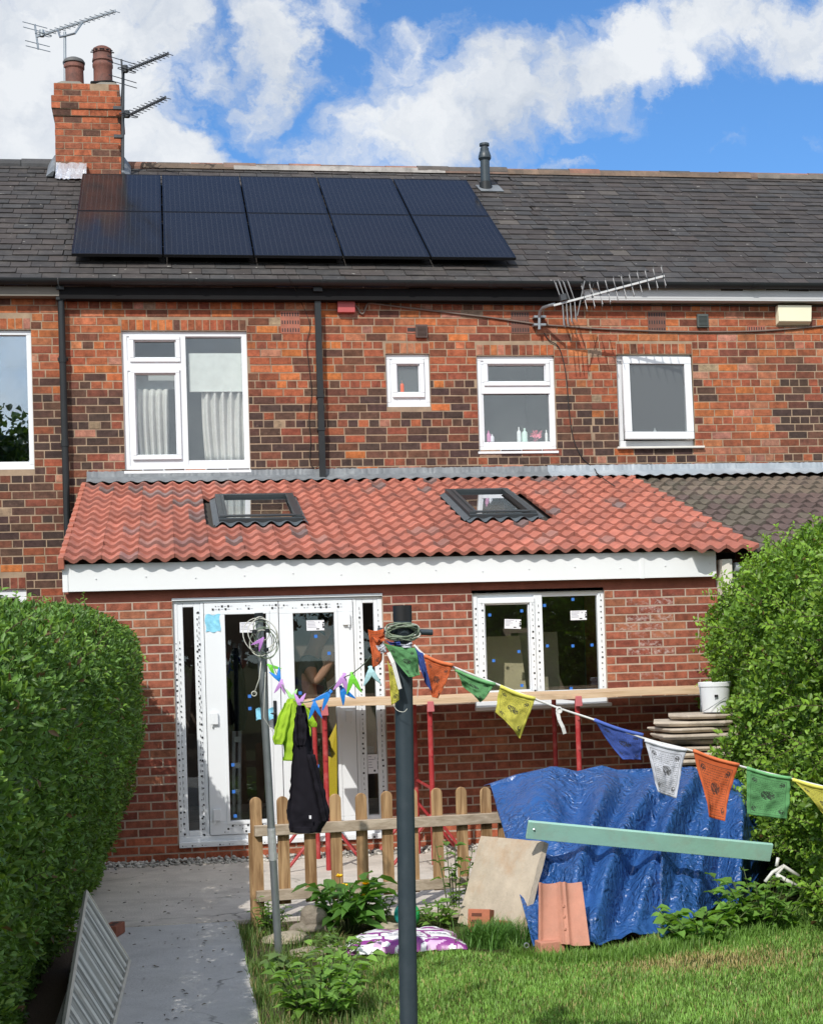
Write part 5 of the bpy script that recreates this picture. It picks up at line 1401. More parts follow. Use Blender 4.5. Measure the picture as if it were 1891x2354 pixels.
# lawn
def in_poly(P, poly):
    x, y = P[:, 0], P[:, 1]; ins = np.zeros(len(P), bool); n = len(poly)
    for i in range(n):
        x0, y0 = poly[i]; x1, y1 = poly[(i+1) % n]
        c = ((y0 > y) != (y1 > y)) & (x < (x1-x0)*(y-y0)/(y1-y0+1e-12)+x0); ins ^= c
    return ins
M_grass = leaf_mat('grass blade', (1.55, 1.5, 1.5), .5, .35)
def blades(name, P, H, Wd, T, lean=.5, rg=RNG, parent=None):
    n = len(P); a = rg.uniform(0, 6.28, n); d = np.c_[np.cos(a), np.sin(a), np.zeros(n)]; s_ = np.c_[-np.sin(a), np.cos(a), np.zeros(n)]
    l = (rg.uniform(.1, 1, n)*lean*H)[:, None]; H = H[:, None]; Wd = Wd[:, None]; z = np.array([0, 0, 1.])
    V = np.stack([P-s_*Wd/2, P+s_*Wd/2, P+d*l*.35+z*H*.6+s_*Wd*.4, P+d*l*.35+z*H*.6-s_*Wd*.4, P+d*l+z*H*.97], axis=1)
    b = np.arange(n)[:, None]*5; q = b+np.array([[0, 1, 2, 3]]); t = b+np.array([[3, 2, 4]])
    return np_mesh(name, V.reshape(-1, 3), [q, t], M_grass, np.repeat(T, 5, axis=0), parent)
DRY = gnd(1630, 2202)
def lawn():
    n = 150000; P = np.c_[RNG.uniform(.4, 4.4, n), RNG.uniform(6.6, 10.2, n), np.full(n, -.03)]
    poly = [(.82, 6.6), (.78, 7.6), (.95, 8.3), (1.1, 8.85), (1.6, 8.88), (1.95, 8.62), (2.5, 8.60), (3.1, 9.2), (3.9, 9.6), (4.4, 9.5), (4.4, 6.6)]
    k = in_poly(P, poly); bare = np.exp(-(((P[:, 0]-DRY.x)/.30)**2+((P[:, 1]-DRY.y)/.14)**2)); k &= RNG.uniform(0, 1, n) > bare*.85
    edge = (P[:, 0] < 1.0+.1*np.sin(P[:, 1]*5)) & (RNG.uniform(0, 1, n) < .45); k &= ~edge
    P = P[k]; n = len(P); w1 = wob(P, 1.7, 2); w2 = wob(P, 6, 5)
    H = RNG.uniform(.014, .036, n)*(1+.35*w1); far = (P[:, 1] > 8.5) & (P[:, 0] > 2.4); H *= np.where(far, 1.6, 1)
    T = np.array([.145, .27, .055])*RNG.uniform(.65, 1.35, (n, 1))*(1+.2*w2[:, None]+.22*wob(P, 2.6, 9)[:, None]); dry = RNG.uniform(0, 1, n) < (.05+.06*(w1 > .2)+.9*np.exp(-(((P[:, 0]-DRY.x)/.5)**2+((P[:, 1]-DRY.y)/.24)**2)))
    T[dry] = np.array([.34, .29, .13])*RNG.uniform(.7, 1.2, (dry.sum(), 1))
    o = blades('lawn_grass', P, H, RNG.uniform(.003, .006, n), T, .9); o['kind'] = 'stuff'; tag(o, 'short sunlit lawn grass around the dark post', 'grass')
    # rough grass along the edges and beds
    n = 16000; P = np.c_[RNG.uniform(.335, .95, n), RNG.uniform(6.7, 10.0, n), np.full(n, -.03)]
    k = RNG.uniform(0, 1, n) < .25+.55*(wob(P, 3, 8) > .05); P = P[k]; n = len(P)
    T = np.array([.085, .15, .035])*RNG.uniform(.6, 1.3, (n, 1)); dr = RNG.uniform(0, 1, n) < .15; T[dr] = (.22, .19, .09)
    o = blades('rough_grass', P, RNG.uniform(.03, .10, n), RNG.uniform(.003, .006, n), T, .8); o['kind'] = 'stuff'; tag(o, 'ragged weedy grass between the path and the lawn', 'grass')
    n = 3600; P = np.c_[RNG.uniform(1.85, 4.1, n), np.zeros(n), np.full(n, -.03)]; P[:, 1] = np.interp(P[:, 0], [1.85, 2.0, 2.45, 3.1, 3.9, 4.2], [8.70, 8.40, 8.38, 8.62, 9.0, 9.0])+RNG.normal(0, .06, n)
    T = np.array([.11, .21, .04])*RNG.uniform(.7, 1.3, (n, 1))
    o = blades('long_grass', P, RNG.uniform(.03, .10, n), RNG.uniform(.004, .007, n), T, .8); o['kind'] = 'stuff'; tag(o, 'longer uncut grass along the foot of the blue tarpaulin', 'grass')
lawn()

def plant(name, label, cat, x, y, stems, h, spread, L, ar, base, per, seed, group=None, droop=.3, z=-.03, up=.4, low=0.15):
    rg = np.random.default_rng(seed); root = thing(name, label, cat, (x, y, z), group); b = MB(); P = []; D = []
    for i in range(stems):
        a = rg.uniform(0, 6.28); rr = spread*math.sqrt(rg.uniform(0, 1)); hh = h*rg.uniform(.55, 1.05)
        top = np.array([x+rr*math.cos(a), y+rr*math.sin(a), z+hh]); bot = np.array([x+rr*.35*math.cos(a), y+rr*.35*math.sin(a), z])
        b.tube([bot, bot*.5+top*.5+np.array([0, 0, hh*.08]), top], [.005, .004, .002], 5)
        for j in range(per):
            t = low+(1-low)*(j+.5)/per; q = bot*(1-t)+top*t; aa = a+j*2.4+rg.uniform(-.4, .4); P.append(q); D.append((math.cos(aa), math.sin(aa), up*rg.uniform(.2, 1.6)))
    b.build('stems', mat('green stems', (.07, .10, .03), .7, .2), root)
    P, D = np.array(P), np.array(D); LL = rg.uniform(L[0], L[1], len(P)); T = np.array(base)*rg.uniform(.7, 1.35, (len(P), 1))
    leaves('leaves', P, D, np.tile([0, 0, 1.], (len(P), 1))+rg.normal(0, .25, P.shape), LL, LL*ar, M_weed, T, root, .22, droop)
    return root
M_weed = leaf_mat('weed leaf', (1.5, 1.5, 1.5), .45, .4)
g = gnd(690, 2330); plant('weed', 'pale green nettle-like weed clump in the left foreground beside the path', 'plant', .62, 7.45, 26, .30, .26, (.06, .11), .55, (.13, .24, .05), 7, 41)
plant('weed', 'bright leafy weed clump between grey pole and dark post', 'plant', .78, 8.0, 16, .26, .2, (.06, .10), .55, (.15, .27, .05), 6, 42)
plant('weed', 'low ferny weed beside the foot of the left fence post', 'plant', .52, 9.75, 14, .26, .12, (.035, .06), .45, (.10, .19, .035), 10, 43)
plant('weed', 'tall scrambling weed growing through the right end of fence', 'plant', 1.78, 10.02, 8, .50, .16, (.05, .09), .6, (.12, .22, .045), 8, 44)
plant('weed', 'small weed clump behind the compost bag, left of the green ball', 'plant', 1.22, 9.85, 12, .22, .14, (.05, .09), .5, (.11, .2, .04), 6, 45)
plant('weed', 'trailing round-leaved weed at the right foot of the tarpaulin', 'plant', 3.05, 8.75, 26, .20, .35, (.06, .11), .8, (.12, .23, .04), 5, 46)
plant('weed', 'leafy bindweed heap between tarpaulin and right hedge', 'plant', 3.5, 8.95, 30, .34, .32, (.06, .11), .7, (.11, .21, .04), 6, 47)
plant('weed', 'creeping ground weed between compost bag and stone ornament', 'plant', .95, 9.05, 22, .10, .24, (.03, .06), .6, (.10, .18, .04), 6, 48)
plant('weed', 'sparse weed tuft at the foot of the grey pole', 'plant', .56, 8.55, 10, .12, .14, (.06, .10), .5, (.12, .19, .06), 5, 49)
plant('weed', 'weed growing behind the fence bottom rail near the stone slab', 'plant', 1.6, 9.72, 12, .2, .15, (.05, .08), .6, (.12, .22, .045), 6, 50)
# big dock with yellow poppies
def poppy():
    x, y = 1.02, 9.72; root = plant('flowering_plant', 'large-leaved plant with four yellow poppies in front of the fence', 'plant', x, y, 26, .34, .20, (.12, .24), .42, (.075, .17, .035), 4, 51, droop=.45, up=.7)
    rg = random.Random(5)
    for (px, py) in ((780, 2018), (792, 2040), (840, 2035), (836, 2063)):
        c = at(px, py, 9.62); f = MB()
        for ring in range(2):
            for k in range(5):
                a = k*1.257+ring*.6; d = Vector((math.cos(a), math.sin(a)*.7-.3, .45+.35*ring)).normalized()*.030; s_ = d.cross(Vector((0, 0, 1))).normalized()*.017
                f.poly([c, c+d*.6-s_, c+d, c+d*.6+s_])
        f.tube([c, Vector((c.x+.01, c.y+.03, c.z-.12)), Vector((x, y, .1))], .0025, 5, 1)
        f.build('flower', [mat('yellow petals', (.85, .55, .02), .6, .1), MATS['green stems']], root)
poppy()
def grass_tuft():
    root = thing('grass_tuft', 'dense dark green grass clump in front of the stone slab', 'plant', (1.83, 9.0, 0)); n = 1500
    P = np.c_[RNG.normal(1.83, .085, n), RNG.normal(9.02, .07, n), np.full(n, -.03)]
    a = np.arctan2(P[:, 1]-9.02, P[:, 0]-1.83); rr = np.hypot(P[:, 0]-1.83, P[:, 1]-9.02)
    H = RNG.uniform(.09, .17, n); T = np.array([.075, .17, .035])*RNG.uniform(.6, 1.4, (n, 1))
    blades('blades', P, H, RNG.uniform(.004, .007, n), T, 1.3, parent=root)
grass_tuft()

# ------------------------------------------------------------------ scaffold plank on trestles
YP0, YP1 = 12.3, 13.05
pl0, pl1, zp = at(697, 1605, YP0).x, at(1625, 1578, YP0).x, at(1100, 1600, YP0).z
def plank(y0, y1, x0, x1, label, sag):
    b = MB(); n = 14
    for i in range(n):
        xa, xb = x0+(x1-x0)*i/n, x0+(x1-x0)*(i+1)/n; za, zb = (sag*math.sin(math.pi*t)+.004*math.sin(t*17) for t in (i/n, (i+1)/n))
        b.hexa([(xa, y0, zp-.045+za), (xb, y0, zp-.045+zb), (xb, y1, zp-.045+zb), (xa, y1, zp-.045+za)], [(xa, y0, zp+za), (xb, y0, zp+zb), (xb, y1, zp+zb), (xa, y1, zp+za)])
    bm = b.build('scaffold_plank', M_timber, None); return tag(bm, label, 'plank', None)
plank(YP0, YP0+.225, pl0, pl1, 'front pale scaffold plank lying across the red trestles', -.006)
plank(YP0+.235, YP0+.46, pl0+.15, pl1+.3, 'middle scaffold plank on the red trestles, behind the front one', -.004)
plank(YP0+.47, YP0+.69, pl0+.05, pl1+.2, 'third scaffold plank back on the red trestles, behind the middle one', -.005)
plank(YP0+.70, YP0+.915, pl0+.10, pl1+.25, 'rearmost scaffold plank on the red trestles, close against the brick wall', -.005)
def trestle(x, label):
    root = thing('trestle', label, 'trestle', (x, YP0, 0), 'red steel trestles'); zt = zp-.05
    b = MB(); b.tube([(x, YP0+.03, 0), (x, YP0+.03, zt-.012)], .022, 12)
    for z in (zt-.17, zt-.42, .35): b.tube([(x, YP0-.001, z), (x, YP0+.01, z)], .012, 8)
    b.build('leg', M_red, root, smooth=True, auto=40)
    b = MB(); b.tube([(x-.02, YP1, 0), (x-.02, YP1, zt-.012)], .021, 12); b.build('leg', M_red, root, smooth=True, auto=40)
    b = MB(); b.tube([(x-.01, YP0-.02, zt-.011), (x-.01, YP1+.15, zt-.011)], .0105, 10); b.build('crossbar', M_red, root)
    b = MB(); b.hexa([(x-.03, YP0-.035, zt-.065), (x+.03, YP0-.035, zt-.065), (x+.03, YP0-.004, zt-.065), (x-.03, YP0-.004, zt-.065)], [(x-.024, YP0-.035, zt+.02), (x+.024, YP0-.035, zt+.02), (x+.024, YP0-.004, zt+.02), (x-.024, YP0-.004, zt+.02)])
    b.build('cap', mat('faded red plastic', (.50, .13, .14), .6, .1), root, bevel=.004)
    b = MB(); b.tube([(x, YP0+.03, .62), (x-.02, YP1, .64)], .014, 8)
    b.tube([(x, YP0+.03, .42), (x-.34, YP0+.02, .02)], .014, 8); b.tube([(x, YP0+.03, .42), (x+.30, YP0+.02, .02)],   .012, 8)
    b.tube([(x-.02, YP1, .45), (x-.35, YP1, .05)], .014, 8); b.tube([(x-.02, YP1, .45), (x+.3, YP1, .05)], .014, 8)
    b.build('brace', M_red, root, smooth=True, auto=40)
for px, l in ((746, 'left red steel trestle under the plank, behind the hanging jumper'), (989, 'middle red steel trestle under the plank, right of the dark post'), (1329, 'right red steel trestle behind the blue tarpaulin')):
    trestle(at(px, 1640, YP0).x, l)

# ------------------------------------------------------------------ picket fence
def picket_fence():
    A = Vector((.465, 10.10, 0)); B = Vector((2.20, 10.46, 0)); d = (B-A).normalized(); L = (B-A).length; nrm = Vector((d.y, -d.x, 0))
    root = thing('picket_fence', 'low wooden picket fence with rounded tops standing on the patio edge', 'fence', A)
    rnd = random.Random(4)
    n = 10
    for i in range(n):
        t = .02+(L-.04)*i/(n-.55); c = A+d*t-nrm*.022; wd = .078; top = .825+rnd.uniform(-.008, .008)-.035*t/L; bot = .10 if i else -.02
        if i == 0: bot = -.02
        b = MB(); m_ = 10; out = [(-wd/2, bot), (wd/2, bot)]+[(wd/2*math.cos(a), top-wd/2+wd/2*math.sin(a)) for a in np.linspace(0, math.pi, m_)]
        fr_ = [c+d*u+Vector((0, 0, v))+nrm*.011 for u, v in out]; bk = [c+d*u+Vector((0, 0, v))-nrm*.011 for u, v in out]
        F = [b.vadd(p) for p in fr_]; K = [b.vadd(p) for p in bk]; b.face(F); b.face(K[::-1])
        for k in range(len(F)): b.face((F[k], K[k], K[(k+1) % len(F)], F[(k+1) % len(F)]))
        b.build('picket', M_fence, root, bevel=.003)
    for z in (.60, .17):
        b = MB(); P = A+d*(-.0)+Vector((0, 0, z))+nrm*.009; Q = A+d*(L+.02)+Vector((0, 0, z-.03))+nrm*.009
        b.bar(P, Q, .036, .072); b.build('rail', M_fence_rail, root, bevel=.004)
    b = MB(); p = A+d*.02; 
    b.hexa([p+d*-.04-nrm*.01-Vector((0, 0, .03)), p+d*.04-nrm*.01-Vector((0, 0, .03)), p+d*.04-nrm*.09-Vector((0, 0, .03)), p-d*.04-nrm*.09-Vector((0, 0, .03))], [p+d*-.04-nrm*.034+Vector((0, 0, .58)), p+d*.04-nrm*.034+Vector((0, 0, .58)), p+d*.04-nrm*.09+Vector((0, 0, .58)), p-d*.04-nrm*.09+Vector((0, 0, .58))])
    b.build('post', M_fence, root, bevel=.004); b = MB()
    p = A+d*(L+.03); b.bar(p+Vector((0, 0, -.02))-nrm*.03, p+Vector((0, 0, .66))-nrm*.03, .075, .05, up=(0, 1, 0)); b.build('post', M_fence, root, bevel=.004)
picket_fence()

# ------------------------------------------------------------------ tarpaulin heap and the things on it
def lerp_poly(pts, u):
    xs = [p[0] for p in pts]; return tuple(np.interp(u, xs, [p[k] for p in pts]) for k in range(1, len(pts[0])))
def tarp_fn():
    top = [(0, 1127, 1803), (.1, 1200, 1778), (.16, 1262, 1765), (.24, 1328, 1774), (.32, 1384, 1760), (.38, 1420, 1770), (.62, 1588, 1763), (.66, 1606, 1772), (.8, 1697, 1792), (.9, 1760, 1850), (1, 1800, 1905)]
    bot = [(0, 1226, 2180), (.12, 1268, 2162), (.2, 1330, 2180), (.3, 1385, 2176), (.4, 1450, 2155), (.5, 1520, 2150), (.62, 1600, 2110), (.72, 1650, 2075), (.8, 1700, 2085), (.9, 1745, 2020), (1, 1790, 1985)]
    T = []; B = []
    def f(u, v):
        a = lerp_poly(top, u); c = lerp_poly(bot, u); zb = -.01 if u < .5 else .02+.12*(u-.5)
        p = at(a[0], a[1], 10.75-.25*max(0, u-.75)*4*.3); q = gnd(c[0], c[1], zb)
        if v < .12: # the part lying on top, going back
            t = v/.12; back = Vector((p.x+.02, p.y+.35, p.z-.04)); return back.lerp(p, t)
        t = (v-.12)/.88
        # left edge keeps hanging in front of the slab
        r = p.lerp(q, t)
        bul = .13*math.sin(math.pi*min(1, t*1.05))**.8*min(1, .15+u/.14)
        r += Vector((0, -.5, .86))*bul
        # folds running down and leftwards from the top
        fold = 0
        for (u0, sl_, w_, am) in FOLDS:
            d = (u-(u0+sl_*t))/w_; fold += 1.35*am*math.exp(-d*d)*(min(1, t*2.2))*min(1, u/.14)
        nz = mnoise.fractal(Vector((r.x*5, r.y*5, r.z*6)), 1.0, 2.0, 4)*.010+mnoise.noise(Vector((r.x*2.1, r.y*2, r.z*3+7)))*.06-abs(mnoise.noise(Vector((r.x*4+r.z*5, r.z*2.2, 9))))*.06-abs(mnoise.noise(Vector((r.x*9+r.z*9, r.z*4, 4))))*.018
        nz += .02*abs(mnoise.noise(Vector((u*26+t*6, t*7, 3))))-.01
        r += Vector((-.12, -.62, .55))*(fold+nz)*(1 if t < .92 else .6)
        if r.z < .0: r.z = .0+.004*math.sin(u*60)
        return r
    return f
FOLDS = [(.12, .06, .05, .07), (.24, -.10, .06, -.10), (.36, -.20, .045, .13), (.46, -.30, .035, -.07), (.54, -.30, .04, .09), (.60, -.28, .03, -.07), (.66, -.26, .034, .085), (.70, -.2, .025, -.05), (.74, -.12, .025, .05), (.78, -.08, .022, -.035), (.82, -.05, .022, .04), (.86, -.02, .02, -.035), (.9, 0, .02, .035), (.95, .02, .02, -.03)]
def tarp():
    mt = bpy.data.materials.new('blue tarpaulin'); mt.use_nodes = True; t = NT(mt.node_tree); bs = t.n['Principled BSDF']; o = t.obj()
    t.link(t.mix(t.noise(4, 5, .6, o), (.019, .070, .225), (.034, .122, .365)), bs.inputs['Base Color'])
    t.link(t.ramp(t.noise(5, 5, .6, o), .3, .7, .24, .42), bs.inputs['Roughness']); bs.inputs['Specular IOR Level'].default_value = .7
    wp = t.add('ShaderNodeTexNoise'); wp.inputs['Scale'].default_value = 7; wp.inputs['Detail'].default_value = 4; t.link(o, wp.inputs['Vector'])
    wa = t.add('ShaderNodeVectorMath', operation='MULTIPLY_ADD'); t.link(wp.outputs[1], wa.inputs[0]); wa.inputs[1].default_value = (.16, .16, .16); t.link(o, wa.inputs[2])
    hs = []
    for sc_, am_ in ((13, 1.0), (27, .55), (55, .28)):
        v = t.add('ShaderNodeTexVoronoi'); v.feature = 'DISTANCE_TO_EDGE'; v.inputs['Scale'].default_value = sc_; t.link(wa.outputs[0], v.inputs['Vector'])
        hs.append(t.math('MULTIPLY', t.ramp(v.outputs['Distance'], 0, .35, 0, 1, smooth=True), am_*13/sc_*1.6))
    h = t.math('ADD', t.math('ADD', hs[0], hs[1]), hs[2]); h = t.math('ADD', h, t.math('MULTIPLY', t.noise(120, 3, .6, o), .05))
    msk_ = t.ramp(t.noise(2.2, 4, .6, o), .36, .60, .12, 1)
    t.link(t.bump(t.math('MULTIPLY', h, msk_), .75, .016), bs.inputs['Normal'])
    root = thing('tarpaulin', 'crumpled blue tarpaulin draped over a heap in front of the wall', 'tarpaulin', (2.8, 9.8, 0))
    b = MB(); f = tarp_fn(); b.grid(f, 230, 150); b.build('sheet', mt, root, smooth=True, solid=.003)
    b = MB()
    # left wing of the sheet hanging over the fence end and slab
    c = [at(1127, 1804, 10.72), at(1180, 1780, 10.7), at(1240, 1935, 9.95), at(1170, 1922, 10.3)]
    e = MB(); p = gnd(1207, 2172, .02); e.tube([p+Vector((.014*math.cos(a), -.03, .014*math.sin(a))) for a in np.linspace(0, 6.28, 13)], .004, 6, cap=False); e.build('eyelet', M_alu, root)
tarp()
b = MB(); p1, p2 = at(1211, 1907, 9.30), at(1772, 1960, 9.18); b.bar(p1, p2, .028, .118, up=(0, -.35, 1)); 
bo = b.build('painted_board', mat('turquoise paint', (.33, .58, .49), .5, .1, 5, .15, 60, dirt=(.40, .33, .26, .25), dscale=9), None, bevel=.003)
tag(bo, 'long turquoise painted board lying across the blue tarpaulin', 'board')
b = MB(); q = p1+Vector((.04, -.022, .0)); b.lathe((q.x, q.y, q.z), [(.006, -.006), (.007, 0), (.004, .006)], 8); bolt = b.build('bolt', M_alu, bo)
# leaning stone slab
def slab():
    BLp, BRp = gnd(1051, 2122, -.02), gnd(1192, 2160, -.02); TLp, TRp = at(1105, 1922, 9.95), at(1250, 1935, 9.42)
    n = (BRp-BLp).cross(TLp-BLp).normalized()
    if n.y > 0: n = -n
    th = .04; b = MB(); nu, nv = 14, 14
    def P(u, v, k):
        p = BLp.lerp(BRp, u).lerp(TLp.lerp(TRp, u), v); e = .006*mnoise.noise(Vector((u*6, v*6, k)))
        return p+n*(e-k*th)
    def Q(u, v):
        ju = .008*mnoise.noise(Vector((v*9, 3, 1)))*(1 if u in (0, 1) else 0); return P(u+ju, v, 0)
    b.grid(Q, nu, nv); b.grid(lambda u, v: P(1-u, v, 1), nu, nv)
    for k in range(nu):
        for v in (0, 1): b.poly([P(k/nu, v, 0), P((k+1)/nu, v, 0), P((k+1)/nu, v, 1), P(k/nu, v, 1)])
        for u in (0, 1): b.poly([P(u, k/nu, 0), P(u, (k+1)/nu, 0), P(u, (k+1)/nu, 1), P(u, k/nu, 1)])
    o = b.build('flagstone', mat('riven sandstone', (.47, .40, .31), .9, .2, 6, .6, 24, dirt=(.42, .25, .13, .75), dscale=3.5), None)
    tag(o, 'large beige flagstone leaning against the fence end and tarpaulin', 'flagstone')
slab()
# leaning roof tile
def loose_tile():
    b = MB(); BL_, BR_ = gnd(1236, 2172, .02), gnd(1355, 2175, .02); TL_, TR_ = at(1237, 2032, 8.80), at(1336, 2029, 8.80)
    def P(u, v, k):
        p = BL_.lerp(BR_, u).lerp(TL_.lerp(TR_, u), v); h = 0
        for c in (.03, .48, .60): h += .018*math.exp(-((u-c)/.045)**2)
        h += .008*math.cos(u*6.28*2); nrm = Vector((0, -.8, .45)); return p+nrm*(h-k*.016)
    b.grid(lambda u, v: P(u, v, 0), 40, 6); b.grid(lambda u, v: P(1-u, v, 1), 40, 6)
    for k in range(40):
        for v in (0, 1): b.poly([P(k/40, v, 0), P((k+1)/40, v, 0), P((k+1)/40, v, 1), P(k/40, v, 1)])
    for u in (0, 1): b.poly([P(u, 0, 0), P(u, 1, 0), P(u, 1, 1), P(u, 0, 1)])
    for v in (.25, .45, .62): c = P(.53, v, 0); b.lathe((c.x, c.y-.004, c.z), [(.009, -.008), (.01, 0), (.004, .008)], 8)
    tag(b.build('pantile', mat('salmon concrete tile', (.47, .215, .15), .8, .16, 8, .3, 80, dirt=(.36, .19, .14, .6), dscale=7), None, smooth=True, auto=45), 'salmon coloured roof tile leaning on the bottom of the tarpaulin', 'pantile')
loose_tile()
def house_brick(name, c, dims, rot, mt, label, holes=3, tilt=0.0):
    b = MB(); l, d, h = dims; M = Matrix.Translation(c)@Matrix.Rotation(rot, 4, 'Z')@Matrix.Rotation(tilt, 4, 'X')
    b.box(-l/2, l/2, -d/2, d/2, 0, h)
    b.v = [tuple(M@Vector(v)) for v in b.v]
    o = b.build(name, mt, None, bevel=.004)
    k = MB(); 
    for i in range(holes):
        x = -l/2+l*(i+.5)/holes*.8+l*.1; k.lathe((x, 0, h-.001), [(.018, 0), (.018, .0025), (.006, .003)], 10, 0) if False else k.box(x-.022, x+.022, -d*.2, d*.2, h-.004, h+.0012)
    k.v = [tuple(M@Vector(v)) for v in k.v]; k.build('core_holes', M_ink, o)
    return tag(o, label, 'brick')
M_loose = mat('loose brick', (.40, .135, .075), .88, .2, 14, .5, 60)
bp = gnd(1105, 2122)
def upright_brick():
    c = gnd(1104, 2150); b = MB(); M = Matrix.Translation((c.x, c.y, 0))@Matrix.Rotation(R(-28), 4, 'Z')@Matrix.Rotation(R(-12), 4, 'X')
    b.box(-.055, .055, -.035, .035, 0, .0); b = MB(); b.box(-.07, .07, -.05, .05, -.03, .155); b.v = [tuple(M@Vector(v)) for v in b.v]
    o = b.build('brick', M_loose, None, bevel=.004); k = MB()
    for z in (.03, .07, .11): k.box(-.045, .02, -.0515, -.049, z, z+.02)
    k.v = [tuple(M@Vector(v)) for v in k.v]; k.build('core_holes', mat('brick shadow', (.12, .04, .025), .95, .1), o); tag(o, 'red brick with slots standing on end before the stone slab', 'brick')
    M = Matrix.Translation((c.x+.13, c.y-.03, 0))@Matrix.Rotation(R(35), 4, 'Z')@Matrix.Rotation(R(10), 4, 'Y')
    b = MB(); b.box(-.04, .04, -.035, .035, -.02, .085); b.v = [tuple(M@Vector(v)) for v in b.v]; tag(b.build('brick', M_loose, None, bevel=.008), 'broken half brick beside the slotted brick by the slab', 'brick')
upright_brick()
c = gnd(1288, 2180); b = MB(); M = Matrix.Translation((c.x-.06, c.y+.02, 0))@Matrix.Rotation(R(8), 4, 'Z'); b.box(-.075, .075, -.05, .05, -.03, .045); b.v = [tuple(M@Vector(v)) for v in b.v]
tag(b.build('brick', mat('salmon brick', (.50, .22, .15), .85, .15, 10, .4, 60), None, bevel=.006), 'salmon brick half hidden under the tarpaulin edge below the tile', 'brick')
c = gnd(262, 2150); house_brick('brick', (c.x, c.y, 0), (.19, .09, .07), R(75), mat('dull brick', (.25, .085, .05), .9, .2, 14, .5, 60), 'holed brick lying on the shaded path beside the ribbed panel', 2)

# stacked paving
def paving_stack():
    rnd = random.Random(12); n = 24; z = 0.0; cx, cy = 4.12, 11.75; th = (at(1560, 1642, 11.6).z)/n
    words = 'topmost second third fourth fifth sixth seventh eighth ninth tenth eleventh twelfth thirteenth fourteenth fifteenth sixteenth seventeenth eighteenth nineteenth twentieth twenty-first twenty-second twenty-third bottom'.split()
    M_pave = mat('split stone paving', (.50, .43, .35), .92, .25, 7, .8, 30, dirt=(.30, .24, .18, .5), dscale=6)
    for i in range(n):
        b = MB(); w_ = .62+rnd.uniform(-.10, .08); dp = .5; ox, oy = rnd.uniform(-.09, .07), rnd.uniform(-.08, .05); a = R(rnd.uniform(-26, 26)); t = th*.80
        if i >= n-2: w_ *= .9; ox += .05
        if i == n-1: w_ *= .85; a = R(-22)
        ch = rnd.uniform(.04, .14); m_ = 7
        out = [(-w_/2, -dp/2+ch), (-w_/2+ch*1.4, -dp/2), (w_/2-ch, -dp/2), (w_/2, -dp/2+ch*.8), (w_/2, dp/2), (-w_/2, dp/2)]
        out = [(x+rnd.uniform(-.015, .015), y+rnd.uniform(-.01, .01)) for x, y in out]
        rot = lambda x, y: (cx+ox+x*math.cos(a)-y*math.sin(a), cy+oy+x*math.sin(a)+y*math.cos(a))
        lo = [b.vadd((*rot(x*.93, y*.93), z+rnd.uniform(0, .006))) for x, y in out]; hi = [b.vadd((*rot(x, y), z+t+rnd.uniform(-.004, .004))) for x, y in out]; mi = [b.vadd((*rot(x*1.01, y*1.01), z+t*.6)) for x, y in out]
        b.face(lo[::-1]); b.face(hi)
        for k in range(6): b.face((lo[k], lo[(k+1) % 6], mi[(k+1) % 6], mi[k])); b.face((mi[k], mi[(k+1) % 6], hi[(k+1) % 6], hi[k]))
        o = b.build('paving_stone', M_pave, None, bevel=.004)
        j = n-1-i; tag(o, '%s rough paving stone %s in the stack behind the tarpaulin' % (words[j], 'counted from the top' if 0 < j < n-1 else 'lying') if j else 'topmost rough paving stone in the stack, with white bucket on it', 'paving stone', 'paving stones in the stack')
        z += th
    return z
zst = paving_stack()
def bucket():
    p = at(1657, 1645, 11.62); c = (p.x, 11.75, zst+.002); root = thing('bucket', 'white plastic bucket standing on the stacked paving by the hedge', 'bucket', c)
    b = MB(); b.lathe(c, [(.105, 0), (.125, .20), (.132, .205), (.132, .235), (.125, .24), (.118, .235), (.10, .01)], 28); b.build('pail', mat('white bucket plastic', (.72, .74, .76), .4, .05), root, smooth=True, auto=40)
    b = MB(); b.tube([(c[0]-.13, c[1]-.02, c[2]+.22), (c[0]-.14, c[1]-.06, c[2]+.1), (c[0]-.15, c[1]-.08, c[2]-.0), (c[0]-.1, c[1]-.12, c[2]+.03), (c[0]+.05, c[1]-.13, c[2]+.12)], .003, 6); b.build('handle', M_galv, root)
    b = MB(); b.box(c[0]-.05, c[0]-.02, c[1]-.131, c[1]-.128, c[2]+.12, c[2]+.14); b.build('print', M_ink, root)
bucket()

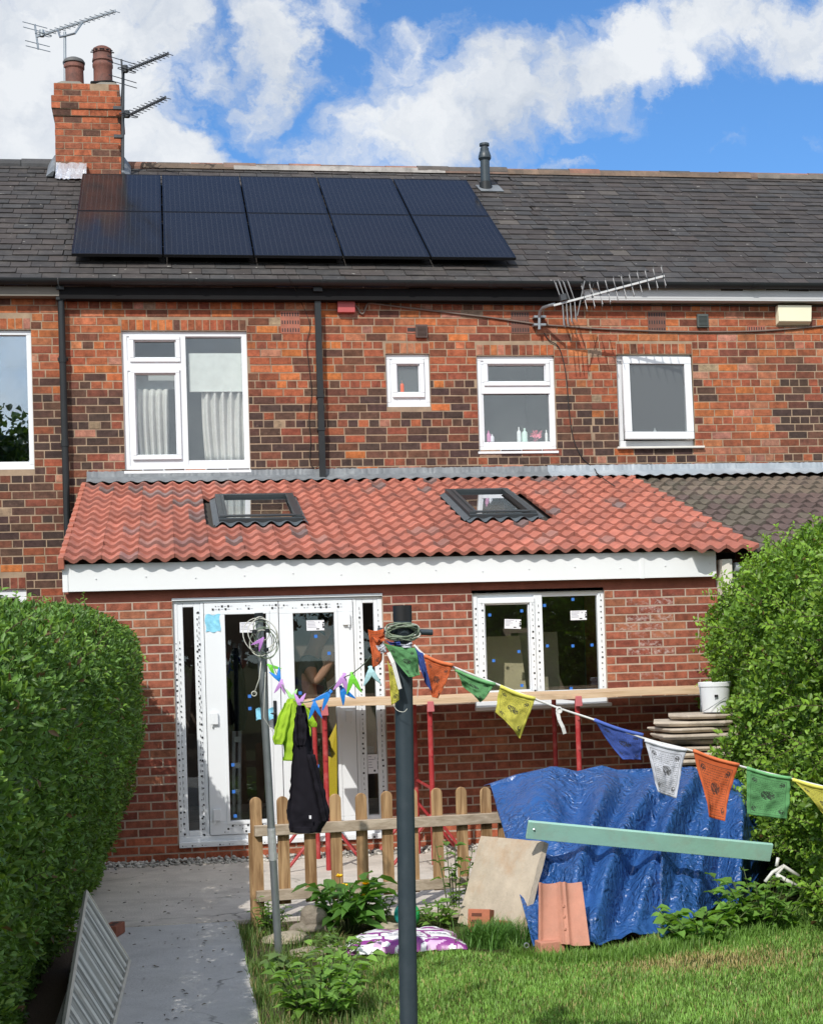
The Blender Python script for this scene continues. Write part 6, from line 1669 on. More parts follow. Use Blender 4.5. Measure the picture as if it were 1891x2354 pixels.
# compost bag, ornament, ball, rocks
def compost_bag():
    b = MB(); x0, x1, y0, y1 = .97, 1.64, 8.92, 9.40
    def f(u, v):
        e = (1-abs(2*u-1)**4)*(1-abs(2*v-1)**4); z = -.02+.075*max(e, 0)**.5+.012*mnoise.noise(Vector((u*6, v*6, 1)))+.006*mnoise.noise(Vector((u*18, v*14, 5)))
        sk = -.05+.12*(v-.2); return (x0+(x1-x0)*u+sk*(1-u)+.015*math.sin(v*9), y0+(y1-y0)*v-.03*u+.012*math.sin(u*11), z)
    pur, wh, pale = C_(.27, .05, .26), C_(.78, .78, .80), C_(.62, .42, .62)
    def cf(u, v):
        if v < .15:
            return wh if (.12 < u < .24 and v < .1) or (mnoise.noise(Vector((u*13, v*11, 2))) > .28) else (pale if mnoise.noise(Vector((u*9, v*9, 6))) > .33 else pur)
        if v < .19: return pur
        if v < .52: return pur if (.30 < u < .325 or .68 < u < .71 or u > .93) else wh
        if v < .57: return pur
        if v < .70: return wh if u < .97 else pur
        if v < .76: return pur
        return wh if u < .84 else pale
    b.grid(f, 90, 60, colf=cf)
    o = b.build('compost_bag', mat('printed plastic', (1, 1, 1), .32, .04, 10, .25, 30, tint=True), None, smooth=True); 
    k = MB(); rnd = random.Random(2)
    for (ua, ub, va, vb) in ((.36, .66, .22, .50), (.73, .91, .22, .50)):
        for r in range(3):
            v = va+(vb-va)*(r+.5)/3; u = ua+.02
            while u < ub-.03:
                l = rnd.uniform(.01, .04); p = [Vector(f(u, v-.012))+Vector((0, 0, .003)), Vector(f(u+l, v-.012))+Vector((0, 0, .003)), Vector(f(u+l, v+.012))+Vector((0, 0, .003)), Vector(f(u, v+.012))+Vector((0, 0, .003))]
                k.poly(p); u += l+.012
    k.build('print', M_grey_ink, o)
    tag(o, 'flat purple and white compost bag lying at the lawn edge', 'bag')
compost_bag()
def ornament():
    c = gnd(722, 2150); x, y = c.x+.01, c.y+.10; b = MB()
    def blobm(cx, cy, cz, rx, ry, rz, ns=18):
        st = len(b.v)
        for j in range(ns//2+1):
            ph = math.pi*j/(ns//2)
            for i in range(ns):
                th = 2*math.pi*i/ns; b.vadd((cx+rx*math.sin(ph)*math.cos(th), cy+ry*math.sin(ph)*math.sin(th), cz+rz*math.cos(ph)))
        for j in range(ns//2):
            for i in range(ns): b.face((st+j*ns+i, st+(j+1)*ns+i, st+(j+1)*ns+(i+1) % ns, st+j*ns+(i+1) % ns))
    blobm(x, y, .085, .09, .08, .075); blobm(x-.025, y-.01, .12, .06, .06, .055); blobm(x-.10, y-.035, .035, .055, .04, .035); blobm(x-.135, y-.04, .028, .03, .028, .025)
    blobm(x+.07, y-.055, .03, .055, .03, .025); blobm(x-.02, y-.075, .03, .08, .03, .022); blobm(x+.02, y+.0, .02, .125, .09, .03)
    o = b.build('stone_ornament', mat('weathered cast stone', (.24, .205, .165), .93, .3, 16, .9, 40, dirt=(.11, .10, .07, .6), dscale=10), None, smooth=True)
    md = o.modifiers.new('remesh', 'REMESH'); md.mode = 'VOXEL'; md.voxel_size = .006; md.use_smooth_shade = True
    tag(o, 'weathered stone garden animal curled up asleep near the grey pole', 'ornament')
ornament()
def rock(x, y, r_, label, seed, flatn=.5):
    b = MB(); ns = 14; rg = random.Random(seed)
    for j in range(8):
        ph = math.pi*j/7
        for i in range(ns):
            th = 2*math.pi*i/ns; d = Vector((math.sin(ph)*math.cos(th), math.sin(ph)*math.sin(th), math.cos(ph))); k = r_*(1+.28*mnoise.noise(d*1.6+Vector((seed, 0, 0))))
            b.vadd((x+d.x*k*1.3, y+d.y*k, .0+d.z*k*flatn))
    for j in range(7):
        for i in range(ns): b.face((j*ns+i, (j+1)*ns+i, (j+1)*ns+(i+1) % ns, j*ns+(i+1) % ns))
    tag(b.build('rock', mat('garden rock', (.36, .31, .23), .93, .25, 12, .7, 40), None), label, 'rock')
rock(.70, 8.98, .09, 'flat tan rock in front of the stone ornament', 3, .3); rock(.86, 9.03, .05, 'small tan rock right of the stone ornament', 5); rock(.62, 9.45, .12, 'tan edging rock behind the stone ornament', 8, .35)
rock(1.28, 9.62, .07, 'pale rock behind the compost bag near the dark post', 9, .5); rock(1.75, 10.0, .09, 'pale rock behind the fence bottom rail near the slab', 11, .45)
c = gnd(936, 2125); b = MB()
for j in range(13):
    for i in range(24):
        ph, th = math.pi*j/12, 2*math.pi*i/24; b.vadd((c.x+.085*math.sin(ph)*math.cos(th), c.y+.085*math.sin(ph)*math.sin(th), .06+.085*math.cos(ph)))
for j in range(12):
    for i in range(24): b.face((j*24+i, (j+1)*24+i, (j+1)*24+(i+1) % 24, j*24+(i+1) % 24), 0, C_(.03, .36, .34) if 7 <= i < 17 else C_(.03, .45, .13))
tag(b.build('ball', mat('toy ball plastic', (1, 1, 1), .35, .03, tint=True), None, smooth=True), 'green and teal plastic ball half hidden behind the dark post', 'ball')

# ribbed sheet leaning on the hedge
def ribbed_sheet():
    g0, g1 = Vector((-.345, 9.02, -.004)), Vector((-.405, 5.6, -.004)); t0 = at(192, 2056, 9.08); t1 = t0+(at(141, 2354, 6.6)-t0)*((9.08-5.6)/(9.08-6.6)); root = thing('ribbed_panel', 'grey ribbed metal panel leaning against the left hedge beside the path', 'panel', g0)
    n = Vector((.8, 0, .6)); b = MB(); N = 760
    def P(u, v, k=0):
        p = g0.lerp(g1, u).lerp(t0.lerp(t1, u), v); ph = (u*19) % 1; h = .020 if ph < .14 else (.020*(1-(ph-.14)/.06) if ph < .20 else (.020*(ph-.94)/.06 if ph > .94 else 0)); h += .003*math.sin(u*900)
        return p+n*h
    def cf(u, v):
        ph = (u*19) % 1
        return C_(.60, .61, .58) if ph < .16 else (C_(.36, .37, .35) if int(u*900) % 2 else C_(.21, .22, .21))
    b.grid(lambda u, v: P(u, v), N, 4, colf=cf)
    b.build('sheet', mat('galvanised rib lath', (1, 1, 1), .6, .2, 9, .3, 70, metal=.1, tint=True, dirt=(.22, .20, .16, .6), dscale=9), root, solid=.003)
    b = MB()
    for v in (0, 1): b.bar(P(0, v), P(1, v), .018, .02, up=n)
    b.bar(P(0, 0), P(0, 1), .018, .02, up=n); b.build('edge_trim', mat('pale trim', (.5, .48, .42), .6, .2, 10), root)
ribbed_sheet()
# white tubular frame in the bush
b = MB(); 
pts = [(1758, 2022), (1786, 1990), (1792, 1975)]
def tp(pp, Y): return [at(x, y, Y) for x, y in pp]
b.tube(tp([(1758, 2028), (1775, 2006), (1800, 1992)], 9.0), .012, 8); b.tube(tp([(1784, 2012), (1800, 1992), (1835, 2015)], 9.0), .014, 8); b.tube(tp([(1784, 2012), (1838, 2042)], 8.95), .014, 8); b.tube(tp([(1784, 1992), (1788, 1972)], 9.0), .011, 8)
tag(b.build('metal_frame', mat('chipped white paint', (.66, .65, .62), .5, .2, 20), None, smooth=True), 'white painted tubular metal frame poking out beside the right hedge', 'frame')

# ------------------------------------------------------------------ washing line posts, line, clothes
pb, pt_ = gnd(641, 2205, -.03), at(595, 1414, 8.84)
gp = thing('line_post', 'thin leaning grey galvanised washing line pole by the path', 'post', pb)
b = MB(); b.tube([pb, pt_], .0225, 14); b.build('pole', M_galv, gp, smooth=True, auto=40)
b = MB(); d = (pt_-pb).normalized(); b.tube([pt_-d*.03, pt_+d*.012], .025, 14); b.build('cap', M_black_plastic, gp)
b = MB(); s0_ = pb+(pt_-pb)*.335; b.tube([s0_-d*.09, s0_+d*.10], .0245, 14); b.build('tape', mat('silver tape', (.6, .62, .63), .3, .1, 20, .5, 40, metal=.5), gp)
ptop = at(924, 1392, 5.4); px_, py_ = .795, 5.4
dp = thing('line_post', 'thick dark grey steel post with crossbar, in the middle foreground', 'post', (px_, py_, 0))
lean = Vector((-.003, 0, 0))
b = MB(); b.tube([(at(925, 2000, 5.4).x-.002, py_, -.05), (ptop.x, py_, ptop.z-.055)], .0325, 28); b.build('pole', M_anth, dp, smooth=True, auto=40)
b = MB(); b.tube([(ptop.x, py_, ptop.z-.056), (ptop.x, py_, ptop.z)], .034, 28); b.build('cap', mat('black cap', (.008, .008, .009), .5, .05), dp, smooth=True, auto=40)
cb0, cb1 = at(868, 1450, 5.4), at(994, 1454, 5.4)
b = MB(); b.tube([cb0, cb1], .0108, 14); b.build('crossbar', M_anth, dp, smooth=True, auto=40)

M_rope = mat('pale cord', (.52, .52, .46), .8, .15, 60); M_rope2 = mat('green grey cord', (.19, .24, .17), .8, .2, 60)
def tangle():
    root = thing('cord_tangle', 'tangle of pale washing line wound round the dark post crossbar', 'cord', (ptop.x, py_, cb0.z)); rnd = random.Random(6); c = at(923, 1453, 5.4)
    for q in range(9):
        b = MB(); pts = []; a0 = rnd.uniform(0, 6.28); rx, rz = rnd.uniform(.045, .066), rnd.uniform(.014, .034); tl = rnd.uniform(-.35, .35); yo = .0
        for k in range(40):
            t = a0+k*.33; r_ = .040+.004*math.sin(t*2.3+q)
            X = rx*math.cos(t); Zz = rz*math.sin(t*1.0+.4*math.sin(t*.31)); Yv = -.043-.006*math.sin(t*1.7+q)-.006*(q % 3) if math.sin(t*.5+q) > -.8 else .043
            if abs(X) > .036: Yv *= .55
            pts.append((c.x+X+tl*Zz, 5.4+Yv, c.z+Zz+tl*X*.3))
        b.tube(pts, .0026, 5); b.build('cord', M_rope2 if q % 3 else M_rope, root, smooth=True)
tangle()
def loops():
    root = thing('cord_tangle', 'loose coiled loops of white line hanging at the grey pole top', 'cord', pt_); rnd = random.Random(9); c = at(601, 1462, 8.8)
    for q in range(8):
        b = MB(); R_ = rnd.uniform(.06, .11); e = rnd.uniform(.6, 1.0); tl = rnd.uniform(-.5, .5); ox, oz = rnd.uniform(-.03, .03), rnd.uniform(-.05, .05)
        pts = [(c.x+ox+R_*math.cos(t)*e+tl*R_*.3*math.sin(t), 8.78-.02*math.sin(t*2+q), c.z+oz+R_*math.sin(t)) for t in np.linspace(0, 6.6, 30)]
        b.tube(pts, .0028, 5); b.build('cord', M_rope if q % 2 else M_rope2, root, smooth=True)
    b = MB(); b.tube([at(600, 1520, 8.8), at(596, 1560, 8.8), at(584, 1595, 8.8)], .0035, 5); b.tube([at(584, 1595, 8.8)+Vector((.014*math.cos(t), 0, .014*math.sin(t))) for t in np.linspace(0, 6.28, 12)], .0035, 5, cap=False)
    b.tube([at(610, 1545, 8.8), at(606, 1650, 8.82), at(632, 1690, 8.82), at(640, 1700, 8.82)], .002, 5); b.build('cord', M_rope, root, smooth=True)
    for px, py in ((585, 1452), (614, 1450), (612, 1494), (590, 1492)): q = at(px, py, 8.76); b = MB(); b.lathe((q.x, q.y, q.z-.012), [(.004, 0), (.014, .004), (.014, .02), (.004, .024)], 10); b.build('cord_stop', M_black_plastic, root)
loops()

def cat_smooth(P, m_=8):
    Q = []
    for i in range(len(P)-1):
        p0, p1, p2, p3 = P[max(i-1, 0)], P[i], P[i+1], P[min(i+2, len(P)-1)]
        for j in range(m_):
            t = j/m_; Q.append(.5*((2*p1)+(p2-p0)*t+(2*p0-5*p1+4*p2-p3)*t*t+(3*p1-p0-3*p2+p3)*t**3))
    return Q+[P[-1]]
# the washing line from the grey pole to the dark post
lineP = [at(612, 1500, 8.8), at(628, 1532, 8.45), at(645, 1568, 8.1), at(668, 1604, 7.7), at(690, 1614, 7.4), at(722, 1610, 7.05), at(758, 1583, 6.65), at(790, 1558, 6.3), at(810, 1548, 6.1), at(845, 1518, 5.75), at(880, 1470, 5.43)]
b = MB(); b.tube(cat_smooth(lineP), .0025, 6); tag(b.build('washing_line', M_rope2, None, smooth=True), 'sagging washing line between grey pole and dark post', 'washing line')
def peg(label, px, py, Y, col, ang, size=.078, spread=.22):
    """two tapered legs meeting at a spring; ang = direction of the legs in the picture plane, degrees"""
    c = at(px, py, Y); root = thing('clothes_peg', label, 'peg', c, 'plastic clothes pegs on the washing line'); mt = mat('peg plastic %d %d %d' % tuple(int(q*100) for q in col), col, .4, .04)
    for s_ in (-1, 1):
        b = MB(); a = R(ang)+s_*spread; d = Vector((math.cos(a), 0, math.sin(a))); nrm = Vector((-d.z, 0, d.x)); L = size
        prof = [(-.42, .004, .006), (-.15, .007, .010), (.05, .009, .012), (.35, .0095, .011), (.7, .0065, .008), (1.05, .0015, .003)]; base = c+nrm*s_*.004
        rings = []
        for t, hw, dp_ in prof:
            p = base+d*L*t*.72+nrm*s_*(.012*max(0, t)**1.5-.004*max(0, -t)); rings.append([b.vadd(p+nrm*hw+Vector((0, -dp_, 0))), b.vadd(p+nrm*hw+Vector((0, dp_, 0))), b.vadd(p-nrm*hw+Vector((0, dp_, 0))), b.vadd(p-nrm*hw+Vector((0, -dp_, 0)))])
        for p_, q_ in zip(rings, rings[1:]):
            for k in range(4): b.face((p_[k], p_[(k+1) % 4], q_[(k+1) % 4], q_[k]))
        b.face(rings[0][::-1]); b.face(rings[-1]); b.build('jaw', mt, root, bevel=.0015)
    b = MB(); d = Vector((math.cos(R(ang)), 0, math.sin(R(ang)))); nrm = Vector((-d.z, 0, d.x)); b.tube([c+d*size*.08-nrm*.013, c+d*size*.08+nrm*.013], .0035, 6); b.build('spring', M_galv, root)
GRN, BLU, PUR, LBL = (.18, .62, .05), (.02, .22, .68), (.55, .28, .66), (.42, .68, .72)
peg('lime green peg highest on the line near the grey pole', 622, 1533, 8.5, GRN, -40)
peg('blue peg between two others just below the green peg by pole', 640, 1560, 8.15, BLU, 115)
peg('lilac peg hanging under the blue one near the grey pole', 646, 1572, 8.05, PUR, -100)
peg('pale green peg gripping the lime baby top', 671, 1606, 7.7, (.35, .70, .22), 90, .07)
peg('lilac peg gripping the black garment on the line', 688, 1616, 7.4, PUR, 85, .07)
peg('blue peg hanging straight down just right of the black garment', 723, 1622, 7.03, BLU, -88, .09)
peg('blue peg tilted along the line left of the blue and lilac pair', 752, 1598, 6.72, BLU, -135, .095)
peg('lilac peg lying over a blue peg near the white door edge', 789, 1560, 6.3, PUR, -105, .08)
peg('blue peg beneath the lilac one on the right half of line', 788, 1588, 6.32, BLU, -62, .08)
peg('bright green peg on the line nearest the dark post', 810, 1560, 6.1, GRN, -85, .088)
peg('pale blue peg hanging below the orange flag bunch', 852, 1545, 5.62, LBL, -85, .075, .3)
peg('purple peg caught in the cord loops on the grey pole', 600, 1473, 8.74, (.45, .2, .55), -130, .08)

def loft(b, rows, Y, n=40, fold=.006, seed=0, closed=True, ends=True, m=0, wr=1.0):
    key = np.array(rows, float); tt = np.linspace(0, len(rows)-1, max(12, len(rows)*6)); R_ = [np.interp(tt, range(len(rows)), key[:, k]) for k in range(4)]
    rings = []
    for i in range(len(tt)):
        A, B = at(R_[1][i], R_[0][i], Y), at(R_[2][i], R_[0][i], Y); c = (A+B)/2; h = (B-A)/2; ring = []; dep = R_[3][i]
        for k in range(n):
            t = 2*math.pi*k/n; w_ = fold*math.sin(3*t+seed+i*.06)+fold*.6*math.sin(7*t+seed*2+i*.05)
            p = c+h*math.cos(t)*(1+w_*2)+Vector((0, -1, 0))*(dep*math.sin(t)+w_)
            q = abs(mnoise.noise(Vector((p.x*14+p.z*10+seed, p.z*9, seed))))-.25+.6*(abs(mnoise.noise(Vector((p.x*30-p.z*22, p.z*20+seed, 3))))-.25)
            ring.append(b.vadd(p+Vector((h.normalized().x*math.cos(t), -math.sin(t), 0))*(-q*.014*wr)))
        rings.append(ring)
    for p_, q_ in zip(rings, rings[1:]):
        for k in range(n): b.face((p_[k], q_[k], q_[(k+1) % n], p_[(k+1) % n]), m)
    if ends: b.face(rings[0], m); b.face(rings[-1][::-1], m)
# lime baby top
lt = thing('baby_top', 'small lime green short-sleeved baby top pegged on the line', 'clothes', at(680, 1610, 7.55))
b = MB(); loft(b, [(1606, 664, 684, .008), (1622, 652, 700, .018), (1645, 649, 710, .024), (1680, 649, 712, .026), (1715, 650, 710, .024), (1749, 651, 706, .022)], 7.6, fold=.010, seed=1)
b.build('body', cloth_mat('lime jersey', (.42, .66, .05), .85, .25), lt, smooth=True)
for rows, sd in (([(1616, 652, 674, .014), (1645, 641, 668, .02), (1675, 632, 660, .022), (1700, 627, 654, .022), (1712, 630, 648, .018)], 4), ([(1628, 694, 708, .012), (1645, 704, 719, .016), (1660, 710, 725, .018), (1672, 713, 727, .016)], 6)):
    b = MB(); loft(b, rows, 7.585, fold=.008, seed=sd); b.build('sleeve', MATS['lime jersey'], lt, smooth=True)
# black jumper hanging by one shoulder
bj = thing('jumper', 'black baby jumper hanging long from one lilac peg', 'clothes', at(690, 1625, 7.35)); M_blk = cloth_mat('black sweatshirt', (.010, .009, .014), .9, 0, .25, 240)
b = MB(); loft(b, [(1622, 684, 698, .01), (1645, 678, 704, .018), (1690, 674, 712, .03), (1740, 672, 722, .035), (1800, 668, 738, .042), (1850, 662, 750, .045), (1880, 660, 757, .045), (1890, 664, 752, .042), (1912, 668, 738, .038)], 7.36, fold=.014, seed=2)
b.build('body', M_blk, bj, smooth=True)
b = MB(); loft(b, [(1900, 666, 742, .042), (1914, 667, 738, .042)], 7.355, fold=.010, seed=2); b.build('hem', M_blk, bj, smooth=True)
b = MB(); loft(b, [(1640, 678, 700, .016), (1680, 676, 706, .02), (1700, 676, 704, .02), (1714, 680, 700, .018)], 7.325, fold=.01, seed=5); b.build('sleeve', M_blk, bj, smooth=True)
b = MB(); loft(b, [(1735, 706, 722, .018), (1790, 718, 738, .022), (1840, 730, 752, .024), (1880, 738, 758, .022), (1888, 740, 757, .02)], 7.30, fold=.008, seed=7); b.build('sleeve', M_blk, bj, smooth=True)
b = MB(); q = at(712, 1878, 7.29); b.box(q.x-.005, q.x+.005, 7.268, 7.272, q.z-.008, q.z+.008); b.build('care_tag', M_paper, bj)

# ------------------------------------------------------------------ prayer flags
def flag_mat(name, col, ink=(.05, .05, .05), emblem=.5):
    mt = bpy.data.materials.new(name); mt.use_nodes = True; t = NT(mt.node_tree); bs = t.n['Principled BSDF']; out = t.n['Material Output']
    u = t.add('ShaderNodeUVMap'); u.uv_map = 'UVMap'; sp = t.add('ShaderNodeSeparateXYZ'); t.link(u.outputs[0], sp.inputs[0]); U, V = sp.outputs[0], sp.outputs[1]
    du = t.math('ABSOLUTE', t.math('SUBTRACT', U, .5)); dv = t.math('ABSOLUTE', t.math('SUBTRACT', V, .47))
    d = t.math('MAXIMUM', du, t.math('MULTIPLY', dv, .98))
    border = t.math('LESS_THAN', t.math('ABSOLUTE', t.math('SUBTRACT', d, .405)), .006)
    inside = t.math('LESS_THAN', d, .385)
    rows = t.math('GREATER_THAN', t.math('FRACT', t.math('MULTIPLY', V, 24)), .45)
    wn = t.noise(1.0, 2, .6, t.mapping(u.outputs[0], scale=(60, 22, 1)))
    text = t.math('MULTIPLY', t.math('MULTIPLY', rows, t.ramp(wn, .47, .53, 0, .6)), inside)
    ax = t.math('DIVIDE', t.math('SUBTRACT', U, .5), .17); ay = t.math('DIVIDE', t.math('SUBTRACT', V, .5), .11)
    rad = t.math('SQRT', t.math('ADD', t.math('MULTIPLY', ax, ax), t.math('MULTIPLY', ay, ay)))
    clear = t.math('GREATER_THAN', rad, 1.15)
    nn = t.noise(1.0, 4, .6, t.mapping(u.outputs[0], scale=(17, 17, 1)), 1.0)
    emb = t.math('MULTIPLY', t.math('LESS_THAN', rad, 1.0), t.ramp(nn, .44, .50, 0, .9))
    cu = t.math('SUBTRACT', du, .32); cv = t.math('SUBTRACT', dv, .32)
    cr = t.math('SQRT', t.math('ADD', t.math('MULTIPLY', cu, cu), t.math('MULTIPLY', cv, cv)))
    corner = t.math('MULTIPLY', t.math('LESS_THAN', cr, .065), t.ramp(t.noise(1.0, 3, .6, t.mapping(u.outputs[0], scale=(26, 26, 1))), .42, .5, 0, .9))
    cclear = t.math('GREATER_THAN', cr, .075)
    pr_ = t.math('MAXIMUM', t.math('MAXIMUM', t.math('MULTIPLY', t.math('MULTIPLY', text, clear), cclear), emb), t.math('MAXIMUM', t.math('MULTIPLY', border, .7), corner))
    wv_ = t.noise(1.0, 3, .5, t.mapping(u.outputs[0], scale=(120, 120, 1)))
    c = t.mix(1.0, col, t.mix(wv_, (.85, .85, .85), (1.12, 1.12, 1.12)), 'MULTIPLY'); c = t.mix(pr_, c, ink)
    t.link(c, bs.inputs['Base Color']); bs.inputs['Roughness'].default_value = .85; bs.inputs['Specular IOR Level'].default_value = .15
    tl = t.add('ShaderNodeBsdfTranslucent'); t.link(c, tl.inputs[0]); mx = t.add('ShaderNodeMixShader'); mx.inputs[0].default_value = .35
    t.link(bs.outputs[0], mx.inputs[1]); t.link(tl.outputs[0], mx.inputs[2]); t.link(mx.outputs[0], out.inputs[0]); return mt
FM = {'orange': flag_mat('orange flag cloth', (.70, .17, .06)), 'green': flag_mat('green flag cloth', (.16, .42, .17)), 'yellow': flag_mat('yellow flag cloth', (.70, .66, .12)),
      'blue': flag_mat('blue flag cloth', (.07, .13, .46)), 'white': flag_mat('white flag cloth', (.72, .74, .80))}
def flag(parent, col, c4, Y, wave=.012, seed=0, roll=True, nu=28, nv=28, name='flag', tip=None, uvr=((0, 1), (0, 1)), ydep=(0, 0)):
    """c4 = picture positions TL, TR, BR, BL"""
    TL, TR, BR, BL_ = [at(*p, Y) for p in c4]
    def f(u, v):   # v 0 top
        p = TL.lerp(TR, u).lerp(BL_.lerp(BR, u), v); sagt = Vector((0, 0, -.006*math.sin(math.pi*u)*(1-v)))
        w_ = wave*(math.sin(u*5+v*3+seed)*v+.6*math.sin(u*2.2-v*6+seed*2)*(.3+v)); cr = (abs(mnoise.noise(Vector((u*2.2+v*1.4+seed, v*2.0-u, seed))))-.2)*.022*v+.004*mnoise.noise(Vector((u*7, v*7, seed+2))); return p+sagt+Vector((.15*w_, -w_+cr+ydep[0]*v+ydep[1]*u*v, 0))
    b = MB(); b.grid(f, nu, nv); o = b.build(name, FM[col], parent, smooth=True, solid=.0008, label='%s printed flag' % col)
    me = o.data; uvl = me.uv_layers.new(name='UVMap'); k = 0
    (ua, ub), (va, vb) = uvr
    for j in range(nv):
        for i in range(nu):
            for (a, c) in ((i, j), (i+1, j), (i+1, j+1), (i, j+1)):
                uvl.data[k].uv = (ua+(ub-ua)*a/nu, va+(vb-va)*(1-c/nv)); k += 1
    if roll:
        e = MB(); pts = [f(u, 0)+Vector((0, -.002, .0)) for u in np.linspace(0, 1, 10)]; e.tube(pts, .0065, 8); r_ = e.build('hem', mat('%s hem cloth' % col, {'orange': (.68, .17, .06), 'green': (.16, .42, .17), 'yellow': (.70, .66, .12), 'blue': (.07, .13, .46), 'white': (.72, .74, .80)}[col], .85, .1, 30), o, smooth=True)
    return o
A2 = lambda x, y: (780+x/2.4056, 1340+y/2.4056); A3 = lambda x, y: (1200+x/2.5065, 1560+y/2.5065); A6 = lambda x, y: (800+x/5.4125, 1380+y/5.4125)
pf = thing('prayer_flags', 'string of coloured printed prayer flags tied to the dark post', 'bunting', (ptop.x, 5.35, cb0.z))
cordP = [at(*A6(820, 560), 5.35), at(*A2(480, 405), 5.33), at(*A2(640, 470), 5.34), at(*A2(872, 562), 5.35), at(*A2(1085, 645), 5.36), at(*A2(1230, 700), 5.36), at(*A3(412, 238), 5.36), at(*A3(700, 345), 5.36), at(*A3(970, 415), 5.36), at(*A3(1265, 508), 5.36), at(*A3(1550, 578), 5.36), at(*A3(1800, 640), 5.36), at(2060, 1850, 5.36)]
M_tape = cloth_mat('white tape', (.66, .66, .64), .85)
b = MB(); b.tube(cat_smooth(cordP), .0042, 7); b.build('cord', M_tape, pf, smooth=True)
flag(pf, 'orange', [A2(468, 402), A2(628, 455), A2(545, 640), A2(512, 632)], 5.33, .008, 1)
flag(pf, 'green', [A2(640, 480), A2(860, 562), A2(782, 662), A2(690, 575)], 5.345, .008, 2, roll=True)
flag(pf, 'yellow', [A2(888, 572), A2(1080, 640), A2(1004, 866), A2(862, 716)], 5.35, .010, 3)
flag(pf, 'blue', [A3(412, 238), A3(695, 325), A3(692, 470), A3(568, 465)], 5.36, .010, 4)
flag(pf, 'white', [A3(705, 355), A3(946, 412), A3(882, 690), A3(778, 652)], 5.355, .010, 5)
flag(pf, 'orange', [A3(985, 415), A3(1245, 497), A3(1152, 820), A3(1072, 798)], 5.35, .010, 6)
flag(pf, 'green', [A3(1290, 515), A3(1546, 575), A3(1530, 812), A3(1296, 784)], 5.36, .004, 7)
flag(pf, 'yellow', [A3(1556, 582), A3(1800, 640), A3(1840, 860), A3(1780, 820)], 5.355, .010, 8)
# the knotted tape end
b = MB(); kn = [at(*A2(1222, 690), 5.35), at(*A2(1205, 715), 5.345), at(*A2(1215, 760), 5.34), at(*A2(1235, 800), 5.34), at(*A2(1245, 835), 5.345)]
for k in range(len(kn)-1): b.bar(kn[k], kn[k+1], .013, .003, up=(0, -1, .1))
b.tube([at(*A2(1200+14*math.cos(t)+14, 705+16*math.sin(t)), 5.345) for t in np.linspace(0, 6.3, 12)], .0035, 6); b.build('tape_end', M_tape, pf)
# bunch wound at the post
flag(pf, 'orange', [A6(250, 365), A6(440, 352), A6(425, 745), A6(318, 842)], 5.34, .016, 9, roll=False, uvr=((0, .5), (0, 1)))
flag(pf, 'orange', [A6(300, 440), A6(465, 420), A6(440, 500), A6(350, 545)], 5.325, .012, 12, roll=False, uvr=((0, .4), (0, .4)))
flag(pf, 'green', [A6(440, 535), A6(835, 590), A6(912, 930), A6(745, 962)], 5.315, .012, 10, roll=False)
flag(pf, 'blue', [A6(830, 580), A6(932, 655), A6(1040, 1130), A6(905, 900)], 5.325, .010, 11, roll=False, uvr=((0, .4), (0, 1)))
flag(pf, 'blue', [A6(470, 500), A6(640, 510), A6(660, 560), A6(520, 555)], 5.32, .006, 13, roll=False, uvr=((0, .3), (0, .3)))
flag(pf, 'yellow', [A6(488, 755), A6(560, 830), A6(642, 1235), A6(548, 1310)], 5.33, .008, 14, roll=False, uvr=((0, .3), (0, 1)))
flag(pf, 'white', [A6(345, 560), A6(440, 520), A6(480, 640), A6(395, 670)], 5.325, .008, 15, roll=False, uvr=((.1, .3), (.7, 1)))
flag(pf, 'white', [A6(645, 545), A6(790, 510), A6(800, 590), A6(680, 590)], 5.318, .006, 16, roll=False, uvr=((0, .2), (0, .1)))
b = MB(); st = [at(*A6(500, 650), 5.32), at(*A6(560, 780), 5.31), at(*A6(600, 930), 5.312), at(*A6(645, 1105), 5.315)]
for k in range(3): b.bar(st[k], st[k+1], .0135, .003, up=(0, -1, .1))
b.build('tape_end', M_tape, pf)
b = MB(); b.tube(cat_smooth([at(*A6(560, 1300), 5.33), at(*A6(610, 1370), 5.33), at(*A6(690, 1390), 5.32), at(*A6(735, 1350), 5.32)]), .0012, 5); b.build('loose_thread', M_rope, pf); b = MB(); b.tube([at(*A6(868, 990), 5.33), at(*A6(862, 1210), 5.33)], .0014, 5); b.build('loose_thread', M_rope, pf)

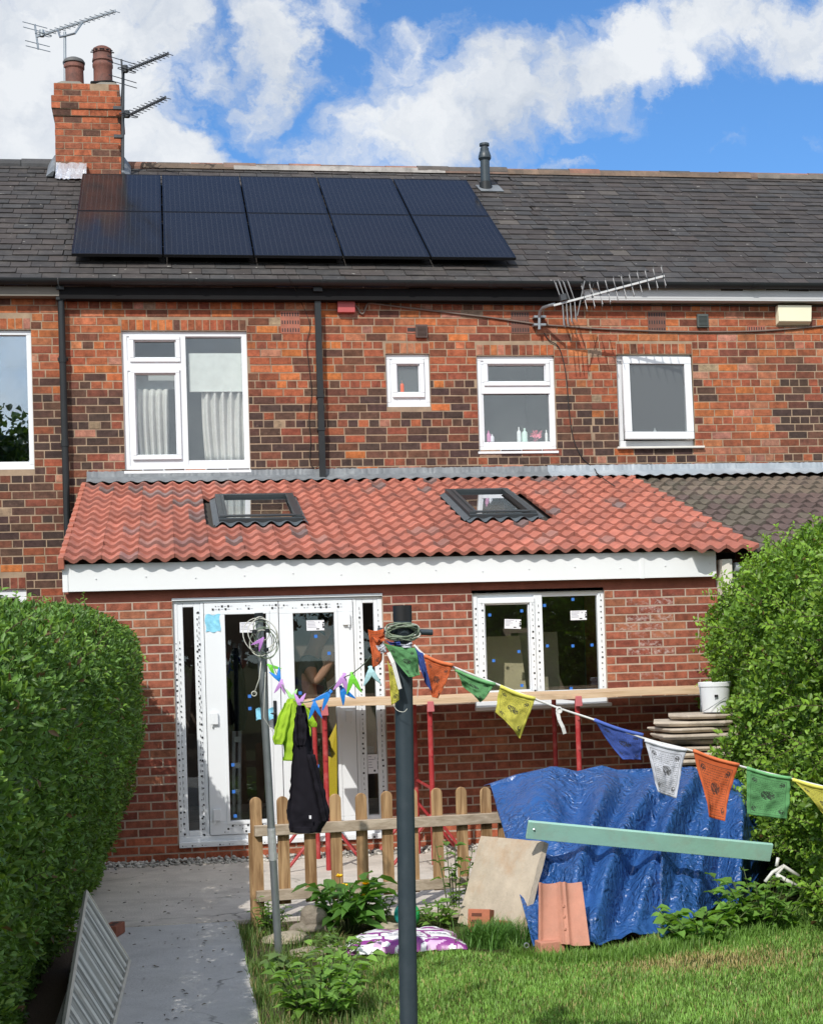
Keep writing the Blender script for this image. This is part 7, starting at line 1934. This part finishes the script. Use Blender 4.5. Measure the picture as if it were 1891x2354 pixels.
# ------------------------------------------------------------------ the man working inside
def person():
    Y = 13.95; root = thing('person', 'man in grey T-shirt and camouflage trousers working inside behind the right door', 'person', at(725, 1930, Y))
    J = {}
    def j(n_, px, py, dy, r_): J[n_] = (at(px, py, Y+dy), r_)
    j('pelvis', 722, 1688, 0, .15); j('waist', 716, 1630, 0, .15); j('chest', 710, 1560, 0, .165); j('neck', 722, 1490, 0, .065); j('jaw', 738, 1466, 0, .072); j('head', 742, 1440, 0, .092); j('crown', 742, 1420, 0, .07)
    j('nose', 757, 1452, -.01, .03)
    j('sh', 706, 1522, -.16, .075); j('el', 724, 1572, -.22, .050); j('wr', 766, 1514, -.30, .034); j('palm', 776, 1500, -.31, .034)
    j('sh2', 722, 1522, .17, .07); j('el2', 748, 1565, .2, .045); j('wr2', 780, 1525, .12, .032)
    j('hip', 716, 1710, -.09, .105); j('kn', 720, 1815, -.10, .068); j('an', 716, 1915, -.09, .045); j('toe', 742, 1930, -.12, .04)
    j('hip2', 728, 1710, .09, .105); j('kn2', 732, 1815, .10, .068); j('an2', 728, 1915, .10, .045); j('toe2', 752, 1930, .10, .04)
    for k, (px, py) in enumerate(((786, 1490), (788, 1496), (788, 1502), (786, 1508))):
        j('f%d' % k, px, py, -.31-.012*k+.02, .012)
    j('th', 776, 1488, -.345, .013)
    E = [('pelvis', 'waist'), ('waist', 'chest'), ('chest', 'neck'), ('neck', 'jaw'), ('jaw', 'head'), ('head', 'crown'), ('jaw', 'nose'), ('chest', 'sh'), ('sh', 'el'), ('el', 'wr'), ('wr', 'palm'), ('chest', 'sh2'), ('sh2', 'el2'), ('el2', 'wr2'),
         ('pelvis', 'hip'), ('hip', 'kn'), ('kn', 'an'), ('an', 'toe'), ('pelvis', 'hip2'), ('hip2', 'kn2'), ('kn2', 'an2'), ('an2', 'toe2'), ('palm', 'f0'), ('palm', 'f1'), ('palm', 'f2'), ('palm', 'f3'), ('wr', 'th')]
    def skin(name, names, edges, mt, scale=1.0, parent=root, rootn=None):
        me = bpy.data.meshes.new(name); idx = {n_: i for i, n_ in enumerate(names)}
        me.from_pydata([J[n_][0] for n_ in names], [(idx[a], idx[b_]) for a, b_ in edges], []); me.materials.append(mt)
        o = bpy.data.objects.new(name, me); link(o, parent)
        md = o.modifiers.new('skin', 'SKIN'); sv = me.skin_vertices[0].data if me.skin_vertices else None
        if sv is None:
            bpy.context.view_layer.objects.active = o; sv = me.skin_vertices[0].data
        for n_ in names: sv[idx[n_]].radius = (J[n_][1]*scale, J[n_][1]*scale); sv[idx[n_]].use_root = (n_ == (rootn or names[0]))
        o.modifiers.new('sub', 'SUBSURF').levels = 2; o.modifiers['sub'].render_levels = 2
        return o
    body = skin('body', list(J), E, mat('skin', (.50, .26, .17), .55, .1, 20))
    def shell_from(nm, names, edges, mt, extra): return skin(nm, names, edges, mt, extra)
    J['slv'] = (J['sh'][0].lerp(J['el'][0], .62), .062); J['slv2'] = (J['sh2'][0].lerp(J['el2'][0], .6), .058); J['neckb'] = (J['chest'][0].lerp(J['neck'][0], .55), .10)
    skin('t_shirt', ['chest', 'waist', 'pelvis', 'neckb', 'sh', 'slv', 'sh2', 'slv2'], [('chest', 'waist'), ('waist', 'pelvis'), ('chest', 'neckb'), ('chest', 'sh'), ('sh', 'slv'), ('chest', 'sh2'), ('sh2', 'slv2')], cloth_mat('grey t-shirt', (.10, .105, .11), .9), 1.13)
    camo = bpy.data.materials.new('camouflage cloth'); camo.use_nodes = True; t = NT(camo.node_tree); o_ = t.obj()
    c = t.mix(t.ramp(t.noise(9, 2, .5, o_), .48, .5, 0, 1), (.07, .075, .05), (.16, .14, .10)); c = t.mix(t.ramp(t.noise(13, 2, .5, t.mapping(o_, loc=(4, 2, 1))), .56, .58, 0, 1), c, (.025, .025, .022)); t.link(c, t.n['Principled BSDF'].inputs['Base Color']); t.n['Principled BSDF'].inputs['Roughness'].default_value = .9
    skin('trousers', ['pelvis', 'hip', 'kn', 'an', 'hip2', 'kn2', 'an2'], [('pelvis', 'hip'), ('hip', 'kn'), ('kn', 'an'), ('pelvis', 'hip2'), ('hip2', 'kn2'), ('kn2', 'an2')], camo, 1.15)
    J['cap'] = (J['head'][0]+Vector((-.012, 0, .035)), .09); J['cap2'] = (J['crown'][0]+Vector((-.02, 0, .02)), .075); J['cap3'] = (J['head'][0]+Vector((-.05, 0, -.02)), .06)
    skin('hair', ['cap', 'cap2', 'cap3'], [('cap', 'cap2'), ('cap', 'cap3')], mat('dark hair', (.02, .016, .013), .7, .2, 40), 1.0)
person()
